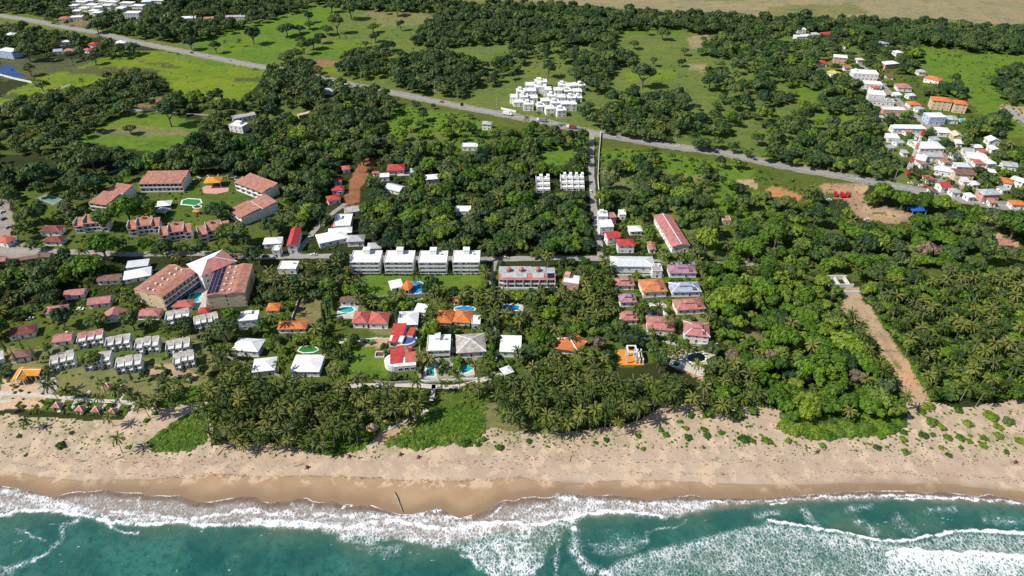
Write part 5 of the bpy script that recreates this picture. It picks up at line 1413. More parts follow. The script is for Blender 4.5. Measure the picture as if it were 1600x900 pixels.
    ('house', 'white tent-roofed house right of the long low white building', 'house', (1467, 207), (1489, 208), 13, 4.2, 'hip', 'whiteroof', 'white', {'slope': .3}),
    ('house', 'tan house with a folded roof beside the white tent roof', 'house', (1490, 213), (1506, 214), 11, 5, 'gabley', 'cream', 'cream', {}),
    ('house', 'white gabled house alone near the bright field', 'house', (1546, 221), (1565, 221), 9, 4, 'gabley', 'whiteroof', 'white', {}),
    ('house', 'pale house just left of the mast top', 'house', (1388, 216), (1406, 217), 10, 4, 'flat', 'white', 'white', {}),
    ('house', 'large white roof beside the mast', 'house', (1438, 232), (1478, 232), 15, 4.5, 'hip', 'whiteroof', 'white', {'slope': .22}),
    ('house', 'grey-roofed house in the middle of the lower village', 'house', (1448, 245), (1475, 246), 10, 4, 'gable', 'greyroof', 'white', {'slope': .25}),
    ('house', 'white narrow house behind the mast foot', 'house', (1428, 248), (1446, 252), 10, 4, 'shed', 'whiteroof', 'white', {'slope': .12}),
    ('house', 'white roof sloping towards the lower street', 'house', (1460, 265), (1490, 270), 11, 4.5, 'hip', 'whiteroof', 'white', {'slope': .25}),
    ('house', 'brown-grey roofed two-storey house in the lower village', 'house', (1493, 272), (1525, 274), 11, 6, 'gable', 'brown', 'cream', {'st': 2, 'slope': .3}),
    ('house', 'pale blue-roofed house behind the brown-grey roof', 'house', (1495, 261), (1518, 262), 9, 5, 'plate', 'metal', 'white', {'st': 2}),
    ('house', 'white sheet-roofed house with a red shed at its foot', 'house', (1514, 247), (1545, 250), 14, 4.5, 'gable', 'whiteroof', 'white', {'slope': .15}),
    ('shed', 'red-roofed shed beside the white sheet-roofed house', 'shed', (1524, 256), (1542, 257), 9, 3.5, 'shed', 'coral', 'white', {'slope': .1}),
    ('house', 'white annex beyond the red-roofed shed', 'house', (1543, 257), (1558, 256), 9, 4, 'plate', 'whiteroof', 'white', {}),
    ('house', 'red-roofed shop on the highway edge of the village', 'shop', (1472, 293), (1488, 292), 9, 4.5, 'gable', 'red', 'white', {}),
    ('house', 'small white house beside the red-roofed highway shop', 'house', (1489, 301), (1504, 301), 8, 4, 'hip', 'greyroof', 'white', {}),
    ('house', 'orange-roofed house beside a white block at the village end', 'house', (1562, 284), (1584, 288), 11, 4.5, 'hip', 'orange', 'white', {'slope': .3}),
    ('house', 'white sheet-roofed block next to the orange-roofed house', 'house', (1578, 279), (1600, 286), 9, 5.5, 'gable', 'whiteroof', 'white', {'st': 2, 'slope': .15}),
    ('house', 'grey-roofed pink house by the highway', 'house', (1537, 305), (1566, 304), 10, 6, 'hip', 'greyroof', 'pink', {'st': 2}),
    ('house', 'orange and white house at the picture edge by the highway', 'house', (1582, 320), (1606, 321), 8, 4, 'hip', 'orange', 'white', {}),
    ('house', 'grey tin-roofed house in trees right of the red shed', 'house', (1567, 259), (1592, 262), 11, 4, 'gable', 'greyroof', 'white', {'slope': .25}),
    ('house', 'small grey roof in the lower village beside the white tent roof', 'house', (1505, 236), (1524, 238), 9, 4, 'gable', 'greyroof', 'white', {'slope': .2}),
    ('house', 'pale ruined house in rubble at the picture edge', 'house', (1556, 383), (1584, 384), 9, 3.4, 'gable', 'terra', 'ruin', {}),
    ('house', 'lone tan hut in the scrub below the highway', 'house', (1130, 345), (1142, 345), 6, 3.2, 'flat', 'terra', 'cream', {}),
    # far left
    ('house', 'white three-storey house with blue-grey walls at the far picture edge', 'house', (-6, 79), (18, 82), 12, 8, 'flat', 'whiter', 'lightblue', {'st': 3}),
    ('house', 'small white roof in trees above the blue lake', 'house', (6, 55), (20, 55), 10, 4, 'hip', 'whiteroof', 'white', {}),
    ('house', 'pink-red roofed house at the meadow edge', 'house', (97, 81), (115, 80), 11, 4, 'hip', 'pinkroof', 'white', {}),
    ('house', 'dark blue-roofed house beside the pink-red roof at the meadow', 'house', (82, 81), (97, 80), 9, 3.5, 'gable', 'slate', 'white', {}),
    ('house', 'tiny red-roofed house under the highway trees', 'house', (136, 69), (148, 70), 9, 4, 'hip', 'red', 'white', {}),
    ('house', 'tiny dark red-roofed house nearest the meadow', 'house', (128, 78), (138, 79), 8, 3.5, 'hip', 'coral', 'white', {}),
    ('house', 'white house by the bend of the far highway', 'house', (179, 68), (196, 67), 10, 4, 'hip', 'whiteroof', 'white', {}),
    ('house', 'pale grey house among far trees above the meadow', 'house', (92, 67), (108, 66), 9, 4, 'flat', 'white', 'white', {}),
    ('house', 'red-roofed house at the corner of the bare brown field', 'house', (90, 30), (108, 29), 10, 4.5, 'hip', 'coral', 'white', {}),
    ('house', 'white house beside the red roof at the bare brown field', 'house', (108, 28), (128, 27), 10, 4.5, 'flat', 'whiter', 'white', {}),
    ('house', 'white two-storey house behind the bare brown field', 'house', (193, 21), (216, 21), 12, 7, 'flat', 'whiter', 'white', {'st': 2}),
    ('house', 'long white house at the very top behind the far wood', 'house', (283, 29), (306, 28), 9, 4, 'gable', 'whiteroof', 'white', {}),
    ('house', 'ruined pale wall block in the far wood', 'house', (350, 27), (382, 27), 9, 5, 'flat', 'ruin_roof', 'ruin', {'st': 2}),
    ('house', 'low tan house between the far wood and pasture', 'house', (318, 30), (334, 29), 9, 4, 'gable', 'terra', 'cream', {}),
    ('villa', 'white villa with stacked roofs in the wood below the meadow', 'villa', (357, 196), (378, 199), 9, 6, 'flat', 'whiter', 'whiter', {'st': 2, 'box': (-.5, .3, 0, .8, 2)}),
    ('house', 'long pale roof behind the white villa below the meadow', 'house', (364, 186), (400, 179), 9, 4, 'gable', 'ruin_roof', 'white', {'slope': .2}),
    ('house', 'roadside house with a pale roof under the dark highway trees', 'house', (503, 142), (520, 143), 9, 4, 'hip', 'greyroof', 'white', {}),
    ('house', 'small pale house at the end of the meadow track', 'house', (466, 181), (486, 176), 5, 3.2, 'gable', 'cream', 'cream', {}),
]
for (nm, lb, ct, A, B, dp, h, rf, rm, wm, op) in T:
    bld(nm, lb, ct, A, B, dp, h, rf, rm, wm, **op)

# far white town, top edge, and the gated white houses behind the highway
for i, (x, y, w_) in enumerate([(122, 3, 20), (140, 8, 16), (152, 12, 14), (128, 13, 14), (112, 9, 12), (165, 9, 14), (143, 17, 12), (172, 3, 16), (196, 5, 20), (213, 9, 18), (158, 2, 12), (185, 13, 12), (228, 3, 16), (245, 1, 18), (137, 1, 14), (150, 20, 12), (118, 18, 12)]):
    bld('house', 'low white house of the dense far town above the bare brown field', 'house', (x - w_ / 2, y), (x + w_ / 2, y + random.uniform(-1, 1)), 11, 4.5, 'plate' if i % 3 else 'hip', 'whiteroof', 'white', slope=.2, group='white houses of the dense far town')
for i, (x, y, w_) in enumerate([(1408, 226, 12), (1416, 241, 10), (1445, 259, 12), (1500, 226, 12), (1530, 233, 14), (1481, 256, 10), (1455, 283, 12), (1511, 286, 12), (1526, 291, 12), (1552, 271, 12), (1541, 241, 10), (1465, 222, 12), (1421, 209, 10), (1435, 215, 10), (1395, 234, 10), (1405, 151, 11), (1426, 152, 11), (1441, 173, 11), (1345, 96, 10), (1318, 73, 9), (1271, 76, 9), (1461, 301, 10), (1520, 311, 12), (1553, 319, 12), (1376, 186, 12), (1371, 140, 12), (1392, 122, 12), (1326, 108, 12), (1573, 300, 12), (1497, 246, 10), (1430, 226, 9), (1556, 236, 11)]):
    bld('house', 'small house squeezed among trees and larger roofs of the far village', 'house', (x - w_ / 2, y - 2), (x + w_ / 2, y - 2 + random.uniform(-1.5, 1.5)), 7.5, 3.6, ('gable', 'hip', 'plate', 'shed')[i % 4], random.choice(('whiteroof', 'whiteroof', 'metal', 'greyroof', 'greyroof', 'terra', 'brown', 'coral')), 'white', slope=.2 if i % 4 < 2 else .1, group='small houses of the far village')
k = 0
for (x, y, w_) in [(810, 165, 16), (826, 168, 16), (803, 157, 12), (818, 156, 14), (833, 158, 15), (815, 148, 14), (830, 147, 16), (845, 141, 18), (828, 138, 16), (845, 133, 20), (856, 145, 12),
                   (846, 172, 14), (860, 175, 14), (878, 178, 15), (853, 163, 14), (868, 166, 14), (884, 168, 14), (862, 155, 14), (877, 157, 14), (893, 158, 14), (872, 146, 14), (888, 148, 14), (903, 148, 14), (880, 138, 15), (896, 139, 14), (910, 139, 12), (897, 168, 10), (905, 158, 10)]:
    bld('house', 'white flat-roofed house of the gated cluster behind the highway', 'house', (x - w_ / 2 + .4, y - 4), (x + w_ / 2 - .4, y - 4.5 + random.uniform(-.6, .6)), 9.5, random.choice((4, 6, 6.5)), 'flat', 'whiter', 'whiter', 2, group='white houses of the gated cluster', box=(-.6, .1, .0, .8, 2.2) if k % 2 else None)
    k += 1


# --- white terraced block in the plot
def terraced(label, A, B, depth, n):
    loc, ang, w_, d_ = frame_from(A, B, depth, 3.0)
    root = empty('terraced_block', loc, ang); tag(root, label, 'apartment block', 'white terraced blocks inside the wooded plot')
    mb = MB(); u = w_ / n
    for k in range(n):
        x0 = -w_ / 2 + k * u
        for s, (ya, hz) in enumerate(((-.5, 2.4), (-.22, 4.5), (.08, 6.6))):
            mb.box(x0 + .15, x0 + u - .15, ya * d_, (.5 if s == 2 else (-.22, .08)[s]) * d_, -.4, hz + (k % 2) * .4)
            mb.box(x0 - .15, x0 + .15, ya * d_ - .3, (.5 if s == 2 else (-.22, .08)[s]) * d_ - .3, -.4, hz + 1.0)
            add_win(root, x0 + u * .36, ya * d_ - .01, hz - 1.2, u * .34, 1.6)
            add_win(root, x0 + u * .74, ya * d_ - .01, hz - 1.1, u * .2, 1.2)
            cb = MB(); yb = (-.22, .08, .5)[s] * d_
            cb.box(x0 + .2, x0 + u - .2, ya * d_ + .02, ya * d_ + .2, hz + (k % 2) * .4 + .002, hz + 1.0)
            if s == 2: cb.box(x0 + u * .5, x0 + u - .3, d_ * .25, d_ * .48, hz + .41, hz + 2.6)
            cb.build('terrace_parapet', MAT['whiter'], root)
    mb.build('wall', MAT['whiter'], root)
    register(root, w_, d_, 6.5)


terraced('white terraced apartment block of two bays in the wooded plot', (838, 296), (860, 296), 15, 2)
terraced('long white terraced apartment block with roof terraces in the wooded plot', (877, 293), (914, 293), 15, 4)

# --- the pink complex with solar roof
loc, ang, w_, d_ = frame_from((779, 437), (868, 437), (781, 419), 7.0)
root = empty('hotel', loc, ang); tag(root, 'pink-red hotel with grey solar roofs and a white columned front', 'hotel')
mb = MB(); mb.box(-w_ / 2, w_ / 2, -d_ / 2 + 2, d_ / 2, -.4, 6.8); mb.build('wall', MAT['pink'], root)
rb = MB()
for a, b, y0, y1, z0, z1, mi in ((-.5, .5, -.52, -.12, 7.0, 8.6, 0), (-.5, .08, -.12, .5, 8.2, 8.5, 1), (.08, .34, -.12, .45, 8.2, 8.5, 1), (.34, .5, -.12, .4, 8.0, 8.3, 1)):
    P = [(a * w_, y0 * d_, z0), (b * w_, y0 * d_, z0), (b * w_, y1 * d_, z1), (a * w_, y1 * d_, z1)]
    rb.add(P + [(p[0], p[1], p[2] - .25) for p in P], [(0, 1, 2, 3), (7, 6, 5, 4), (0, 4, 5, 1), (1, 5, 6, 2), (2, 6, 7, 3), (3, 7, 4, 0)], mi)
ro = rb.build('roof', [MAT['pinkroof'], MAT['greyroof']], root)
for a, b in ((-.45, .0), (.1, .3), (.36, .48)):
    sb = MB(); sb.add([(a * w_, -.42 * d_, 7.75), (b * w_, -.42 * d_, 7.75), (b * w_, -.15 * d_, 8.85), (a * w_, -.15 * d_, 8.85)], [(0, 1, 2, 3)])
    sb.build('solar_panel', MAT['greyroof' if a < .3 else 'solar'], ro)
for x in (-.32, -.1, .2):
    cb = MB(); cb.tube([(x * w_, .1 * d_, 8.2), (x * w_, .1 * d_, 10.4), (x * w_, .1 * d_, 11.4)], [1.6, 1.6, .2], 8); cb.build('turret', MAT['pinkroof'], ro)
for s in range(2):
    cb = MB(); cb.box(-w_ / 2, w_ / 2, -d_ / 2, -d_ / 2 + 2, s * 3.4 - .1, s * 3.4 + .12); cb.box(-w_ / 2, w_ / 2, -d_ / 2, -d_ / 2 + .12, s * 3.4 + .12, s * 3.4 + 1.0); cb.build('balcony', MAT['whiter'], root)
    for k in range(11): add_win(root, -w_ / 2 + (k + .5) * w_ / 11, -d_ / 2 + 1.99, s * 3.4 + 1.5, 1.9, 2.1)
for k in range(8):
    cb = MB(); x = -w_ / 2 + .2 + k * (w_ - .4) / 7; cb.box(x - .2, x + .2, -d_ / 2 - .3, -d_ / 2 - .01, 0, 6.9); cb.build('column', MAT['whiter'], root)
register(root, w_, d_, 9)

# --- red modern villa: shed roofs, curved deck
loc, ang, w_, d_ = frame_from((607, 531), (640, 534), 12, 5)
root = empty('villa', loc, ang); tag(root, 'modern villa with tilted red roofs and a round deep blue deck', 'villa')
mb = MB(); mb.box(-w_ / 2, w_ * .15, -d_ / 2, d_ / 2, -.4, 4.6); mb.box(w_ * .15, w_ / 2, 0, d_ / 2, -.4, 4.2); mb.build('wall', MAT['whiter'], root)
for (x0, x1, y0, y1, za, zb) in ((-.55, .1, -.1, .6, 4.7, 7.4), (.12, .55, .0, .55, 4.4, 5.6), (-.55, -.1, -.62, -.12, 4.2, 5.2)):
    rb = MB(); P = [(x0 * w_, y0 * d_, za), (x1 * w_, y0 * d_, za + .9), (x1 * w_, y1 * d_, zb), (x0 * w_, y1 * d_, zb - .9)]
    rb.add(P + [(p[0], p[1], p[2] - .3) for p in P], [(0, 1, 2, 3), (7, 6, 5, 4), (0, 4, 5, 1), (1, 5, 6, 2), (2, 6, 7, 3), (3, 7, 4, 0)]); rb.build('roof', MAT['red'], root)
arc = [(w_ * .12 + 7.2 * math.cos(math.radians(a)), -1.0 + 6.0 * math.sin(math.radians(a))) for a in range(-150, 31, 12)]
mb = MB(); mb.prism(arc, .3, 3.0); mb.build('round_base', MAT['whiter'], root)
arc2 = [(w_ * .12 + 6.4 * math.cos(math.radians(a)), -1.0 + 5.3 * math.sin(math.radians(a))) for a in range(-150, 31, 12)]
mb = MB(); mb.prism(arc2, 3.0, 3.12); mb.build('deck', MAT['blue_wall'], root)
for k in range(3): add_win(root, -w_ / 2 + 1.5 + k * 2.6, -d_ / 2 - .01, 1.8, 1.7, 1.6)
register(root, w_ * 1.1, d_ * 1.2, 6)
loc, ang, w_, d_ = frame_from((606, 574), (650, 570), 12, 4.2)
root = empty('villa', loc, ang); tag(root, 'lower red-roofed villa with white curved walls beside the small lawn', 'villa')
mb = MB(); mb.box(-w_ * .3, w_ / 2, -d_ / 2, d_ / 2, -.4, 4.2); mb.tube([(-w_ * .3, 0, -.4), (-w_ * .3, 0, 4.0)], [d_ * .42, d_ * .42], 14); mb.build('wall', MAT['whiter'], root)
for (x0, x1, y0, y1, za, zb) in ((-.42, .02, -.3, .6, 4.5, 5.6), (-.2, .1, .1, .7, 4.9, 6.4), (.12, .5, -.3, .5, 4.5, 5.8)):
    rb = MB(); P = [(x0 * w_, y0 * d_, za), (x1 * w_, y0 * d_, za), (x1 * w_, y1 * d_, zb), (x0 * w_, y1 * d_, zb)]
    rb.add(P + [(p[0], p[1], p[2] - .3) for p in P], [(0, 1, 2, 3), (7, 6, 5, 4), (0, 4, 5, 1), (1, 5, 6, 2), (2, 6, 7, 3), (3, 7, 4, 0)]); rb.build('roof', MAT['red' if x0 < .1 else 'coral'], root)
mb = MB(); mb.box(w_ * .25, w_ * .38, d_ * .3, d_ * .45, 4.2, 8.0); mb.build('chimney', MAT['coral'], root)
for k in range(3): add_win(root, -w_ * .2 + 2 + k * 3.2, -d_ / 2 - .01, 2.0, 2.0, 1.6)
register(root, w_, d_, 6)

# --- orange shell-roofed house, concrete frame, L-shaped pavilion, ruined walls
P0 = [G(*p) for p in ((857, 537), (899, 527), (917, 541), (902, 556), (870, 554))]
c0 = sum(P0, Vector()) / 5
root = empty('house', c0); tag(root, 'house with folded bright orange roofs edged in white, deep in the palms', 'house')
q = [(p.x - c0.x, p.y - c0.y) for p in P0]
mb = MB(); mb.prism([(x * .85, y * .85) for x, y in q], -.4, 3.2); mb.build('wall', MAT['whiter'], root)
for k in range(5):
    a, b = Vector((*q[k], 3.2)), Vector((*q[(k + 1) % 5], 3.2 + (k % 2) * .9)); top = Vector((random.uniform(-1, 1), 2.0 + random.uniform(-1, 1), 5.4 + (k % 2) * .6))
    rb = MB(); rb.add([a, b, top, a - Vector((0, 0, .3)), b - Vector((0, 0, .3)), top - Vector((0, 0, .3))], [(0, 1, 2), (5, 4, 3), (0, 3, 4, 1), (1, 4, 5, 2), (2, 5, 3, 0)])
    ro = rb.build('roof', MAT['orange'], root)
    eb = MB(); eb.bar(a + Vector((0, 0, .1)), top + Vector((0, 0, .1)), .7, .3); eb.build('roof_edge', MAT['whiter'], ro)
CLEAR.append([(860, 534), (897, 524), (915, 540), (900, 552), (872, 550)])

root = empty('building_frame', G(985, 563)); tag(root, 'bare white concrete frame over orange floors among the palms', 'building frame')
mb = MB(); mb.box(-6.5, 7, -4, 9, -.3, .15); mb.build('floor_slab', MAT['orange_floor'], root)
for x in (-2.2, 2.4):
    for y in (-2.5, 3.0):
        mb = MB(); mb.box(x - .35, x + .35, y - .35, y + .35, .16, 7.5); mb.build('column', MAT['whiter'], root)
for a, b in (((-2.55, -2.5, 7.8), (2.75, -2.5, 7.8)), ((-2.55, 3, 7.8), (2.75, 3, 7.8)), ((-2.2, -2.1, 7.8), (-2.2, 2.6, 7.8)), ((2.4, -2.1, 7.8), (2.4, 2.6, 7.8))):
    mb = MB(); mb.bar(a, b, .6, .6); mb.build('beam', MAT['whiter'], root)
for x in (4.6, 6.4): mb = MB(); mb.box(x - .25, x + .25, -3, 6, .16, 3.2); mb.build('wall', MAT['white'], root)
CLEAR.append([(972, 564), (974, 533), (1004, 533), (1012, 564)])

root = empty('pavilion', G(34, 602)); tag(root, 'L-shaped pavilion with bright amber-orange roof beside a small lawn', 'pavilion')
def lroof(pts, h, over, rise):
    """L-shaped roof as two solid wings"""
    rb = MB()
    for (a, b, hw) in pts:
        a, b = Vector((*a, 0)), Vector((*b, 0)); d = (b - a).normalized(); n = Vector((-d.y, d.x, 0)) * hw
        P = [a + n, a, a - n, b + n, b, b - n]; z = [h, h + rise, h] * 2
        P = [Vector((p.x, p.y, zz)) for p, zz in zip(P, z)]
        rb.add(P + [p - Vector((0, 0, .3)) for p in P], [(0, 1, 4, 3), (1, 2, 5, 4), (9, 10, 7, 6), (10, 11, 8, 7), (0, 6, 7, 1), (1, 7, 8, 2), (4, 10, 9, 3), (5, 11, 10, 4), (3, 9, 6, 0), (2, 8, 11, 5)])
    return rb
L0 = [Vector(unproj(*p, 3.6)) - root.location.xy for p in ((26, 595), (35, 580), (65, 580))]
rb = lroof([(L0[0], L0[1] + (L0[1] - L0[0]).normalized() * 3, 3.4), (L0[1], L0[2], 3.2)], 3.3, .5, 1.3); ro = rb.build('roof', MAT['amber'], root)
eb = MB(); eb.bar((*L0[0], 4.7), (*L0[1], 4.7), .5, .2); eb.bar((*L0[1], 4.7), (*L0[2], 4.7), .5, .2); eb.build('ridge_cap', MAT['whiteroof'], ro)
for a, b in ((L0[0], L0[1]), (L0[1], L0[2])):
    for k in range(5):
        p = a.lerp(b, k / 4)
        for s in (-1, 1):
            d = (b - a).normalized(); n = Vector((-d.y, d.x)) * 2.7 * s
            mb = MB(); mb.box(p.x + n.x - .15, p.x + n.x + .15, p.y + n.y - .15, p.y + n.y + .15, -.2, 3.2); mb.build('column', MAT['white'], root)
CLEAR.append([(17, 596), (33, 574), (68, 576), (62, 590), (70, 612), (38, 612)])

root = empty('ruin', G(1312, 448)); tag(root, 'roofless grey-white concrete ruin at the head of the sandy track', 'ruin')
for (x0, x1, y0, y1, z) in ((-9, 7, 8, 8.5, 3), (-7, 8, -1, -.5, 2.6), (-6.4, -5.9, -6, 8, 2.6), (5, 5.5, -.49, 7.9, 2.8), (-9, 9, -8, -7.4, 2.2), (-1, -.5, -.49, 7.9, 2.4)):
    mb = MB(); mb.box(x0, x1, y0, y1, -.4, z); mb.build('wall', MAT['ruin'], root)
CLEAR.append([(1290, 424), (1334, 424), (1340, 452), (1294, 450)])

# garden kiosks of the seaside resort (small red pyramids)
for (x, y, lb) in ((92, 638, 'small red pyramid kiosk at the first branch path'), (128, 643, 'small white-ribbed red kiosk at the third branch path'), (153, 644, 'small red pyramid kiosk between two branch paths'), (178, 647, 'small red pyramid kiosk nearest the bare sand'),
                   (170, 608, 'small pink kiosk under palms above the long path'), (193, 611, 'small bright red kiosk under palms above the long path')):
    root = empty('kiosk', G(x, y)); tag(root, lb, 'kiosk', 'small red garden kiosks')
    mb = MB(); s = 2.0
    mb.add([(-s, -s, 2.3), (s, -s, 2.3), (s, s, 2.3), (-s, s, 2.3), (0, 0, 3.9), (-s, -s, 2.1), (s, -s, 2.1), (s, s, 2.1), (-s, s, 2.1)], [(0, 1, 4), (1, 2, 4), (2, 3, 4), (3, 0, 4), (0, 5, 6, 1), (1, 6, 7, 2), (2, 7, 8, 3), (3, 8, 5, 0), (8, 7, 6, 5)])
    ro = mb.build('roof', MAT['coral'], root)
    mb = MB()
    for c_ in ((-s, -s), (s, -s), (s, s), (-s, s)): mb.bar((c_[0], c_[1], 2.33), (0, 0, 3.95), .25, .12)
    mb.build('ridge_cap', MAT['white'], ro)
    for c_ in ((-1.6, -1.6), (1.6, -1.6), (1.6, 1.6), (-1.6, 1.6)):
        mb = MB(); mb.box(c_[0] - .12, c_[0] + .12, c_[1] - .12, c_[1] + .12, -.2, 2.1); mb.build('post', MAT['white'], root)
    CLEAR.append([(x - 8, y + 2), (x - 8, y - 9), (x + 8, y - 9), (x + 8, y + 2)])

root = empty('beach_hut', G(583, 672)); tag(root, 'small thatched beach hut at the edge of the palms', 'beach hut')
mb = MB(); s = 3.2
for k in range(10):
    a0, a1 = 2 * math.pi * k / 10, 2 * math.pi * (k + 1) / 10
    mb.add([(s * math.cos(a0), s * math.sin(a0), 2.2), (s * math.cos(a1), s * math.sin(a1), 2.2), (0, 0, 4.8)], [(0, 1, 2)])
    mb.add([(s * math.cos(a0), s * math.sin(a0), 2.2), (s * math.cos(a1), s * math.sin(a1), 2.2), (0, 0, 2.6)], [(2, 1, 0)])
mb.build('roof', MAT['thatch'], root)
mb = MB(); mb.box(-1.7, 1.7, -1.7, 1.7, -.3, 2.3); mb.build('wall', MAT['cream'], root)
add_win(root, 0, -1.71, 0, 1.0, 2.0, 0, DOOR, 'door')
CLEAR.append([(573, 676), (573, 656), (594, 656), (594, 676)])


def canopy(name, label, px, py, w_, d_, h, col, rz=0.0, cat='canopy'):
    root = empty(name, G(px, py), rz); tag(root, label, cat)
    mb = MB(); mb.add([(-w_ / 2, -d_ / 2, h), (w_ / 2, -d_ / 2, h), (w_ / 2, d_ / 2, h), (-w_ / 2, d_ / 2, h), (0, 0, h + min(w_, d_) * .25)] + [(-w_ / 2, -d_ / 2, h - .15), (w_ / 2, -d_ / 2, h - .15), (w_ / 2, d_ / 2, h - .15), (-w_ / 2, d_ / 2, h - .15)],
                     [(0, 1, 4), (1, 2, 4), (2, 3, 4), (3, 0, 4), (0, 5, 6, 1), (1, 6, 7, 2), (2, 7, 8, 3), (3, 8, 5, 0), (8, 7, 6, 5)])
    mb.build('canopy_cloth', MAT[col], root)
    for x in (-1, 1):
        for y in (-1, 1):
            mb = MB(); mb.box(x * (w_ / 2 - .3) - .08, x * (w_ / 2 - .3) + .08, y * (d_ / 2 - .3) - .08, y * (d_ / 2 - .3) + .08, -.2, h - .16); mb.build('post', MAT['white'], root)
    X, Y, Z = root.location
    px_, py_, _ = proj([X - w_ / 2, X + w_ / 2, X + w_ / 2, X - w_ / 2], [Y - d_ / 2, Y - d_ / 2, Y + d_ / 2, Y + d_ / 2], [Z + h] * 4)
    CLEAR.append(list(zip(px_.tolist(), py_.tolist())))


canopy('canopy', 'orange sun canopy between the white canopy house and the blue pool', 638, 452, 7, 10, 3.2, 'orange', -.4)
canopy('canopy', 'bright blue sun canopy beside the orange one', 646, 449, 5, 5, 3.0, 'cyan', .2)
canopy('canopy', 'small red awning in front of the white shop', 527, 357, 7, 6, 3.0, 'red')
canopy('canopy', 'small blue awning in front of the white shop', 539, 353, 8, 4, 3.0, 'blue')
canopy('canopy', 'small blue awning between the two bright red hip roofs', 532, 303, 4, 3, 2.6, 'cyan')
canopy('canopy', 'blue tarpaulin shelter at the edge of the building site', 1431, 333, 11, 7, 3.6, 'blue', .05)
canopy('canopy', 'amber pavilion roof above the salmon plaza', 336, 290, 13, 11, 5.0, 'amber', .1, 'pavilion')
canopy('tent', 'larger pale round tent by the vivid green resort pool', 258, 324, 11, 9, 3.4, 'whiteroof', .2, 'tent')
canopy('tent', 'smaller pale tent below the larger one', 256, 334, 9, 8, 3.0, 'greyroof', -.2, 'tent')
canopy('canopy', 'small amber shade on the resort lawn', 308, 334, 5, 4, 2.6, 'amber', 0)
canopy('tent', 'white shade sail over the deep blue plunge pool', 792, 584, 6, 6, 2.6, 'whiteroof', .5, 'tent')
canopy('canopy', 'small orange-brown shade behind the white modern house', 707, 552, 4, 5, 2.8, 'thatch', 0)

# pergola of white beams round the plaza
root = empty('pergola', G(337, 287)); tag(root, 'white beamed pergola standing round the amber pavilion', 'pergola')
for k in range(9):
    a = math.pi * (0.05 + .9 * k / 8); x, y = 22 * math.cos(a), -6 + 14 * math.sin(a)
    mb = MB(); mb.box(x - .2, x + .2, y - .2, y + .2, -.2, 3.6); mb.build('post', MAT['whiter'], root)
    mb = MB(); mb.bar((x * .82, y * .82 - 1, 3.75), (x * 1.12, y * 1.12, 3.75), .3, .3); mb.build('beam', MAT['whiter'], root)

# low concrete well on the small lawn
root = empty('water_trough', G(594, 555)); tag(root, 'low rectangular white-walled trough on the lawn of the red villas', 'trough')
mb = MB()
for (x0, x1, y0, y1) in ((-2.6, 2.6, -2.4, -2), (-2.6, 2.6, 2, 2.4), (-2.6, -2.2, -1.99, 1.99), (2.2, 2.6, -1.99, 1.99)): mb.box(x0, x1, y0, y1, -.2, 1.0)
mb.build('basin', MAT['ruin'], root)
mb = MB(); mb.box(-2.19, 2.19, -1.99, 1.99, -.2, .3); mb.build('soil', MAT['wood'], root)

# garden walls
for pts, h, mt, lb in (([(540, 533), (610, 531)], 1.4, 'white', 'white balustrade wall below the coral-red hip villa'), ([(585, 598), (605, 600), (650, 598)], 1.6, 'grey', 'low grey wall at the foot of the red villas'),
                       ([(505, 469), (600, 466), (690, 460)], 1.6, 'grey', 'grey wall below the apartment lawn'), ([(939, 208), (936, 240), (934, 280), (937, 320)], 2.0, 'white', 'white boundary wall beside the side lane'),
                       ([(100, 36), (150, 23), (180, 17)], 2.0, 'white', 'long white wall along the bare brown field'), ([(1445, 235), (1500, 238)], 1.6, 'cream', 'low wall in the lower village'), ([(783, 171), (806, 176)], 2.2, 'whiter', 'white wall along the highway by the gated cluster'),
                       ([(193, 173), (245, 173)], 1.5, 'ruin', 'pale wall under the dark palm clump'), ([(0, 118), (22, 124), (50, 130)], 2.2, 'whiter', 'white wall beside the blue lake'), ([(318, 404), (400, 398)], 1.8, 'pink', 'pink wall on the coast road beside the red gable house'), ([(655, 598), (745, 594)], 1.5, 'white', 'white garden wall below the two turquoise pools'), ([(706, 520), (708, 590)], 1.7, 'white', 'white garden wall between the white modern house and the torn hip roof'), ([(655, 525), (658, 592)], 1.7, 'grey', 'grey garden wall left of the white modern house'),
                       ([(440, 520), (500, 515)], 1.5, 'grey', 'grey wall under the bright orange garage'), ([(455, 503), (468, 466)], 1.4, 'ruin', 'pale wall left of the dull lawn'), ([(612, 484), (660, 470)], 1.5, 'white', 'white wall behind the low white hip villa'), ([(676, 510), (755, 511)], 1.3, 'whiter', 'low white wall in front of the orange-roofed villas'), ([(345, 555), (440, 590)], 1.5, 'grey', 'grey slanting wall by the ridge-roofed white villa'), ([(1000, 530), (1060, 540), (1120, 540)], 1.5, 'ruin', 'pale wall above the broken terrace'), ([(950, 432), (1036, 433)], 1.8, 'white', 'white wall in front of the grey metal-roofed hall'), ([(776, 452), (870, 452)], 1.5, 'white', 'white wall in front of the pink hotel')):
    P = [G(*p) for p in pts]
    mb = MB()
    for a, b in zip(P[:-1], P[1:]):
        mb.bar(a - P[0] + Vector((0, 0, h / 2 - .2)), b - P[0] + Vector((0, 0, h / 2 - .2)), .35, h + .4)
    for a in P: mb.box(a.x - P[0].x - .3, a.x - P[0].x + .3, a.y - P[0].y - .3, a.y - P[0].y + .3, -.4, h + .25)
    tag(mb.build('garden_wall', MAT[mt], loc=P[0]), lb, 'wall', kind='thing')

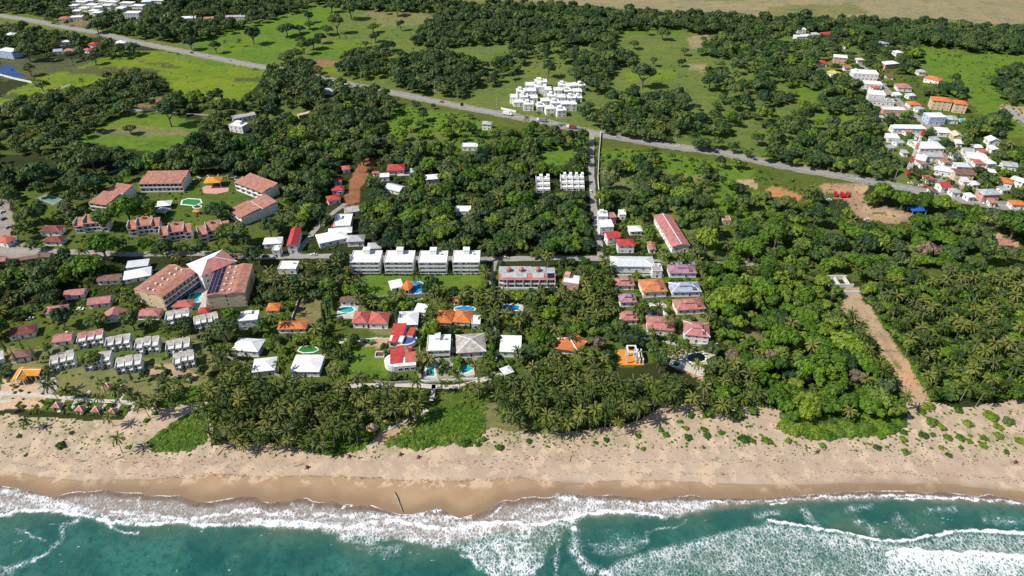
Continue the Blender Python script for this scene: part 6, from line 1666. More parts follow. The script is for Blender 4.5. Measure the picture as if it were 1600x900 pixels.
# ------------------------------------------------------------------ lattice mast
root = empty('radio_mast', G(1417, 274)); tag(root, 'tall red and white lattice radio mast beside the highway', 'radio mast')
HM = 40.0
for s in range(7):
    z0, z1 = s * HM / 7, (s + 1) * HM / 7
    r0, r1 = 2.1 - 1.5 * z0 / HM, 2.1 - 1.5 * z1 / HM
    mb = MB()
    for k in range(4):
        a, b = math.pi / 4 + k * math.pi / 2, math.pi / 4 + (k + 1) * math.pi / 2
        p0, p1 = Vector((r0 * math.cos(a), r0 * math.sin(a), z0)), Vector((r1 * math.cos(a), r1 * math.sin(a), z1 - .02))
        q0, q1 = Vector((r0 * math.cos(b), r0 * math.sin(b), z0)), Vector((r1 * math.cos(b), r1 * math.sin(b), z1 - .02))
        mb.bar(p0, p1, .26); mb.bar(p0 + Vector((0, 0, .1)), q0 + Vector((0, 0, .1)), .16)
        pm, qm = p0.lerp(p1, .5), q0.lerp(q1, .5)
        mb.bar(p0, qm, .13); mb.bar(q0, pm, .13); mb.bar(pm, q1, .13); mb.bar(qm, p1, .13); mb.bar(pm, qm, .13)
    mb.build('mast_section', MAT['steel_red' if s % 2 == 0 else 'steel_white'], root)
mb = MB(); mb.tube([(0, 0, HM), (0, 0, HM + 4)], [.12, .06], 6); mb.build('antenna', MAT['steel_white'], root)
CLEAR.append([(1412, 270), (1430, 196), (1442, 196), (1422, 274)])

# ------------------------------------------------------------------ utility poles
for (x, y, lb) in ((1055, 222, 'utility pole north of the highway opposite the side lane'), (1217, 250, 'utility pole by the highway near the bare orange mound'), (1303, 266, 'utility pole on the highway verge left of the bare site'), (1311, 278, 'utility pole across the highway beside the dirt heap'), (1396, 285, 'utility pole near the foot of the mast'),
                   (680, 152, 'utility pole along the highway at the dark palms'), (715, 158, 'utility pole along the highway opposite the scrub field'), (737, 163, 'utility pole beside the highway sign board'), (776, 170, 'utility pole left of the white lorry'), (565, 130, 'utility pole by the bend under the highway trees'),
                   (995, 208, 'slim utility pole before a round bush at the highway'), (921, 196, 'slim utility pole at the mouth of the side lane'), (1150, 234, 'utility pole between dark trees at the highway'), (1535, 308, 'utility pole by the last village houses')):
    root = empty('utility_pole', G(x, y)); tag(root, lb, 'utility pole', 'utility poles along the highway')
    mb = MB(); mb.tube([(0, 0, -.3), (0, 0, 6), (0, 0, 11)], [.2, .17, .13], 6); mb.build('pole', MAT['pole'], root)
    for z in (10.3, 9.3):
        mb = MB(); mb.bar((-.45, -1.1, z), (-.45 + .9, 1.1, z), .14, .14); mb.build('crossarm', MAT['pole'], root)

# ------------------------------------------------------------------ vehicles
CARP = {}


def vehicle_meshes(kind, colour, name):
    if kind == 'car':
        b = MB()
        prof = [(-2.1, .35), (-2.15, .8), (-1.5, .92), (1.1, .95), (2.0, .8), (2.1, .35)]
        b.add([(x, -.85, z) for x, z in prof] + [(x, .85, z) for x, z in prof], [tuple(range(6))[::-1], tuple(range(6, 12))] + [(i, (i + 1) % 6, 6 + (i + 1) % 6, 6 + i) for i in range(6)])
        c_ = MB()
        p2 = [(-1.65, .93), (-1.15, 1.42), (.45, 1.45), (1.15, .93)]
        c_.add([(x, -.78 + (z - .9) * .22, z) for x, z in p2] + [(x, .78 - (z - .9) * .22, z) for x, z in p2], [(3, 2, 1, 0), (4, 5, 6, 7)] + [(i, (i + 1) % 4, 4 + (i + 1) % 4, 4 + i) for i in range(4)])
        r = MB(); r.box(-1.15, .42, -.66, .66, 1.44, 1.5)
        wheels = [(-1.35, -.8), (-1.35, .8), (1.3, -.8), (1.3, .8)]; wr = .33
        parts = [('body', b, colour), ('cabin', c_, MAT['glass']), ('car_roof', r, colour)]
    else:
        L_ = 9.0 if kind == 'lorry' else 6.0
        b = MB(); b.box(-L_ / 2, L_ / 2 - 2.4, -1.2, 1.2, 1.0, 3.6 if kind == 'lorry' else 2.5)
        if kind == 'dumper':
            b = MB(); b.box(-L_ / 2, L_ / 2 - 2.3, -1.2, 1.2, 1.0, 1.25)
            for a in ((-L_ / 2, L_ / 2 - 2.3, -1.2, -1.1), (-L_ / 2, L_ / 2 - 2.3, 1.1, 1.2), (-L_ / 2, -L_ / 2 + .1, -1.09, 1.09), (L_ / 2 - 2.4, L_ / 2 - 2.3, -1.09, 1.09)): b.box(*a, 1.25, 2.5)
        ch = MB(); ch.box(-L_ / 2 + .2, L_ / 2 - .1, -.9, .9, .55, .95)
        c_ = MB(); c_.box(L_ / 2 - 2.1, L_ / 2, -1.15, 1.15, .96, 2.7)
        g = MB(); g.box(L_ / 2 - .6, L_ / 2 + .03, -1.0, 1.0, 1.75, 2.5)
        wheels = [(x, s) for x in (-L_ / 2 + 1, -L_ / 2 + 2.2, L_ / 2 - 1.2) for s in (-1.0, 1.0)]; wr = .5
        parts = [('cargo_box', b, colour), ('chassis', ch, MAT['tyre']), ('cab', c_, colour if kind == 'dumper' else MAT['whiter']), ('windscreen', g, MAT['glass'])]
    wm = MB(); wm.tube([(0, -.13, 0), (0, .13, 0)], [wr, wr], 12)
    return parts, wheels, wr, wm


def vehicle(kind, px, py, rz, colname, colour, label, cat, group=None, name=None):
    key = (kind, colname)
    loc = G(px, py)
    root = empty(name or {'car': 'parked_car', 'lorry': 'lorry', 'dumper': 'dump_truck'}[kind], loc + Vector((0, 0, 0.03)), math.radians(rz)); tag(root, label, cat, group)
    if key not in CARP:
        CARP[key] = vehicle_meshes(kind, MAT.setdefault('car_' + colname, carpaint('car_' + colname, colour)), '')
        parts, wheels, wr, wm = CARP[key]
        lst = [(n_, p.build(n_, m_, root).data) for n_, p, m_ in parts]
        w0 = wm.build('wheel', MAT['tyre'], root); w0.location = (wheels[0][0], wheels[0][1], wr)
        for x, y in wheels[1:]:
            o = w0.copy(); COL.objects.link(o); o.location = (x, y, wr)
        CARP[key] = (lst, w0.data, wheels, wr)
    else:
        lst, wd, wheels, wr = CARP[key]
        for n_, me in lst:
            o = bpy.data.objects.new(n_, me); COL.objects.link(o); o.parent = root
        for x, y in wheels:
            o = bpy.data.objects.new('wheel', wd); COL.objects.link(o); o.parent = root; o.location = (x, y, wr)
    p, q_, _ = proj(loc.x, loc.y, loc.z + .8)
    CLEAR.append(oval(float(p), float(q_), 8, 5, 8))
    return root


WHITE_C, GREY_C, DARK_C, RED_C, BLUE_C, SIL_C = (.75, .75, .74), (.2, .21, .22), (.03, .03, .035), (.5, .02, .03), (.03, .08, .25), (.5, .51, .52)
for args in (('car', 48, 499, 35, 'silver', SIL_C, 'silver car parked on the grass below the red hip cottage', 'car'), ('car', 126, 484, 0, 'white', WHITE_C, 'white car parked on the grass between two pink-red cottages', 'car'),
             ('car', 325, 88, -20, 'white', WHITE_C, 'white car on the far stretch of highway', 'car'), ('car', 359, 95, -20, 'silver', SIL_C, 'silver car on the far stretch of highway', 'car'),
             ('lorry', 793, 180, -22, 'white', WHITE_C, 'white box lorry on the highway beside the gated cluster', 'lorry'), ('lorry', 846, 190, 158, 'grey', GREY_C, 'grey flatbed lorry with a white cab on the highway', 'lorry'), ('lorry', 893, 201, 158, 'maroon', (.2, .05, .04), 'lorry with a dark red load and white cab on the highway', 'lorry'),
             ('car', 1120, 239, -14, 'dark', DARK_C, 'dark car on the highway near a pair of palms', 'car'), ('car', 1343, 281, -14, 'white', WHITE_C, 'white car on the highway beside the bare site', 'car'), ('car', 1270, 266, -14, 'dark', DARK_C, 'dark car on the highway above the orange mound', 'car'),
             ('dumper', 1305, 306, 75, 'red', RED_C, 'red dump truck standing apart at the dirt site', 'dump truck'), ('dumper', 1315, 307, 80, 'red', RED_C, 'middle red dump truck at the dirt site', 'dump truck'), ('dumper', 1323, 307, 60, 'red', RED_C, 'red dump truck nearest the dirt heap', 'dump truck'),
             ('car', 1355, 344, 10, 'white', WHITE_C, 'white car at the near edge of the dirt site', 'car'), ('car', 1295, 313, 0, 'white', WHITE_C, 'white van-like car below the red dump trucks', 'car'),
             ('car', 30, 643, 20, 'dark', DARK_C, 'dark car beside the shaded end of the orange pavilion', 'car'),
             ('car', 4, 332, 70, 'white', WHITE_C, 'white car in the far car park, topmost', 'car'), ('car', 6, 343, 70, 'blue', BLUE_C, 'blue car in the far car park', 'car'), ('car', 12, 356, 75, 'silver', SIL_C, 'silver car in the far car park', 'car'),
             ('car', 1422, 287, 165, 'white', WHITE_C, 'white car parked left of the roadside row below the mast', 'car'), ('car', 1430, 290, 165, 'grey', GREY_C, 'grey car in the roadside row below the mast', 'car'), ('car', 1438, 291, 165, 'white', WHITE_C, 'white car in the middle of the roadside row below the mast', 'car'), ('car', 1446, 293, 165, 'red', RED_C, 'red car in the roadside row below the mast', 'car'),
             ('car', 300, 83, -20, 'dark', DARK_C, 'dark car on the far highway left of the pasture', 'car'), ('car', 655, 154, -21, 'white', WHITE_C, 'white car on the highway above the scrub field', 'car'), ('car', 690, 160, 159, 'red', RED_C, 'red car on the highway left of the sign board', 'car'), ('car', 965, 215, -16, 'silver', SIL_C, 'silver car on the highway right of the side lane', 'car'), ('car', 1060, 229, 164, 'white', WHITE_C, 'white car on the highway opposite the utility pole', 'car'), ('car', 1180, 250, -14, 'blue', BLUE_C, 'blue car on the highway between the scrub and the wood', 'car'), ('car', 1480, 308, -14, 'dark', DARK_C, 'dark car on the highway in front of the red-roofed shop', 'car'), ('car', 1540, 319, 165, 'white', WHITE_C, 'white car on the highway below the pink house', 'car'),
             ('car', 415, 401, 0, 'dark', DARK_C, 'dark car on the coast road left of the red gable house', 'car'), ('car', 490, 399, 180, 'white', WHITE_C, 'white car on the coast road right of the red gable house', 'car'), ('car', 150, 400, 5, 'red', RED_C, 'red car on the coast road below the resort', 'car'), ('car', 790, 404, 0, 'silver', SIL_C, 'silver car on the coast road behind the pink hotel', 'car'), ('car', 926, 345, 92, 'dark', DARK_C, 'dark car on the side lane beside the white houses', 'car'), ('car', 484, 372, 60, 'silver', SIL_C, 'silver car on the lane to the red earth', 'car'),
             ('car', 923, 300, 92, 'white', WHITE_C, 'white car on the side lane beside the terraced block', 'car')):
    vehicle(*args)
root = empty('sign_board', G(722, 168)); tag(root, 'small dark sign board standing beside the highway', 'sign board')
mb = MB(); mb.box(-1.5, 1.5, -.1, .1, 1.6, 4.6); mb.build('board', MAT['tyre'], root)
for x in (-1.1, 1.1): mb = MB(); mb.box(x - .1, x + .1, -.08, .08, -.2, 1.59); mb.build('post', MAT['pole'], root)
# ------------------------------------------------------------------ plant models (metres of crown radius = 1 for broadleaf)
def ico():
    t_ = (1 + 5 ** .5) / 2
    v = np.array([(-1, t_, 0), (1, t_, 0), (-1, -t_, 0), (1, -t_, 0), (0, -1, t_), (0, 1, t_), (0, -1, -t_), (0, 1, -t_), (t_, 0, -1), (t_, 0, 1), (-t_, 0, -1), (-t_, 0, 1)], float)
    v /= np.linalg.norm(v[0])
    f = np.array([(0, 11, 5), (0, 5, 1), (0, 1, 7), (0, 7, 10), (0, 10, 11), (1, 5, 9), (5, 11, 4), (11, 10, 2), (10, 7, 6), (7, 1, 8), (3, 9, 4), (3, 4, 2), (3, 2, 6), (3, 6, 8), (3, 8, 9), (4, 9, 5), (2, 4, 11), (6, 2, 10), (8, 6, 7), (9, 8, 1)])
    return v, f


IV, IF = ico()


def crown(rng, lobes, leaves, size, flat=0.62, base=0.95, core=0.74, spread=0.74, low=-0.45, lobe_r=0.31):
    """crown as many leaf sprays standing on uneven lobes; returns vertices and triangles"""
    vs, fs, n = [], [], 0
    cen = []
    for i in range(lobes):
        a = 2.399963 * i + rng.uniform(-.5, .5)
        rr = spread * math.sqrt((i + .4) / lobes) * rng.uniform(.75, 1.2)
        z = flat * (1 - (rr / 1.05) ** 2) * rng.uniform(.55, 1.1) - 0.12
        cen.append((rr * math.cos(a), rr * math.sin(a), z, lobe_r * rng.uniform(.7, 1.3)))
    for (x, y, z, r) in cen:
        v = IV * (r * core) * rng.uniform(.85, 1.1, (12, 1)) * (1, 1, .8) + (x, y, z)
        vs.append(v); fs.append(IF + n); n += 12
        k = leaves
        d = rng.normal(size=(k * 2, 3)); d /= np.linalg.norm(d, axis=1)[:, None]
        d = d[d[:, 2] > low][:k]; k = len(d)
        p = np.array((x, y, z)) + d * (r * rng.uniform(.72, 1.12, (k, 1))) * (1, 1, .85)
        nrm = d * 1.0 + rng.normal(size=(k, 3)) * 0.30 + (0, 0, .25)
        nrm /= np.linalg.norm(nrm, axis=1)[:, None]
        t1 = np.cross(nrm, rng.normal(size=(k, 3))); t1 /= np.linalg.norm(t1, axis=1)[:, None] + 1e-9
        t2 = np.cross(nrm, t1)
        s = size * rng.uniform(.6, 1.35, (k, 1))
        for a_, b_ in ((-.55, -.35), (.6, -.3), (.05, .65)):
            vs.append(p + t1 * s * a_ + t2 * s * b_)
        i0 = n + np.arange(k)
        fs.append(np.stack([i0, i0 + k, i0 + 2 * k], 1)); n += 3 * k
    v = np.concatenate(vs); v[:, 2] += base
    return v, np.concatenate(fs)


def merge(parts):
    vs, fs, n = [], [], 0
    for v, f in parts:
        vs.append(v); fs.append(f + n); n += len(v)
    return np.concatenate(vs), np.concatenate(fs)


def tubes(paths, n=5):
    vs, fs, c_ = [], [], 0
    for pts, rad in paths:
        pts = np.array(pts, float)
        for i, p in enumerate(pts):
            d = pts[min(i + 1, len(pts) - 1)] - pts[max(i - 1, 0)]; d = d / np.linalg.norm(d)
            s = np.cross(d, (0.3, 0.9, .1)); s /= np.linalg.norm(s); u_ = np.cross(s, d)
            for k in range(n):
                a = 2 * math.pi * k / n
                vs.append(p + (s * math.cos(a) + u_ * math.sin(a)) * rad[i])
        for i in range(len(pts) - 1):
            for k in range(n):
                a, b, c2, d2 = c_ + i * n + k, c_ + i * n + (k + 1) % n, c_ + (i + 1) * n + (k + 1) % n, c_ + (i + 1) * n + k
                fs += [(a, b, c2), (a, c2, d2)]
        c_ += len(pts) * n
    return np.array(vs), np.array(fs)


def btrunk(rng):
    P = [([(0, 0, -.15), (.03, .02, .4), (.02, -.03, .85)], [.085, .06, .045])]
    for k in range(4):
        a = rng.uniform(0, 6.28); P.append(([(.02, 0, .45 + .08 * k), (.3 * math.cos(a), .3 * math.sin(a), .85), (.55 * math.cos(a), .55 * math.sin(a), 1.1)], [.045, .03, .012]))
    return tubes(P)


def fronds(rng, n, length, width, droop, seg=5, young=3):
    """palm head: arching feather fronds, each two toothed blades meeting at the rib"""
    vs, fs, c_ = [], [], 0
    for i in range(n):
        a = 2 * math.pi * i / n * 1.0 + rng.uniform(-.25, .25) + (i % 3) * .35
        el = (1.15, .62, .18, -.22)[i % 4] + rng.uniform(-.18, .18)
        L_ = length * rng.uniform(.85, 1.12); dr = droop * rng.uniform(.7, 1.3)
        ca, sa = math.cos(a), math.sin(a)
        pts = []; x, z, e = 0.0, 0.0, el
        for k in range(seg + 1):
            pts.append((x, z)); x += L_ / seg * math.cos(e); z += L_ / seg * math.sin(e); e -= dr / seg * (1 + k * .25)
        for k in range(seg):
            t0, t1 = k / seg, (k + 1) / seg
            wf = lambda t_: width * (0.35 + 1.5 * t_) * (1 - t_) ** .55 + .05
            (x0, z0), (x1, z1) = pts[k], pts[k + 1]
            for s in (-1, 1):
                w0, w1 = wf(t0) * s, wf((t0 * .45 + t1 * .55)) * s
                drop0, drop1 = abs(w0) * .45, abs(w1) * .45
                q = [(x0, 0, z0), (x1, 0, z1), (x1 + L_ / seg * .45, w1, z1 - drop1), (x0 + L_ / seg * .55, w0, z0 - drop0)]
                vs += [(ca * px - sa * py, sa * px + ca * py, pz) for px, py, pz in q]
                fs += [(c_, c_ + 1, c_ + 3), (c_ + 1, c_ + 2, c_ + 3)]; c_ += 4
    return np.array(vs), np.array(fs)


r0 = np.random.default_rng(3)
HI = [crown(r0, (16, 20, 12, 24, 18, 14, 22, 10)[i], (60, 52, 80, 46, 58, 70, 50, 90)[i], .18, flat=(.62, .42, .85, .38, .7, .55, .5, .95)[i], lobe_r=(.32, .28, .36, .26, .29, .34, .27, .38)[i], spread=(.74, .82, .6, .88, .72, .7, .8, .55)[i]) for i in range(8)]
MIDV = [crown(r0, 12, 34, .25) for i in range(5)]
LOWV = [crown(r0, 8, 26, .33, lobe_r=.42) for i in range(5)]
BUSHV = [crown(r0, 11, 52, .22, flat=.38, base=.22, low=-.15, lobe_r=.38, spread=.72) for i in range(4)]
BUSHL = [crown(r0, 5, 18, .36, flat=.4, base=.2, low=-.1, lobe_r=.48, spread=.6) for i in range(4)]
TRK = [btrunk(r0) for i in range(3)]
PALMS = []
for i in range(5):
    h = (7.5, 9.0, 10.5, 8.2, 11.5)[i]; lean = (.4, 1.2, .7, 1.6, .9)[i]
    tr_ = tubes([([(0, 0, -.3), (lean * .25, 0, h * .35), (lean * .65, .1, h * .7), (lean, .1, h)], [.24, .17, .15, .13])])
    fv, ff = fronds(r0, 22, 4.3, .46, 1.3)
    fv = fv + (lean, .1, h)
    PALMS.append((tr_, (fv, ff), h))
PALML = []
for i in range(4):
    h = (7.5, 9.0, 10.0, 8.5)[i]
    tr_ = tubes([([(0, 0, -.3), (.5, 0, h * .5), (.8, .1, h)], [.24, .18, .14])], 4)
    fv, ff = fronds(r0, 15, 4.2, .58, 1.3, 4)
    PALML.append((tr_, (fv + (.8, .1, h), ff), h))


def me_of(name, vf, mat_):
    o = mesh_np(name, vf[0], vf[1], mat_, link=False)
    me = o.data; bpy.data.objects.remove(o); return me


ME = {'broad': [(me_of('trunk', TRK[i % 3], MAT['bark']), me_of('crown', HI[i], MAT['leaf'])) for i in range(8)],
      'lush': [(me_of('trunk', TRK[i % 3], MAT['bark']), me_of('crown', HI[i], MAT['lush'])) for i in range(8)],
      'dry': [(me_of('trunk', TRK[i % 3], MAT['bark']), me_of('crown', MIDV[i], MAT['dry'])) for i in range(3)],
      'palm': [(me_of('trunk', PALMS[i][0], MAT['palmbark']), me_of('crown', PALMS[i][1], MAT['frond'])) for i in range(5)],
      'bush': [me_of('bush', BUSHV[i], MAT['lush']) for i in range(4)]}
cvx = crown(r0, 14, 60, .2, flat=.0, base=0)
cy_v = cvx[0].copy()
rr_ = np.random.default_rng(4)
parts = []
for k in range(9):
    v, f = crown(rr_, 4, 40, .30, flat=.2, base=0, spread=.35, lobe_r=.42)
    s = 1.0 - .72 * (k / 8) ** 1.3
    parts.append((v * (s, s, .9) + (0, 0, .6 + k * .62), f))
ME['column'] = [(me_of('trunk', TRK[0], MAT['bark']), me_of('crown', merge(parts), MAT['leaf']))]
# casuarina: tall thin wispy
parts = []
for k in range(12):
    v, f = crown(rr_, 3, 26, .34, flat=.1, base=0, spread=.5, lobe_r=.3, core=.3)
    s = 1.25 - 1.0 * (k / 11)
    parts.append((v * (s, s, .8) + (0, 0, 2.2 + k * .72), f))
ME['casuarina'] = [(me_of('trunk', tubes([([(0, 0, -.3), (0, 0, 5), (0, 0, 10.5)], [.16, .1, .03])]), MAT['bark']), me_of('crown', merge(parts), MAT['leaf']))]


def plant(kind, x, y, s, label, cat, group=None, rz=None, var=None, name=None, tilt=None, sz=None):
    z = float(terrain(x, y))
    rz = random.uniform(0, 6.28) if rz is None else rz
    v = ME[kind][random.randrange(len(ME[kind])) if var is None else var]
    if kind == 'bush':
        o = bpy.data.objects.new(name or 'bush', v); COL.objects.link(o)
    else:
        o = bpy.data.objects.new(name or {'palm': 'palm_tree', 'column': 'cypress_tree', 'casuarina': 'casuarina_tree', 'dry': 'bare_tree'}.get(kind, 'broadleaf_tree'), None); COL.objects.link(o)
        for nm, me in zip(('trunk', 'crown'), v):
            c_ = bpy.data.objects.new(nm, me); COL.objects.link(c_); c_.parent = o
    o.location = (x, y, z); o.scale = (s, s, (sz or s)) if kind in ('palm', 'column', 'casuarina') else (s * random.uniform(.88, 1.14), s * random.uniform(.82, 1.1), (sz or s)); o.rotation_euler = (tilt or 0, 0, rz)
    tag(o, label, cat, group)
    return o


# ------------------------------------------------------------------ where the woods stand (photo pixels)
X0, Y0, ST = -240, -60, 2
RW, RH = (1840 + 240) // ST, (730 + 60) // ST
rx, ry = np.meshgrid(X0 + ST * (np.arange(RW) + .5), Y0 + ST * (np.arange(RH) + .5))
ZONE = np.zeros(rx.shape, np.int16)
ZI = [None]


def zone(poly, label, kinds, r, dens=1.0, pr=(0.85, 1.15), sp=1.5, group=None):
    """kinds: share of palms among the trees; r: crown radius range in metres"""
    ZI.append(dict(label=label, palm=kinds[0], lush=kinds[1], r=r, dens=dens, sp=sp, group=group or label))
    ZONE[inpoly(rx, ry, poly)] = len(ZI) - 1


W_TOP = 'dark broadleaf tree in the dense far wood edging the tan reed beds'
zone([(480, -60), (700, -60), (720, 14), (640, 14), (560, 10), (490, 2)], W_TOP, (0, 0), (4.5, 7), sp=1.35)
zone([(690, 10), (800, 6), (940, 13), (1050, 21), (1200, 29), (1400, 32), (1500, 39), (1840, 52), (1840, 100), (1500, 73), (1410, 62), (1240, 50), (1180, 50), (1090, 47), (1000, 41), (970, 45), (960, 75), (940, 82), (917, 65), (870, 67), (800, 62), (750, 67), (675, 72), (640, 66), (655, 48), (680, 25)], W_TOP, (0, 0), (3.4, 7.2), sp=1.3)
W_TL = 'dark broadleaf tree in the band of wood between the far town and the far pasture'
zone([(-240, -60), (490, -60), (480, 10), (395, 35), (330, 56), (290, 62), (212, 55), (150, 42), (90, 40), (60, 20), (0, 15), (-240, 20)], W_TL, (0.1, 0), (3.4, 7.2), 0.8, sp=1.4)
zone([(-240, 40), (0, 38), (40, 42), (100, 52), (150, 58), (205, 70), (215, 82), (190, 90), (150, 82), (100, 88), (60, 80), (0, 85), (-240, 90)], 'tree among the houses between the blue lake and the highway bend', (.25, 0), (4, 6.5), 0.75)
zone([(533, 83), (560, 76), (603, 78), (603, 112), (575, 118), (530, 118)], 'tree in the clump round the bend of the highway, before the yellow patches', (.25, 0), (4.5, 7), sp=1.35)
zone([(612, 100), (650, 80), (682, 80), (742, 92), (747, 125), (722, 146), (617, 136)], 'tree in the tall clump on the far side of the highway with bare trunks showing', (.1, 0), (5, 7.5), sp=1.3)
zone([(420, 105), (480, 95), (505, 112), (515, 128), (560, 138), (600, 142), (620, 150), (625, 165), (600, 185), (540, 150), (500, 165), (430, 160), (412, 135)], 'tree in the mixed wood with palms at the highway bend', (.35, 0), (4.5, 7), sp=1.35)
zone([(740, 105), (800, 90), (805, 60), (860, 72), (918, 78), (922, 92), (906, 100), (857, 97), (815, 98), (800, 125), (755, 135)], 'tree scattered over the olive pasture behind the gated cluster', (.05, 0), (4, 6.5), .48)
zone([(892, 106), (922, 87), (960, 80), (990, 84), (993, 101), (962, 108), (952, 114), (950, 137), (925, 140), (918, 182), (890, 176), (905, 150), (915, 140), (905, 128)], 'large dark tree in the wood beside the gated cluster', (.05, 0), (5, 8), sp=1.3)
zone([(920, 187), (947, 163), (990, 163), (1052, 168), (1075, 200), (1050, 222), (990, 213), (955, 203)], 'tree in the mixed wood just north of the highway opposite the side lane', (.3, .1), (4.5, 7), .8, sp=1.35)
zone([(952, 150), (990, 146), (1015, 153), (1070, 143), (1072, 160), (1052, 168), (1020, 161), (955, 161)], 'tree in the low clumps at the lower end of the yellowish field', (.05, 0), (5, 7), .9)
zone([(1095, 70), (1115, 58), (1142, 50), (1142, 85), (1134, 113), (1105, 112), (1100, 82)], 'tree in the dark strip right of the fence line across the far pasture', (0, 0), (5, 7), sp=1.35)
zone([(1145, 55), (1240, 50), (1410, 62), (1438, 78), (1440, 98), (1420, 112), (1345, 100), (1330, 125), (1350, 145), (1380, 185), (1385, 210), (1402, 250), (1395, 278), (1300, 262), (1200, 246), (1140, 236), (1085, 225), (1075, 200), (1062, 172), (1117, 158), (1150, 150)], 'tree in the broad dark wood left of the far village', (.05, .15), (3.4, 7.2), .64, sp=1.35)
zone([(1085, 60), (1250, 62), (1262, 150), (1240, 238), (1140, 236), (1080, 215), (1062, 172), (1120, 150)], 'tree scattered over the rough pasture left of the far village woods', (.05, .15), (4, 7), .5, sp=1.5)
zone([(1330, 105), (1365, 105), (1400, 150), (1455, 195), (1600, 235), (1640, 300), (1600, 322), (1500, 300), (1420, 280), (1400, 225), (1380, 190)], 'tree among the crowded houses of the far village', (.15, .3), (2.4, 4.4), .95)
zone([(1448, 128), (1495, 124), (1510, 152), (1470, 152), (1445, 146)], 'tree in the round clump behind the arcaded cream hotel', (0, .2), (4.5, 7), sp=1.3)
zone([(1520, 188), (1565, 180), (1584, 212), (1545, 222), (1515, 205)], 'tree in the dark clump at the foot of the bright field', (0, .2), (4.5, 7), sp=1.3)
zone([(1558, 108), (1600, 100), (1840, 120), (1840, 170), (1610, 165), (1572, 155), (1558, 130)], 'tree in the dark clump standing in the bright field at the picture edge', (0, 0), (4.5, 7), sp=1.35)
zone([(1560, 235), (1610, 240), (1840, 270), (1840, 330), (1610, 275), (1570, 255)], 'tree right of the village in lush green', (0, .6), (4, 6.5), .8)
W_L1 = 'dark tree in the wood between the two green meadows on the left'
zone([(-240, 170), (0, 178), (30, 155), (130, 140), (170, 118), (205, 112), (240, 113), (266, 130), (240, 147), (262, 168), (215, 174), (170, 182), (140, 205), (110, 228), (0, 245), (-240, 250)], W_L1, (.25, 0), (3.4, 7.2), .85, sp=1.35)
zone([(250, 150), (300, 150), (375, 162), (415, 140), (430, 160), (420, 190), (360, 200), (330, 178), (262, 172)], 'tree in the loose wood right of the left-hand meadow', (.1, 0), (4.5, 7), .85)
W_MAIN = 'dense broadleaf tree in the big wood between the resort and the red earth'
zone([(300, 235), (330, 182), (420, 188), (500, 165), (540, 150), (600, 188), (605, 215), (600, 245), (560, 262), (540, 300), (500, 345), (470, 350), (450, 358), (440, 330), (430, 290), (385, 268), (330, 262), (290, 262), (262, 262), (150, 268), (110, 232), (240, 245)], W_MAIN, (.08, .2), (5, 8), sp=1.25)
W_RES = 'broadleaf tree shading the terracotta resort'
zone([(-240, 240), (110, 232), (150, 268), (262, 262), (300, 262), (330, 270), (430, 300), (470, 350), (445, 362), (400, 392), (250, 390), (120, 392), (60, 385), (25, 370), (20, 320), (-240, 300)], W_RES, (.12, .15), (4.5, 8), .62, sp=1.3)
W_COAST = 'broadleaf tree along the coast road left of the hotel'
zone([(-240, 395), (120, 397), (190, 396), (195, 430), (150, 470), (70, 480), (0, 520), (-240, 540)], W_COAST, (.05, .15), (3.4, 7.2), .95, sp=1.3)
zone([(235, 398), (410, 396), (450, 400), (545, 402), (545, 440), (500, 465), (455, 470), (430, 490), (385, 480), (384, 420), (340, 392), (270, 412), (236, 415)], 'tree or tall palm in the mixed wood between the hotel and the white apartment blocks', (.45, .1), (3.5, 6), sp=1.35)
W_MID = 'dense tree in the wood behind the white apartment blocks'
zone([(560, 320), (600, 245), (700, 238), (785, 235), (775, 300), (755, 395), (690, 395), (620, 390), (570, 380), (550, 360)], W_MID, (.08, .32), (3.4, 7.2), sp=1.25)
zone([(600, 190), (700, 190), (790, 205), (780, 240), (690, 240), (600, 240)], 'tree scattered over the scrub field below the highway', (.1, .3), (3, 5.5), .22)
zone([(615, 150), (700, 166), (800, 186), (800, 200), (720, 182), (640, 166)], 'tree on the near verge of the highway above the scrub field', (.1, .3), (3, 5), .15)
W_PLOT = 'dense tree inside the wooded plot between the lane and the highway'
zone([(785, 195), (850, 196), (918, 212), (922, 300), (932, 395), (855, 398), (755, 398), (768, 300)], W_PLOT, (.06, .35), (3.4, 7.2), .88, sp=1.25)
W_LANE = 'tree in the mixed wood right of the side lane'
zone([(940, 300), (955, 262), (1010, 250), (1030, 262), (1055, 285), (1095, 310), (1130, 345), (1140, 400), (1040, 400), (1000, 375), (945, 335)], W_LANE, (.12, .2), (3.4, 7.2), .70, sp=1.3)
zone([(935, 225), (1010, 228), (1100, 243), (1190, 262), (1290, 292), (1290, 325), (1190, 355), (1130, 345), (1055, 280), (1010, 250), (940, 270)], 'bush-like tree scattered over the scrub right of the side lane', (.15, .4), (3, 6), .22)
W_RUP = 'lush tree in the broad wood below the building site'
zone([(1090, 340), (1190, 352), (1290, 328), (1310, 322), (1345, 352), (1440, 350), (1465, 330), (1530, 325), (1840, 350), (1840, 430), (1600, 425), (1345, 445), (1310, 440), (1290, 420), (1200, 420), (1120, 405), (1085, 400)], W_RUP, (.1, .5), (3.4, 7.2), .70, sp=1.3)
W_RIGHT = 'lush bright green tree in the wood left of the sandy track'
zone([(1110, 408), (1290, 420), (1315, 470), (1335, 508), (1375, 548), (1400, 605), (1410, 640), (1220, 650), (1165, 610), (1125, 545), (1110, 470)], W_RIGHT, (.08, .85), (4, 7), sp=1.15)
W_RP = 'low lush tree under the tall palms right of the sandy track'
zone([(1345, 445), (1600, 425), (1840, 430), (1840, 625), (1600, 625), (1470, 622), (1430, 570), (1372, 500)], W_RP, (0, .75), (2.0, 3.6), sp=1.25)
W_V = 'garden tree among the villas'
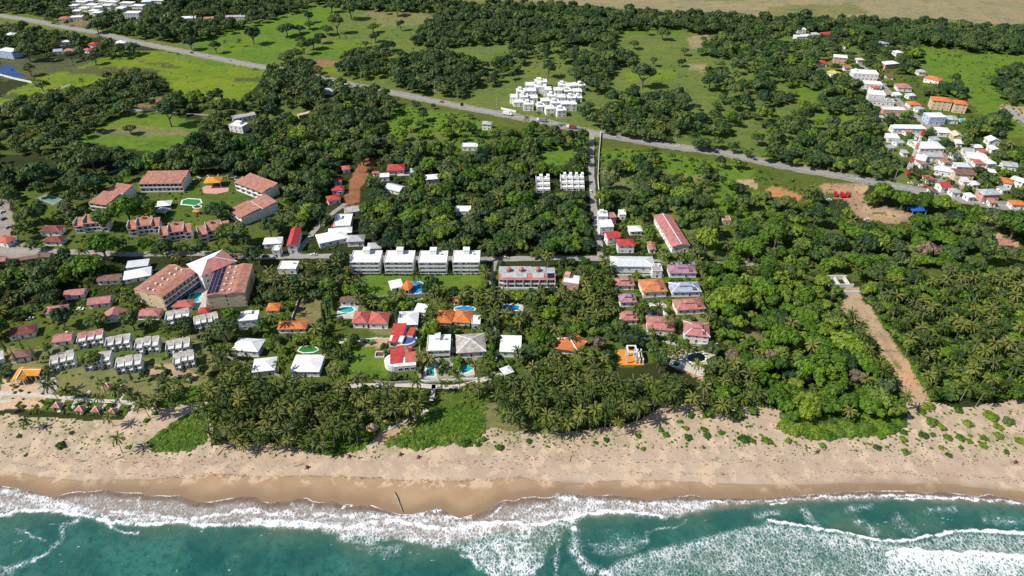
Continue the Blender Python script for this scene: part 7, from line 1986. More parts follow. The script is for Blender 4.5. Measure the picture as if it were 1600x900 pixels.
zone([(385, 480), (455, 470), (545, 440), (750, 425), (770, 410), (1110, 405), (1115, 540), (1125, 580), (1000, 575), (800, 575), (680, 600), (540, 600), (350, 600), (330, 540), (345, 500)], W_V, (.36, .45), (2.4, 4.6), .78, sp=1.35)
zone([(0, 470), (330, 460), (330, 590), (0, 600)], 'garden tree between the ruined white townhouses', (.25, 0), (2.2, 4.5), .36)
W_PA = 'coconut palm in the dense seaside grove left of the grass bank'
zone([(310, 620), (345, 595), (430, 590), (540, 596), (600, 606), (655, 612), (670, 640), (640, 648), (585, 655), (560, 690), (480, 688), (400, 688), (340, 690), (315, 655)], W_PA, (1, 0), (3, 4), sp=5.7)
W_PB = 'coconut palm in the dense seaside grove right of the grass bank'
zone([(770, 615), (785, 575), (860, 560), (960, 575), (1040, 585), (1075, 600), (1060, 625), (1010, 645), (960, 664), (900, 668), (800, 662), (772, 650)], W_PB, (.93, .3), (3, 4), sp=5.5)
W_PC = 'coconut palm in the seaside trees beside the broken terrace'
zone([(1012, 592), (1050, 580), (1080, 600), (1112, 602), (1120, 560), (1170, 575), (1225, 640), (1195, 628), (1130, 640), (1085, 628), (1045, 636), (1015, 642)], W_PC, (.75, .7), (3, 4.2), sp=5.4)
zone([(330, 560), (540, 560), (700, 585), (770, 580), (770, 620), (700, 612), (600, 605), (540, 598), (345, 596)], 'coconut palm along the villa gardens above the beach path', (.85, .2), (3, 4), .8, sp=5.4)
zone([(0, 595), (225, 600), (300, 590), (250, 640), (200, 650), (0, 655)], 'coconut palm in the seaside resort garden', (.95, .2), (3, 4), .5, sp=6.5)
# open ground
for poly in ([(400, 35), (487, 8), (530, 10), (530, 17), (510, 47), (495, 67), (437, 97), (400, 101), (300, 80), (300, 62)], [(965, 43), (1070, 40), (1068, 105), (995, 100), (992, 84), (960, 76)], [(1072, 44), (1092, 48), (1098, 112), (1072, 112)],
             [(1240, 130), (1288, 135), (1280, 165), (1245, 160)], [(1262, 172), (1338, 176), (1332, 190), (1267, 190)], [(1155, 110), (1185, 112), (1180, 128), (1158, 125)], [(1160, 180), (1195, 185), (1190, 210), (1140, 212)],
             [(110, 228), (140, 206), (195, 178), (245, 177), (305, 191), (312, 206), (300, 226), (290, 238), (230, 238), (150, 226)], [(140, 262), (180, 262), (300, 262), (290, 268), (140, 272)],
             [(835, 238), (882, 228), (900, 235), (892, 252), (850, 256)], [(465, 468), (502, 467), (502, 505), (456, 501)], [(255, 300), (262, 297), (372, 294), (355, 345), (318, 352), (250, 345)], [(570, 428), (622, 430), (600, 462), (568, 462)], [(690, 430), (752, 427), (752, 450), (692, 452)],
             [(556, 536), (592, 541), (590, 553), (610, 560), (602, 588), (545, 582), (540, 572)], [(690, 614), (762, 614), (758, 640), (692, 636)], [(1390, 372), (1440, 376), (1498, 392), (1478, 402), (1402, 400)], [(1155, 500), (1180, 512), (1200, 530), (1165, 526)], [(520, 512), (610, 516), (600, 530), (522, 530)],
             [(690, 474), (712, 472), (750, 470), (745, 478), (740, 492), (712, 490)], [(28, 300), (60, 299), (100, 326), (92, 343), (72, 343), (30, 312)], [(120, 383), (180, 386), (250, 388), (250, 395), (120, 396)], [(935, 262), (965, 266), (995, 300), (960, 292)],
             [(-240, 330), (14, 325), (22, 372), (-240, 390)]):
    ZONE[inpoly(rx, ry, poly)] = 0
OPEN = np.zeros(rx.shape, bool)
for pl in CLEAR: OPEN |= inpoly(rx, ry, pl)


def band(pts, up, dn):
    return [(x, y - up) for x, y in pts] + [(x, y + dn) for x, y in pts[::-1]]


for poly in (band([p for p in HWY if p[0] <= 400], 3, 2.5), band([p for p in HWY if 620 <= p[0] <= 925], 4, 3.5), band([p for p in HWY if 1125 <= p[0]], 4.5, 4.5), band([p for p in HWY if 925 <= p[0] <= 1125], 2, 3),
             [(1310, 476), (1360, 478), (1390, 527), (1425, 580), (1452, 622), (1418, 624), (1405, 600), (1380, 550), (1345, 508)], [(1318, 448), (1340, 446), (1350, 478), (1322, 480)], [(1362, 482), (1374, 500), (1432, 575), (1464, 618), (1450, 618), (1394, 530)],
             [(612, 245), (578, 262), (560, 316), (538, 316), (550, 278), (556, 262), (585, 248)], [(1280, 288), (1358, 288), (1356, 310), (1375, 322), (1425, 336), (1432, 344), (1365, 350), (1340, 335), (1320, 312), (1288, 312)], [(1192, 293), (1213, 291), (1260, 307), (1247, 312), (1195, 304)],
             [(318, 270), (358, 270), (358, 300), (318, 300)], [(968, 530), (1010, 530), (1014, 576), (966, 576)], [(838, 238), (880, 230), (896, 236), (890, 250), (850, 254)], [(922, 232), (929, 232), (930, 325), (923, 325)], [(552, 540), (592, 542), (590, 553), (608, 562), (600, 586), (545, 580)], [(570, 430), (620, 430), (600, 462), (570, 462)], [(692, 432), (752, 428), (752, 450), (692, 452)], [(523, 512), (610, 516), (600, 528), (523, 528)], [(466, 470), (500, 469), (500, 504), (458, 500)], [(1155, 502), (1178, 512), (1198, 529), (1165, 526)], band([(1340, 97), (1368, 118), (1385, 138), (1408, 160), (1430, 180), (1450, 196)], 4, 4), [(316, 290), (358, 290), (358, 301), (318, 303)], [(296, 466), (320, 446), (322, 482), (298, 480)],
             [(526, 497), (527, 478), (560, 477), (557, 498)], [(711, 490), (714, 477), (742, 478), (740, 489)], [(784, 486), (784, 473), (816, 473), (816, 486)], [(664, 590), (666, 570), (681, 570), (681, 590)], [(717, 584), (718, 568), (737, 568), (737, 584)], [(1013, 500), (1014, 474), (1040, 474), (1042, 500)],
             [(1038, 562), (1066, 544), (1118, 555), (1116, 566), (1094, 570), (1102, 592), (1078, 580)], [(278, 322), (285, 309), (318, 309), (355, 303), (362, 312), (320, 326), (300, 330)], [(640, 460), (642, 440), (668, 440), (666, 458)], [(464, 552), (466, 540), (500, 540), (498, 552)], [(58, 312), (74, 301), (100, 311), (84, 322)],
             [(629, 271), (630, 262), (644, 262), (645, 271)], [(782, 404), (815, 402), (940, 401), (940, 407), (800, 408)], [(763, 402), (776, 402), (774, 440), (766, 460), (764, 440)], [(130, 399), (190, 400), (190, 408), (130, 405)], [(405, 398), (520, 397), (520, 405), (405, 405)], [(468, 372), (492, 346), (505, 345), (490, 380), (470, 395)],
             [(545, 599), (700, 599), (760, 588), (762, 594), (705, 607), (545, 607)], [(25, 612), (130, 620), (212, 626), (212, 634), (120, 630), (25, 620)]):
    OPEN |= inpoly(rx, ry, poly)


def rast(arr, px, py):
    i = np.clip(((py - Y0) / ST).astype(int), 0, RH - 1); j = np.clip(((px - X0) / ST).astype(int), 0, RW - 1)
    ok = (py >= Y0) & (py < Y0 + RH * ST) & (px >= X0) & (px < X0 + RW * ST)
    return np.where(ok, arr[i, j], 0)


FT = np.array(FOOT)


def near_house(x, y, r):
    dx, dy = x - FT[:, 0], y - FT[:, 1]
    c_, s_ = np.cos(FT[:, 4]), np.sin(FT[:, 4])
    u, v = np.abs(dx * c_ + dy * s_), np.abs(-dx * s_ + dy * c_)
    return bool(np.any((u < FT[:, 2] + r) & (v < FT[:, 3] + r)))


_an = np.linspace(0, 2 * math.pi, 11)[:-1]
DX = np.concatenate([[0], .5 * np.cos(_an[::2]), .95 * np.cos(_an)]); DY = np.concatenate([[0], .5 * np.sin(_an[::2]), .95 * np.sin(_an)])


def blocked(x, y, zc, r, rv, lim=0.16):
    px, py, dep = proj(x, y, zc)
    s = F / dep
    return float(np.mean(rast(OPEN, px + DX * r * s, py + DY * rv * s))) > lim


TREES = []          # x, y, R, kind, zone, seen size
grid_cell = 14.0
occ = {}


def fits(x, y, r):
    i, j = int(x // grid_cell), int(y // grid_cell)
    for a in (i - 1, i, i + 1):
        for b in (j - 1, j, j + 1):
            for (u, v, q) in occ.get((a, b), ()):
                if (x - u) ** 2 + (y - v) ** 2 < (r + q) ** 2: return False
    return True


def put(x, y, r):
    occ.setdefault((int(x // grid_cell), int(y // grid_cell)), []).append((x, y, r))


# single trees that stand out
SINGLE = [
    (202, 201, 4.2, 'broad', 'small round tree alone in the lower left meadow'), (394, 56, 8, 'broad', 'large round tree alone in the far pasture'), (447, 44, 8, 'broad', 'large spreading tree with an open crown in the far pasture'),
    (482, 27, 5.5, 'broad', 'tree at the top of the far pasture beside the dark row'), (483, 38, 5, 'broad', 'tree just below the one at the top of the far pasture'), (467, 44, 5, 'broad', 'smaller greyish tree beside the large spreading pasture tree'),
    (517, 9, 7, 'broad', 'tall dark tree at the upper corner of the far pasture'), (525, 38, 9, 'broad', 'large dark tree at the head of the diagonal tree row'), (510, 45, 6, 'broad', 'dark tree in the diagonal tree row, next to its head'), (500, 58, 6, 'broad', 'dark tree halfway down the diagonal tree row'), (488, 66, 6.5, 'broad', 'dark tree low in the diagonal tree row'), (474, 74, 6.5, 'broad', 'dark tree lower in the diagonal tree row'), (458, 84, 7, 'broad', 'dark tree near the highway end of the diagonal tree row'), (445, 93, 7, 'broad', 'dark tree at the highway end of the diagonal tree row'), (470, 62, 5, 'broad', 'greyish tree beside the middle of the diagonal tree row'),
    (583, 42, 5.5, 'broad', 'round tree alone in the brownish far field'), (626, 40, 5, 'broad', 'narrow tree alone right of the round one in the brownish far field'), (547, 15, 10, 'broad', 'very broad greyish tree at the top of the brownish field'), (604, 17, 3.5, 'broad', 'small tree at the top of the brownish field'), (620, 14, 7, 'broad', 'dark tree at the upper right of the brownish field'), (586, 57, 5, 'broad', 'greyish tree on the hedge line of the olive field'), (571, 68, 4, 'broad', 'low tree on the hedge line of the olive field'),
    (627, 86, 4.5, 'broad', 'small dark tree below the olive field'), (701, 86, 7.5, 'broad', 'round dark tree left of the bushy pasture'), (607, 70, 6, 'broad', 'dark tree above the tall highway clump'), (660, 120, 5, 'broad', 'dark tree in front of the tall highway clump'),
    (991, 69, 4.5, 'broad', 'small round tree in the middle of the fenced far pasture'), (1005, 119, 9.5, 'broad', 'wide low tree on the yellowish field'), (857, 109, 6.5, 'broad', 'bright round tree just behind the gated cluster'), (1011, 48, 4.5, 'broad', 'small tree at the top of the fenced far pasture'), (1036, 52, 6.5, 'broad', 'wide tree at the upper right of the fenced far pasture'), (1021, 97, 3.8, 'broad', 'small dark tree at the lower fence of the far pasture'), (1066, 97, 4, 'broad', 'tree on the fence line of the far pasture'), (1070, 80, 4, 'broad', 'tree higher on the fence line of the far pasture'),
    (1110, 127, 7.5, 'broad', 'large dark tree at the corner of the smooth green field'), (815, 65, 6.5, 'broad', 'tree at the left rim of the bushy pasture'), (842, 63, 6.5, 'broad', 'tree beside the one at the rim of the bushy pasture'), (882, 66, 5, 'broad', 'small tree under the far wood rim'), (1095, 184, 5.5, 'broad', 'round bush-like tree on the green field north of the highway'), (982, 175, 5, 'broad', 'tree at the edge of the wood north of the highway'),
    (297, 67, 6.5, 'broad', 'dark tree on the far side of the highway at the pasture'), (336, 74, 5.5, 'broad', 'dark tree between highway and far pasture'), (147, 91, 5.5, 'broad', 'dark bush-like tree at the meadow below the pink-red roof'), (41, 81, 8.5, 'broad', 'big round tree beside the blue-grey house'), (46, 109, 5, 'broad', 'thin tree beside the blue lake'), (65, 134, 5.5, 'broad', 'tree at the meadow track below the lake'), (76, 87, 5, 'broad', 'dark tree on the reedy meadow edge'), (110, 89, 4.5, 'broad', 'small dark tree on the reedy meadow edge'),
    (262, 179, 9, 'broad', 'large round tree with deep shade at the meadow wall'), (305, 152, 7.5, 'lush', 'bright tree at the right end of the wet meadow'), (335, 165, 6.5, 'broad', 'dark round tree right of the wet meadow'), (271, 159, 8, 'broad', 'broad tree left of the bright meadow tree'), (150, 40, 7, 'broad', 'dark tree in front of the bare brown field'),
    (661, 180, 4.5, 'broad', 'tall narrow tree in the scrub field below the highway'), (635, 195, 5, 'lush', 'bush-like tree in the scrub field below the highway'), (1461, 62, 6.5, 'broad', 'pale tree at the upper edge of the bright field'), (1514, 70, 6.5, 'broad', 'dark tree at the upper edge of the bright field'), (1550, 125, 4.5, 'broad', 'small dark bush-like tree alone in the bright field'), (1530, 76, 4, 'broad', 'small dark tree beside the bright field edge wood'),
    (1378, 302, 10, 'lush', 'large dark green tree behind the dirt heap'), (1362, 310, 6, 'lush', 'tree in front of the dirt heap'), (1412, 312, 9, 'lush', 'large tree left of the blue tarpaulin'), (1448, 313, 9, 'lush', 'bright yellow-green tree right of the blue tarpaulin'), (1472, 320, 9, 'lush', 'bright tree next to the yellow-green one'), (1588, 352, 14, 'lush', 'huge round dome-shaped tree near the picture edge'), (1450, 391, 7.5, 'dry', 'grey leafless bush-like tree in the small clearing'), (1437, 381, 7, 'lush', 'yellow-green tree beside the grey leafless one'),
    (140, 246, 14, 'broad', 'huge spreading tree above the tennis court'), (57, 274, 12.5, 'broad', 'huge round tree left of the tennis court'), (196, 326, 12.5, 'lush', 'huge spreading tree roofing the middle of the resort'), (164, 340, 10, 'lush', 'broad tree left of the huge resort tree'), (222, 325, 10, 'lush', 'broad tree right of the huge resort tree'), (130, 284, 9, 'broad', 'pale green tree behind the diagonal resort block'), (113, 292, 7, 'broad', 'tree right of the tennis court'), (158, 384, 12, 'lush', 'broad bright tree on the resort side of the coast road'), (136, 413, 10, 'lush', 'bright yellow-green tree on the near side of the coast road'), (60, 335, 9, 'broad', 'round tree below the tennis court'),
    (256, 386, 7, 'broad', 'grey-green tree beside the coast road in front of the resort villas'), (338, 328, 9, 'broad', 'dark tree on the resort lawn'), (352, 362, 8, 'broad', 'grey-green tree beside the last resort villa'), (140, 561, 5.5, 'broad', 'round dark bush-like tree before a weathered townhouse row'), (95, 497, 7, 'broad', 'dark tree below the red hip cottage'), (148, 500, 6, 'broad', 'dark tree left of the pink gable cottage'), (205, 502, 7, 'broad', 'dark tree right of the pink gable cottage'), (288, 503, 4.5, 'broad', 'tree before the row by the red pavilion'), (350, 515, 9, 'broad', 'olive tree with a leaning crown near the ridge-roofed villa'),
    (1127, 615, 5, 'lush', 'bright low tree on the sand by the broken terrace'), (985, 527, 7.5, 'broad', 'dark domed tree behind the concrete frame'), (1145, 557, 5, 'dry', 'grey bare tree right of the broken terrace'), (935, 537, 5.5, 'dry', 'grey bare tree right of the orange shell roof'), (1205, 555, 4.5, 'dry', 'small grey bare tree at the wood edge'), (1340, 590, 5, 'dry', 'grey bare tree left of the sandy track')]
for (px, py, R, kind, lb) in SINGLE:
    if py < 210: R *= 1.4
    x, y = unproj(px, py, R * .95); x, y = float(x), float(y)
    plant(kind, x, y, R, lb, 'tree')
    put(x, y, R * .72)
n_single = sum(1 for s in SINGLE if s[3] != 'dry')
for (px, py, lb) in ((505, 492, 'cypress column at the corner of the dull lawn'), (512, 487, 'cypress column second in the tall row'), (517, 497, 'cypress column third in the tall row'), (509, 512, 'cypress column nearest the sea in the tall row'), (520, 478, 'cypress column beside the oval pool')):
    x, y = unproj(px, py, 3.5); plant('column', float(x), float(y), 2.0, lb, 'tree'); put(float(x), float(y), 2)
for (px, py, tl, s, lb) in ((85, 560, .0, 1.25, 'casuarina standing tall before the deep red cottage'), (40, 545, .0, 1.2, 'casuarina beside the dull brown cottage'), (28, 560, .0, 1.1, 'casuarina left of the dull brown cottage'), (60, 560, 0, 1.25, 'casuarina between two red cottages'), (208, 590, .0, 1.05, 'casuarina before a weathered townhouse row above the long path'), (12, 545, 0, 1.2, 'casuarina at the picture edge beside the white house')):
    p = G(px, py + 8); plant('casuarina', p.x, p.y, s, lb, 'tree', tilt=tl); put(p.x, p.y, 2)
PSING = [(1492, 76, 'lone palm in the bright far field'), (1436, 72, 'palm at the left edge of the bright far field'), (349, 64, 'lone palm in the far pasture near the highway'), (372, 62, 'palm alone at the left of the far pasture'), (126, 124, 'palm pair standing in the wet meadow'), (178, 680, 'low palm alone on the bare sand'), (1325, 638, 'palm rising out of the bright green thicket'), (1287, 575, 'palm rising above the lush wood'),
         (806, 545, 'palm leaning over the white flat roof'), (1420, 617, 'palm beside the foot of the sandy track'), (840, 176, 'palm before the gated cluster'), (863, 179, 'second palm before the gated cluster'), (822, 183, 'tall palm at the highway corner of the plot'), (910, 203, 'palm on the verge near the side lane'), (1025, 250, 'palm in the scrub right of the side lane'), (672, 290, 'tall thin palm above the wood'), (233, 498, 'tall palm before the faded pink cottage'), (1030, 478, 'yellowish palm beside the olive pool'), (998, 480, 'yellowish palm left of the olive pool'), (1045, 498, 'yellowish palm below the broad pink pavilion'), (1110, 492, 'tall yellowish palm right of the broad pink pavilion'), (1050, 522, 'palm between the rose villa and the mauve villa'), (1020, 520, 'palm left of the rose villa'), (1090, 567, 'palm standing in the ruined round pool'), (1110, 575, 'palm at the seaward corner of the broken terrace')]
for (px, py, lb) in PSING:
    v = random.randrange(5); x, y = unproj(px, py, PALMS[v][2]); plant('palm', float(x), float(y), .95, lb, 'palm', var=v); put(float(x), float(y), 1.6)
# the row along the sandy track throws its shade on it
for k, (px, py) in enumerate(((1338, 497), (1346, 510), (1352, 522), (1358, 532), (1364, 545), (1370, 556), (1376, 566), (1384, 578), (1392, 590), (1332, 488))):
    v = k % 5; x, y = unproj(px - 3, py, PALMS[v][2]); plant('palm', float(x), float(y), .95, 'palm in the row along the left edge of the sandy track', 'palm', 'palms along the sandy track', var=v); put(float(x), float(y), 1.6)
for k in range(230):
    px, py = random.uniform(1365, 1606), random.uniform(425, 608)
    if px < 1365 + (py - 470) * .55 + 12: continue
    v = k % 5; x, y = unproj(px, py, PALMS[v][2]); x, y = float(x), float(y)
    if not fits(x, y, 5.4): continue
    put(x, y, 1.2)
    plant('palm', x, y, random.uniform(1.0, 1.15), 'tall palm with a bare leaning trunk over the low trees right of the sandy track', 'palm', 'tall palms right of the sandy track', var=v)
n_palm_single = sum(1 for o in COL.objects if o.name.split('.')[0] == 'palm_tree')

# fill the zones
for zi in range(1, len(ZI)):
    Z = ZI[zi]
    mm = ZONE == zi
    if not mm.any(): continue
    ys, xs = np.where(mm)
    palmish = Z['palm'] > .5
    rm_ = 3.6 if palmish else sum(Z['r']) / 2
    zc = 8.5 if palmish else rm_ * .95
    gx, gy = unproj(X0 + ST * (xs + .5), Y0 + ST * (ys + .5), zc)
    xa, xb, ya, yb = gx.min(), gx.max(), gy.min(), gy.max()
    sp_ = Z['sp'] if palmish else Z['sp'] * rm_
    nx, ny = int((xb - xa) / sp_) + 2, int((yb - ya) / (sp_ * .87)) + 2
    J, I = np.meshgrid(np.arange(nx), np.arange(ny))
    cx = xa + (J + .5 * (I % 2)) * sp_ + RNG.uniform(-.42, .42, J.shape) * sp_
    cy_ = ya + I * sp_ * .87 + RNG.uniform(-.42, .42, J.shape) * sp_
    cx, cy_ = cx.ravel(), cy_.ravel()
    p_, q_, dep = proj(cx, cy_, np.full(cx.shape, zc))
    ok = rast(ZONE, p_, q_) == zi
    cl = vnoise(cx / 38, cy_ / 38, 7 + zi) * .5 + RNG.uniform(-.5, .5, cx.shape) * .9 + .5
    if Z['dens'] < .9: ok &= cl < Z['dens'] + .02
    for x, y in zip(cx[ok], cy_[ok]):
        x, y = float(x), float(y)
        palm = random.random() < Z['palm']
        if palm:
            R = 3.7; v = random.randrange(5); zt = PALMS[v][2]
            if not fits(x, y, 1.3) or near_house(x, y, 1.2) or blocked(x, y, zt, 3.4, 2.6, .36): continue
            put(x, y, 1.2); kind = 'palm'
        else:
            R = random.uniform(*Z['r']) if Z['r'][0] < Z['r'][1] else Z['r'][0]
            R *= random.choice((.62, .8, .95, 1, 1.05, 1.12, 1.28))
            v = 0
            if palmish: R = random.uniform(2.2, 3.2)
            if not fits(x, y, R * .42) or near_house(x, y, R * .55) or blocked(x, y, R * .95, R, R * .75, .32 if 'village' in Z['label'] or 'villas' in Z['label'] else .17): continue
            put(x, y, R * .42); kind = 'lush' if random.random() < Z['lush'] else 'broad'
        _, pyy, dp = proj(x, y, 4.0)
        size = (3.3 if palm else R) * F / float(dp)
        TREES.append((x, y, R, kind, zi, size, v))
inview = lambda t_: -20 < float(proj(t_[0], t_[1], 4)[0]) < 1620
br = sorted([t_ for t_ in TREES if t_[3] != 'palm' and inview(t_)], key=lambda t_: -t_[5])
pl_ = sorted([t_ for t_ in TREES if t_[3] == 'palm' and inview(t_)], key=lambda t_: -t_[5])
NB, NP = max(0, 296 - n_single), max(0, 296 - n_palm_single)
one = set(id(t_) for t_ in br[:NB]) | set(id(t_) for t_ in pl_[:NP])
print('TREES', len(TREES), 'broad', len(br), 'palm', len(pl_), 'single', n_single, n_palm_single)
rest_b, rest_p = [], []
for t_ in TREES:
    x, y, R, kind, zi, size, v = t_
    if id(t_) in one:
        lb = ZI[zi]['label']
        if kind == 'palm':
            if not lb.startswith(('coconut', 'low lush')): lb = 'palm ' + lb.split(' ', 1)[1][lb.split(' ', 1)[1].find('in the') if 'in the' in lb else 0:] if 'in the' in lb else 'palm ' + lb[lb.find('tree') + 5:]
            plant('palm', x, y, random.uniform(.76, 1.18), lb, 'palm', lb, var=v, tilt=random.uniform(-.1, .1))
        else:
            if 'palm' in lb: lb = 'low leafy tree ' + lb[lb.find('palm') + 5:] if not lb.startswith('low lush') else lb
            if 'tree or tall palm' in ZI[zi]['label']: lb = 'leafy tree in the mixed wood between the hotel and the white apartment blocks'
            plant(kind, x, y, R, lb, 'tree', lb, sz=R * random.uniform(.75, 1.3))
    elif kind == 'palm': rest_p.append(t_)
    else: rest_b.append(t_)


def realise(name, items, mat_, label, cat, kind='stuff'):
    """items: (x, y, scale, (verts, tris), tint, zscale)"""
    vs, fs, ts, n = [], [], [], 0
    for (x, y, s, (v, f), tint, sz) in items:
        a = random.uniform(0, 6.28); c_, s_ = math.cos(a), math.sin(a); v = v * (random.uniform(.84, 1.16), 1, 1)
        w_ = np.empty_like(v)
        w_[:, 0] = (v[:, 0] * c_ - v[:, 1] * s_) * s + x
        w_[:, 1] = (v[:, 0] * s_ + v[:, 1] * c_) * s + y
        w_[:, 2] = v[:, 2] * sz
        vs.append(w_); fs.append(f + n); ts.append(np.full(len(v), tint, np.float32)); n += len(v)
    V_ = np.concatenate(vs)
    V_[:, 2] += terrain(V_[:, 0], V_[:, 1])
    o = mesh_np(name, V_, np.concatenate(fs), mat_, attrs={'tint': np.concatenate(ts)})
    return tag(o, label, cat, kind=kind)


items, items2 = [], []
for (x, y, R, kind, zi, size, v) in rest_b:
    src = MIDV if size > 9 else LOWV
    (items2 if kind == 'lush' else items).append((x, y, R, src[random.randrange(5)], random.random(), R * random.uniform(.72, 1.32)))
realise('woodland', items, MAT['leaf_mass'], 'dark broadleaf woods of countless trees between the fields and houses', 'woodland')
realise('lush_woodland', items2, MAT['lush_mass'], 'brighter green trees mixed through the woods', 'woodland')
ip, it = [], []
for (x, y, R, kind, zi, size, v) in rest_p:
    q = PALML[v % 4]; s = random.uniform(.75, 1.15); tn = random.random()
    ip.append((x, y, s, q[1], tn, s)); it.append((x, y, s, q[0], tn, s))
realise('palm_grove', ip, MAT['frond_mass'], 'palms mixed through the woods and gardens', 'palm grove')
realise('palm_grove_stems', it, MAT['palmbark'], 'slim pale stems under the mixed palms', 'palm grove')

# ------------------------------------------------------------------ scrub, thickets, hedges, beach plants
scr = []


def scatter(poly, n, r, src=BUSHL, flat=1.0, test=True, out=None):
    a = np.array(poly); k = 0; tries = 0
    while k < n and tries < n * 8:
        tries += 1
        px, py = random.uniform(a[:, 0].min(), a[:, 0].max()), random.uniform(a[:, 1].min(), a[:, 1].max())
        if not inpoly(np.array([px]), np.array([py]), poly)[0]: continue
        p = G(px, py); R = random.uniform(*r)
        if test and (near_house(p.x, p.y, R * .5) or blocked(p.x, p.y, R * .4, R, R * .5, .3)): continue
        (scr if out is None else out).append((p.x, p.y, R, src[random.randrange(len(src))], random.random(), R * flat * random.uniform(.7, 1.2))); k += 1


scatter([(600, 190), (620, 165), (720, 180), (790, 200), (780, 235), (690, 242), (605, 225)], 240, (.6, 2.2))
scatter([(935, 230), (1030, 237), (1180, 264), (1290, 292), (1280, 320), (1190, 355), (1130, 345), (1050, 280), (960, 290), (937, 300)], 320, (.7, 2.4))
scatter([(640, 70), (800, 60), (1000, 100), (1250, 110), (1200, 240), (930, 200), (800, 140), (620, 130)], 380, (.5, 1.8))
scatter([(480, 95), (560, 20), (700, 20), (720, 60), (620, 90)], 130, (.5, 1.6))
scatter([(1420, 65), (1600, 90), (1600, 215), (1520, 150), (1445, 100)], 260, (.5, 1.8))
scatter([(1390, 370), (1500, 392), (1400, 402)], 40, (.6, 1.5)); scatter([(1150, 498), (1200, 530), (1160, 528)], 30, (.6, 1.4))
scatter([(0, 470), (330, 460), (330, 600), (0, 610)], 220, (.5, 1.5)); scatter([(380, 460), (1110, 410), (1115, 570), (350, 600)], 700, (.8, 2.2))
scatter([(800, 235), (905, 225), (890, 255), (840, 260)], 60, (.6, 1.6)); scatter([(0, 100), (260, 85), (410, 110), (370, 160), (0, 165)], 90, (.4, 1.2)); scatter([(20, 610), (220, 622), (200, 652), (20, 645)], 90, (.6, 1.4))
scatter([(560, 590), (760, 596), (760, 640), (690, 634), (640, 660), (580, 680)], 90, (.6, 1.8))
scatter([(320, 600), (660, 606), (660, 645), (560, 690), (330, 690)], 520, (.8, 2.2), test=False); scatter([(775, 590), (1060, 600), (960, 665), (780, 662)], 520, (.8, 2.2), test=False); scatter([(1090, 570), (1170, 575), (1225, 640), (1130, 640)], 200, (.8, 2.2))
scatter([(935, 320), (1000, 330), (1050, 340), (1100, 400), (1040, 432), (940, 440)], 240, (.7, 2.2)); scatter([(470, 340), (520, 330), (560, 380), (470, 402)], 60, (.7, 2)); scatter([(110, 420), (200, 412), (215, 470), (120, 480)], 110, (.7, 2)); scatter([(1340, 100), (1420, 90), (1560, 200), (1600, 320), (1440, 290), (1390, 200)], 330, (.7, 2.2)); scatter([(20, 300), (380, 280), (400, 390), (30, 392)], 240, (.6, 1.8)); scatter([(570, 240), (740, 230), (740, 340), (570, 340)], 120, (.8, 2.2)); scatter([(1110, 345), (1600, 335), (1600, 425), (1120, 405)], 320, (.8, 2.4)); scatter([(1110, 410), (1300, 425), (1400, 605), (1400, 640), (1230, 650), (1120, 540)], 320, (1, 2.6)); scatter([(1345, 445), (1600, 425), (1600, 622), (1470, 620), (1372, 500)], 420, (1, 2.4)); scatter([(950, 400), (1120, 420), (1120, 560), (960, 560)], 200, (.7, 2))
realise('undergrowth', scr, MAT['lush_mass'], 'low scrub and undergrowth over rough ground and under palms', 'undergrowth')
vin = []
scatter([(1308, 476), (1322, 478), (1352, 508), (1388, 560), (1422, 618), (1412, 622), (1378, 570), (1338, 510)], 90, (.3, 1.1), flat=.6, test=False, out=vin); scatter([(1330, 480), (1360, 482), (1440, 600), (1448, 622), (1430, 622)], 34, (.15, .5), flat=.6, test=False, out=vin); scatter([(1280, 286), (1360, 286), (1375, 322), (1450, 338), (1362, 352), (1318, 312)], 60, (.3, 1.2), flat=.8, test=False, out=vin)
scatter([(0, 648), (125, 654), (125, 672), (0, 670)], 60, (.3, .9), flat=.5, test=False, out=vin); scatter([(1230, 680), (1600, 665), (1600, 716), (1230, 712)], 260, (.15, .5), flat=.5, test=False, out=vin); scatter([(760, 676), (1230, 668), (1230, 708), (760, 704)], 260, (.15, .5), flat=.5, test=False, out=vin); scatter([(0, 670), (600, 690), (600, 715), (0, 715)], 200, (.12, .4), flat=.5, test=False, out=vin)
scatter([(228, 692), (262, 665), (318, 635), (334, 640), (322, 690), (300, 704), (242, 707)], 420, (.5, 1.2), flat=.5, test=False, out=vin)
scatter([(238, 640), (270, 610), (338, 597), (335, 622), (262, 638)], 260, (.5, 1.1), flat=.45, test=False, out=vin)
scatter([(600, 692), (640, 662), (690, 632), (762, 636), (757, 672), (735, 697), (702, 692), (640, 701), (606, 698)], 620, (.5, 1.2), flat=.5, test=False, out=vin)
scatter([(600, 690), (640, 682), (735, 680), (757, 668), (750, 690), (735, 698), (702, 693), (640, 702)], 120, (.9, 1.9), flat=.6, test=False, out=vin)
scatter([(470, 690), (590, 672), (588, 690), (560, 704), (520, 712), (480, 702)], 220, (.6, 1.5), flat=.6, test=False, out=vin)
scatter([(1222, 645), (1300, 632), (1410, 612), (1412, 640), (1404, 672), (1330, 680), (1260, 684), (1225, 672)], 420, (1.6, 3.6), BUSHV, .75, False, vin)
scatter([(1362, 480), (1372, 500), (1430, 575), (1468, 622), (1456, 622), (1428, 580), (1394, 527)], 140, (.5, 1.4), flat=.6, test=False, out=vin)
scatter([(200, 690), (600, 690), (600, 716), (200, 716)], 160, (.25, .7), flat=.6, test=False, out=vin); scatter([(0, 655), (230, 655), (230, 712), (0, 712)], 120, (.25, .75), flat=.5, test=False, out=vin); scatter([(760, 672), (1000, 672), (1000, 700), (760, 700)], 110, (.3, .8), flat=.6, test=False, out=vin)
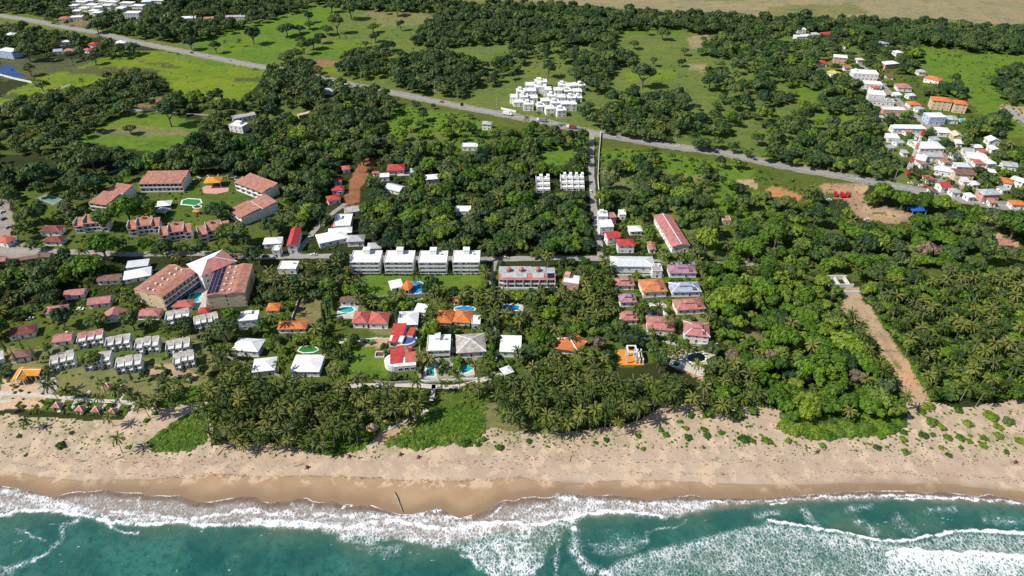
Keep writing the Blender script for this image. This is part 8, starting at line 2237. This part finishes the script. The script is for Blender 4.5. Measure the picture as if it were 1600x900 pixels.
scatter([(1000, 640), (1220, 640), (1220, 700), (1000, 700)], 130, (.3, 1.0), flat=.6, test=False, out=vin); scatter([(1400, 635), (1600, 630), (1600, 705), (1230, 705), (1230, 690)], 210, (.3, 1.0), flat=.6, test=False, out=vin)
realise('beach_creeper', vin, MAT['lush_mass'], 'bright green creeping plants and thicket along the top of the beach', 'creeper')
BB = [(30, 682, 1.3), (96, 697, 2.6), (112, 677, 1.3), (40, 712, .9), (200, 700, 1.4), (229, 658, 1.6), (242, 647, 1.4), (465, 700, 1.3), (500, 702, 1.0), (650, 702, 1.5), (727, 694, 2.3), (755, 687, 1.8), (781, 700, 2.2), (747, 695, 1.6), (826, 690, 1.6), (930, 692, 1.3), (947, 688, 1.8), (997, 682, 1.6), (1005, 702, 1.4), (1040, 680, 2.2), (1075, 685, 2.3), (1104, 681, 2.2), (1127, 677, 2.0), (1162, 687, 3.0), (1176, 690, 1.8), (1197, 689, 2.2), (1203, 691, 1.8), (1231, 689, 2.2), (1285, 697, 1.8), (1325, 682, 2.3), (1370, 700, 2.0), (1375, 681, 2.4), (1410, 687, 2.3), (1414, 707, 2.0), (1442, 681, 2.6), (1457, 680, 1.6), (1481, 685, 2.2), (1470, 700, 1.6), (1482, 712, 1.6), (1501, 700, 1.4), (1500, 685, 2.3), (1514, 690, 1.7), (1536, 685, 1.9), (1536, 697, 2.3), (1560, 682, 2.4), (1572, 707, 1.6), (1594, 691, 2.6), (1412, 676, 1.9), (1515, 681, 1.4),
      (1450, 636, 3.2), (1440, 644, 2.2), (1497, 642, 2.4), (1512, 663, 2.8), (1455, 661, 3.2), (1470, 668, 2.4), (1547, 652, 4.2), (1575, 660, 3.0), (1560, 668, 2.4), (1062, 660, 1.6), (1080, 650, 2.0), (1105, 650, 2.2), (1032, 672, 1.6), (1072, 670, 1.8), (1100, 672, 1.6), (1125, 640, 3.6), (1140, 633, 3.2), (1118, 630, 3.0)]
for (px, py, R) in BB:
    p = G(px, py)
    side = 'left' if px < 300 else 'mid' if px < 850 else 'right' if px < 1240 else 'far'
    lb, gp = {'left': ('low green bush on the pale sand below the seaside resort', 'bushes on the sand below the resort'), 'mid': ('round green bush at the foot of the grass bank', 'bushes at the foot of the grass bank'), 'right': ('low green bush on the pale sand before the broken terrace', 'bushes on the sand before the broken terrace'), 'far': ('low green bush on the dunes below the sandy track', 'bushes on the dunes below the sandy track')}[side]
    plant('bush', p.x, p.y, R, lb, 'bush', gp, name='beach_bush', sz=R * .8)

# clipped hedges between the gardens
hm = []
for pts, wd, hh, lb in (([(772, 440), (766, 500), (766, 560)], 3.0, 4.0, 'tall dark hedge along the left side of the hedged lane'), ([(779, 455), (778, 500), (778, 560)], 2.6, 3.5, 'tall hedge along the right side of the hedged lane'), ([(612, 485), (610, 508)], 1.6, 2.4, 'light hedge right of the coral-red hip villa'), ([(660, 512), (755, 512)], 2.4, 2.8, 'thick hedge below the orange-roofed villas'),
                       ([(585, 596), (650, 594)], 2.0, 2.2, 'dark hedge at the seaward edge of the red villas'), ([(520, 470), (600, 468)], 1.8, 2.4, 'hedge below the apartment lawn'), ([(690, 456), (757, 454)], 2.2, 2.6, 'bushy hedge under the terraced lawn'), ([(546, 429), (594, 429)], 1.6, 1.6, 'low hedge at the foot of the first white apartment block'), ([(601, 430), (648, 430)], 1.6, 1.8, 'low hedge at the foot of the second white apartment block'), ([(655, 430), (750, 428)], 1.8, 1.8, 'low hedge along the foot of the last two white apartment blocks'), ([(545, 541), (548, 560), (536, 580)], 2.0, 2.4, 'dark hedge along the left of the small lawn')):
    P = catmull([G(*p)[:2] for p in pts], 1.2)
    its = [(q.x + random.uniform(-.3, .3) * wd, q.y + random.uniform(-.3, .3) * wd, wd * .62, BUSHL[k % 4], .5, hh * .75) for k, q in enumerate(P)]
    o = realise('hedge', its, MAT['leaf_mass'], lb, 'hedge', None)

# ------------------------------------------------------------------ things on the beach
lg = MB()
a, b = G(616, 770), G(630, 801)
ax = (b - a)
lg.tube([Vector((0, 0, .35)), ax * .3 + Vector((.2, .1, .42)), ax * .65 + Vector((-.1, 0, .38)), ax + Vector((0, 0, .25))], [.42, .36, .3, .16], 8)
lg.tube([ax * .3 + Vector((.2, .1, .45)), ax * .38 + Vector((-.9, .2, .8))], [.14, .05], 5); lg.tube([ax * .6 + Vector((0, 0, .4)), ax * .66 + Vector((.8, .3, .7))], [.12, .04], 5)
tag(lg.build('driftwood_log', MAT['drift'], loc=a, smooth=True), 'long bleached driftwood log lying across the wet sand', 'driftwood')
for (px, py, ln, rz, lb) in ((445, 707, 9, .5, 'pale fallen palm stem at the edge of the grove'), (340, 712, 5, 1.2, 'leaning dead stem at the foot of the palms'), (460, 729, 5, .3, 'thin driftwood branch on the open sand'), (665, 707, 6, .6, 'driftwood branch beside a round bush'), (123, 722, 4, .2, 'dark driftwood branch below the green bush'), (890, 722, 4, 1.3, 'short upright driftwood on the open sand'), (180, 718, 4, .4, 'forked driftwood branch left of the creeper bank')):
    p = G(px, py); mb = MB(); d = Vector((math.cos(rz), math.sin(rz), 0)) * ln
    mb.tube([(0, 0, .2), d * .5 + Vector((0, 0, .35)), d + Vector((0, 0, .2))], [.25, .2, .08], 6); mb.tube([d * .5 + Vector((0, 0, .3)), d * .75 + Vector((.4, 1.2, .6))], [.12, .04], 5)
    tag(mb.build('driftwood_branch', MAT['drift'], loc=p), lb, 'driftwood')
for (px, py, lb) in ((480, 731, 'dark tree stump standing alone on the open sand'), (626, 711, 'dark stump nearer the grass bank'), (654, 715, 'dark stump right of the pair by the grass bank'), (546, 714, 'dark stump below the creeper edge'), (1276, 707, 'grey stump on the dunes'), (1586, 723, 'dark root heap on the sand at the picture edge')):
    p = G(px, py); mb = MB(); mb.tube([(0, 0, -.2), (.1, 0, .6), (.05, .1, 1.5)], [.75, .5, .42], 8)
    for k in range(5):
        t_ = k * 1.3; mb.tube([(0, 0, .5), (math.cos(t_) * .9, math.sin(t_) * .9, .3), (math.cos(t_) * 1.6, math.sin(t_) * 1.6, .05)], [.2, .14, .05], 5)
    tag(mb.build('tree_stump', MAT['wood'], loc=p), lb, 'stump')

# drift line: dark weed and twigs, countless
dl = []
LINES = [([(0, 720), (100, 736), (200, 741), (275, 745), (330, 740), (400, 745), (525, 744), (625, 750), (737, 751), (800, 746), (860, 741), (1000, 739), (1200, 742), (1300, 736), (1400, 738), (1500, 743), (1600, 750)], 900, 1.6, .35),
         ([(900, 716), (950, 718), (1050, 721), (1130, 718), (1200, 722), (1330, 720), (1450, 722), (1600, 722)], 420, 4.0, .5), ([(0, 702), (60, 712), (120, 720), (200, 722), (300, 724), (400, 726)], 320, 6.0, .5), ([(1180, 708), (1300, 702), (1400, 700), (1600, 712)], 240, 6.0, .45), ([(700, 725), (800, 722), (900, 708)], 150, 6, .5), ([(1200, 750), (1300, 742), (1420, 740), (1600, 752)], 140, 3, .35), ([(410, 728), (520, 716), (620, 714), (720, 722)], 110, 6, .4)]
for pts, n, sprd, sz_ in LINES:
    a = np.array(pts, float)
    for k in range(n):
        px = random.uniform(a[0, 0] - 60 * (a[0, 0] < 1), a[-1, 0] + 60 * (a[-1, 0] > 1599)); py = np.interp(px, a[:, 0], a[:, 1]) + random.gauss(0, sprd) + 1.5 * float(vnoise(px / 14, 0.5, 5))
        if float(vnoise(px / 40, pts[0][1], 9)) < -.25 and random.random() < .7: continue
        p = G(px, py); dl.append((p, sz_ * random.uniform(.4, 1.6)))
mb = MB()
for p, s in dl:
    t_ = random.uniform(-.7, .7) + (math.pi if random.random() < .5 else 0); L_ = s * random.uniform(.6, 1.8)
    c_, s_ = math.cos(t_), math.sin(t_); w_ = s * random.uniform(.15, .4)
    mb.add([p + Vector((c_ * L_, s_ * L_, .0)), p + Vector((-s_ * w_, c_ * w_, .02)), p + Vector((-c_ * L_, -s_ * L_, .0)), p + Vector((s_ * w_, -c_ * w_, .02)), p + Vector((0, 0, .12 + .2 * s))], [(0, 1, 4), (1, 2, 4), (2, 3, 4), (3, 0, 4)])
tag(mb.build('drift_debris', MAT['wood']), 'dark weed and twigs strewn in wavering lines along the sand', 'debris', kind='stuff')
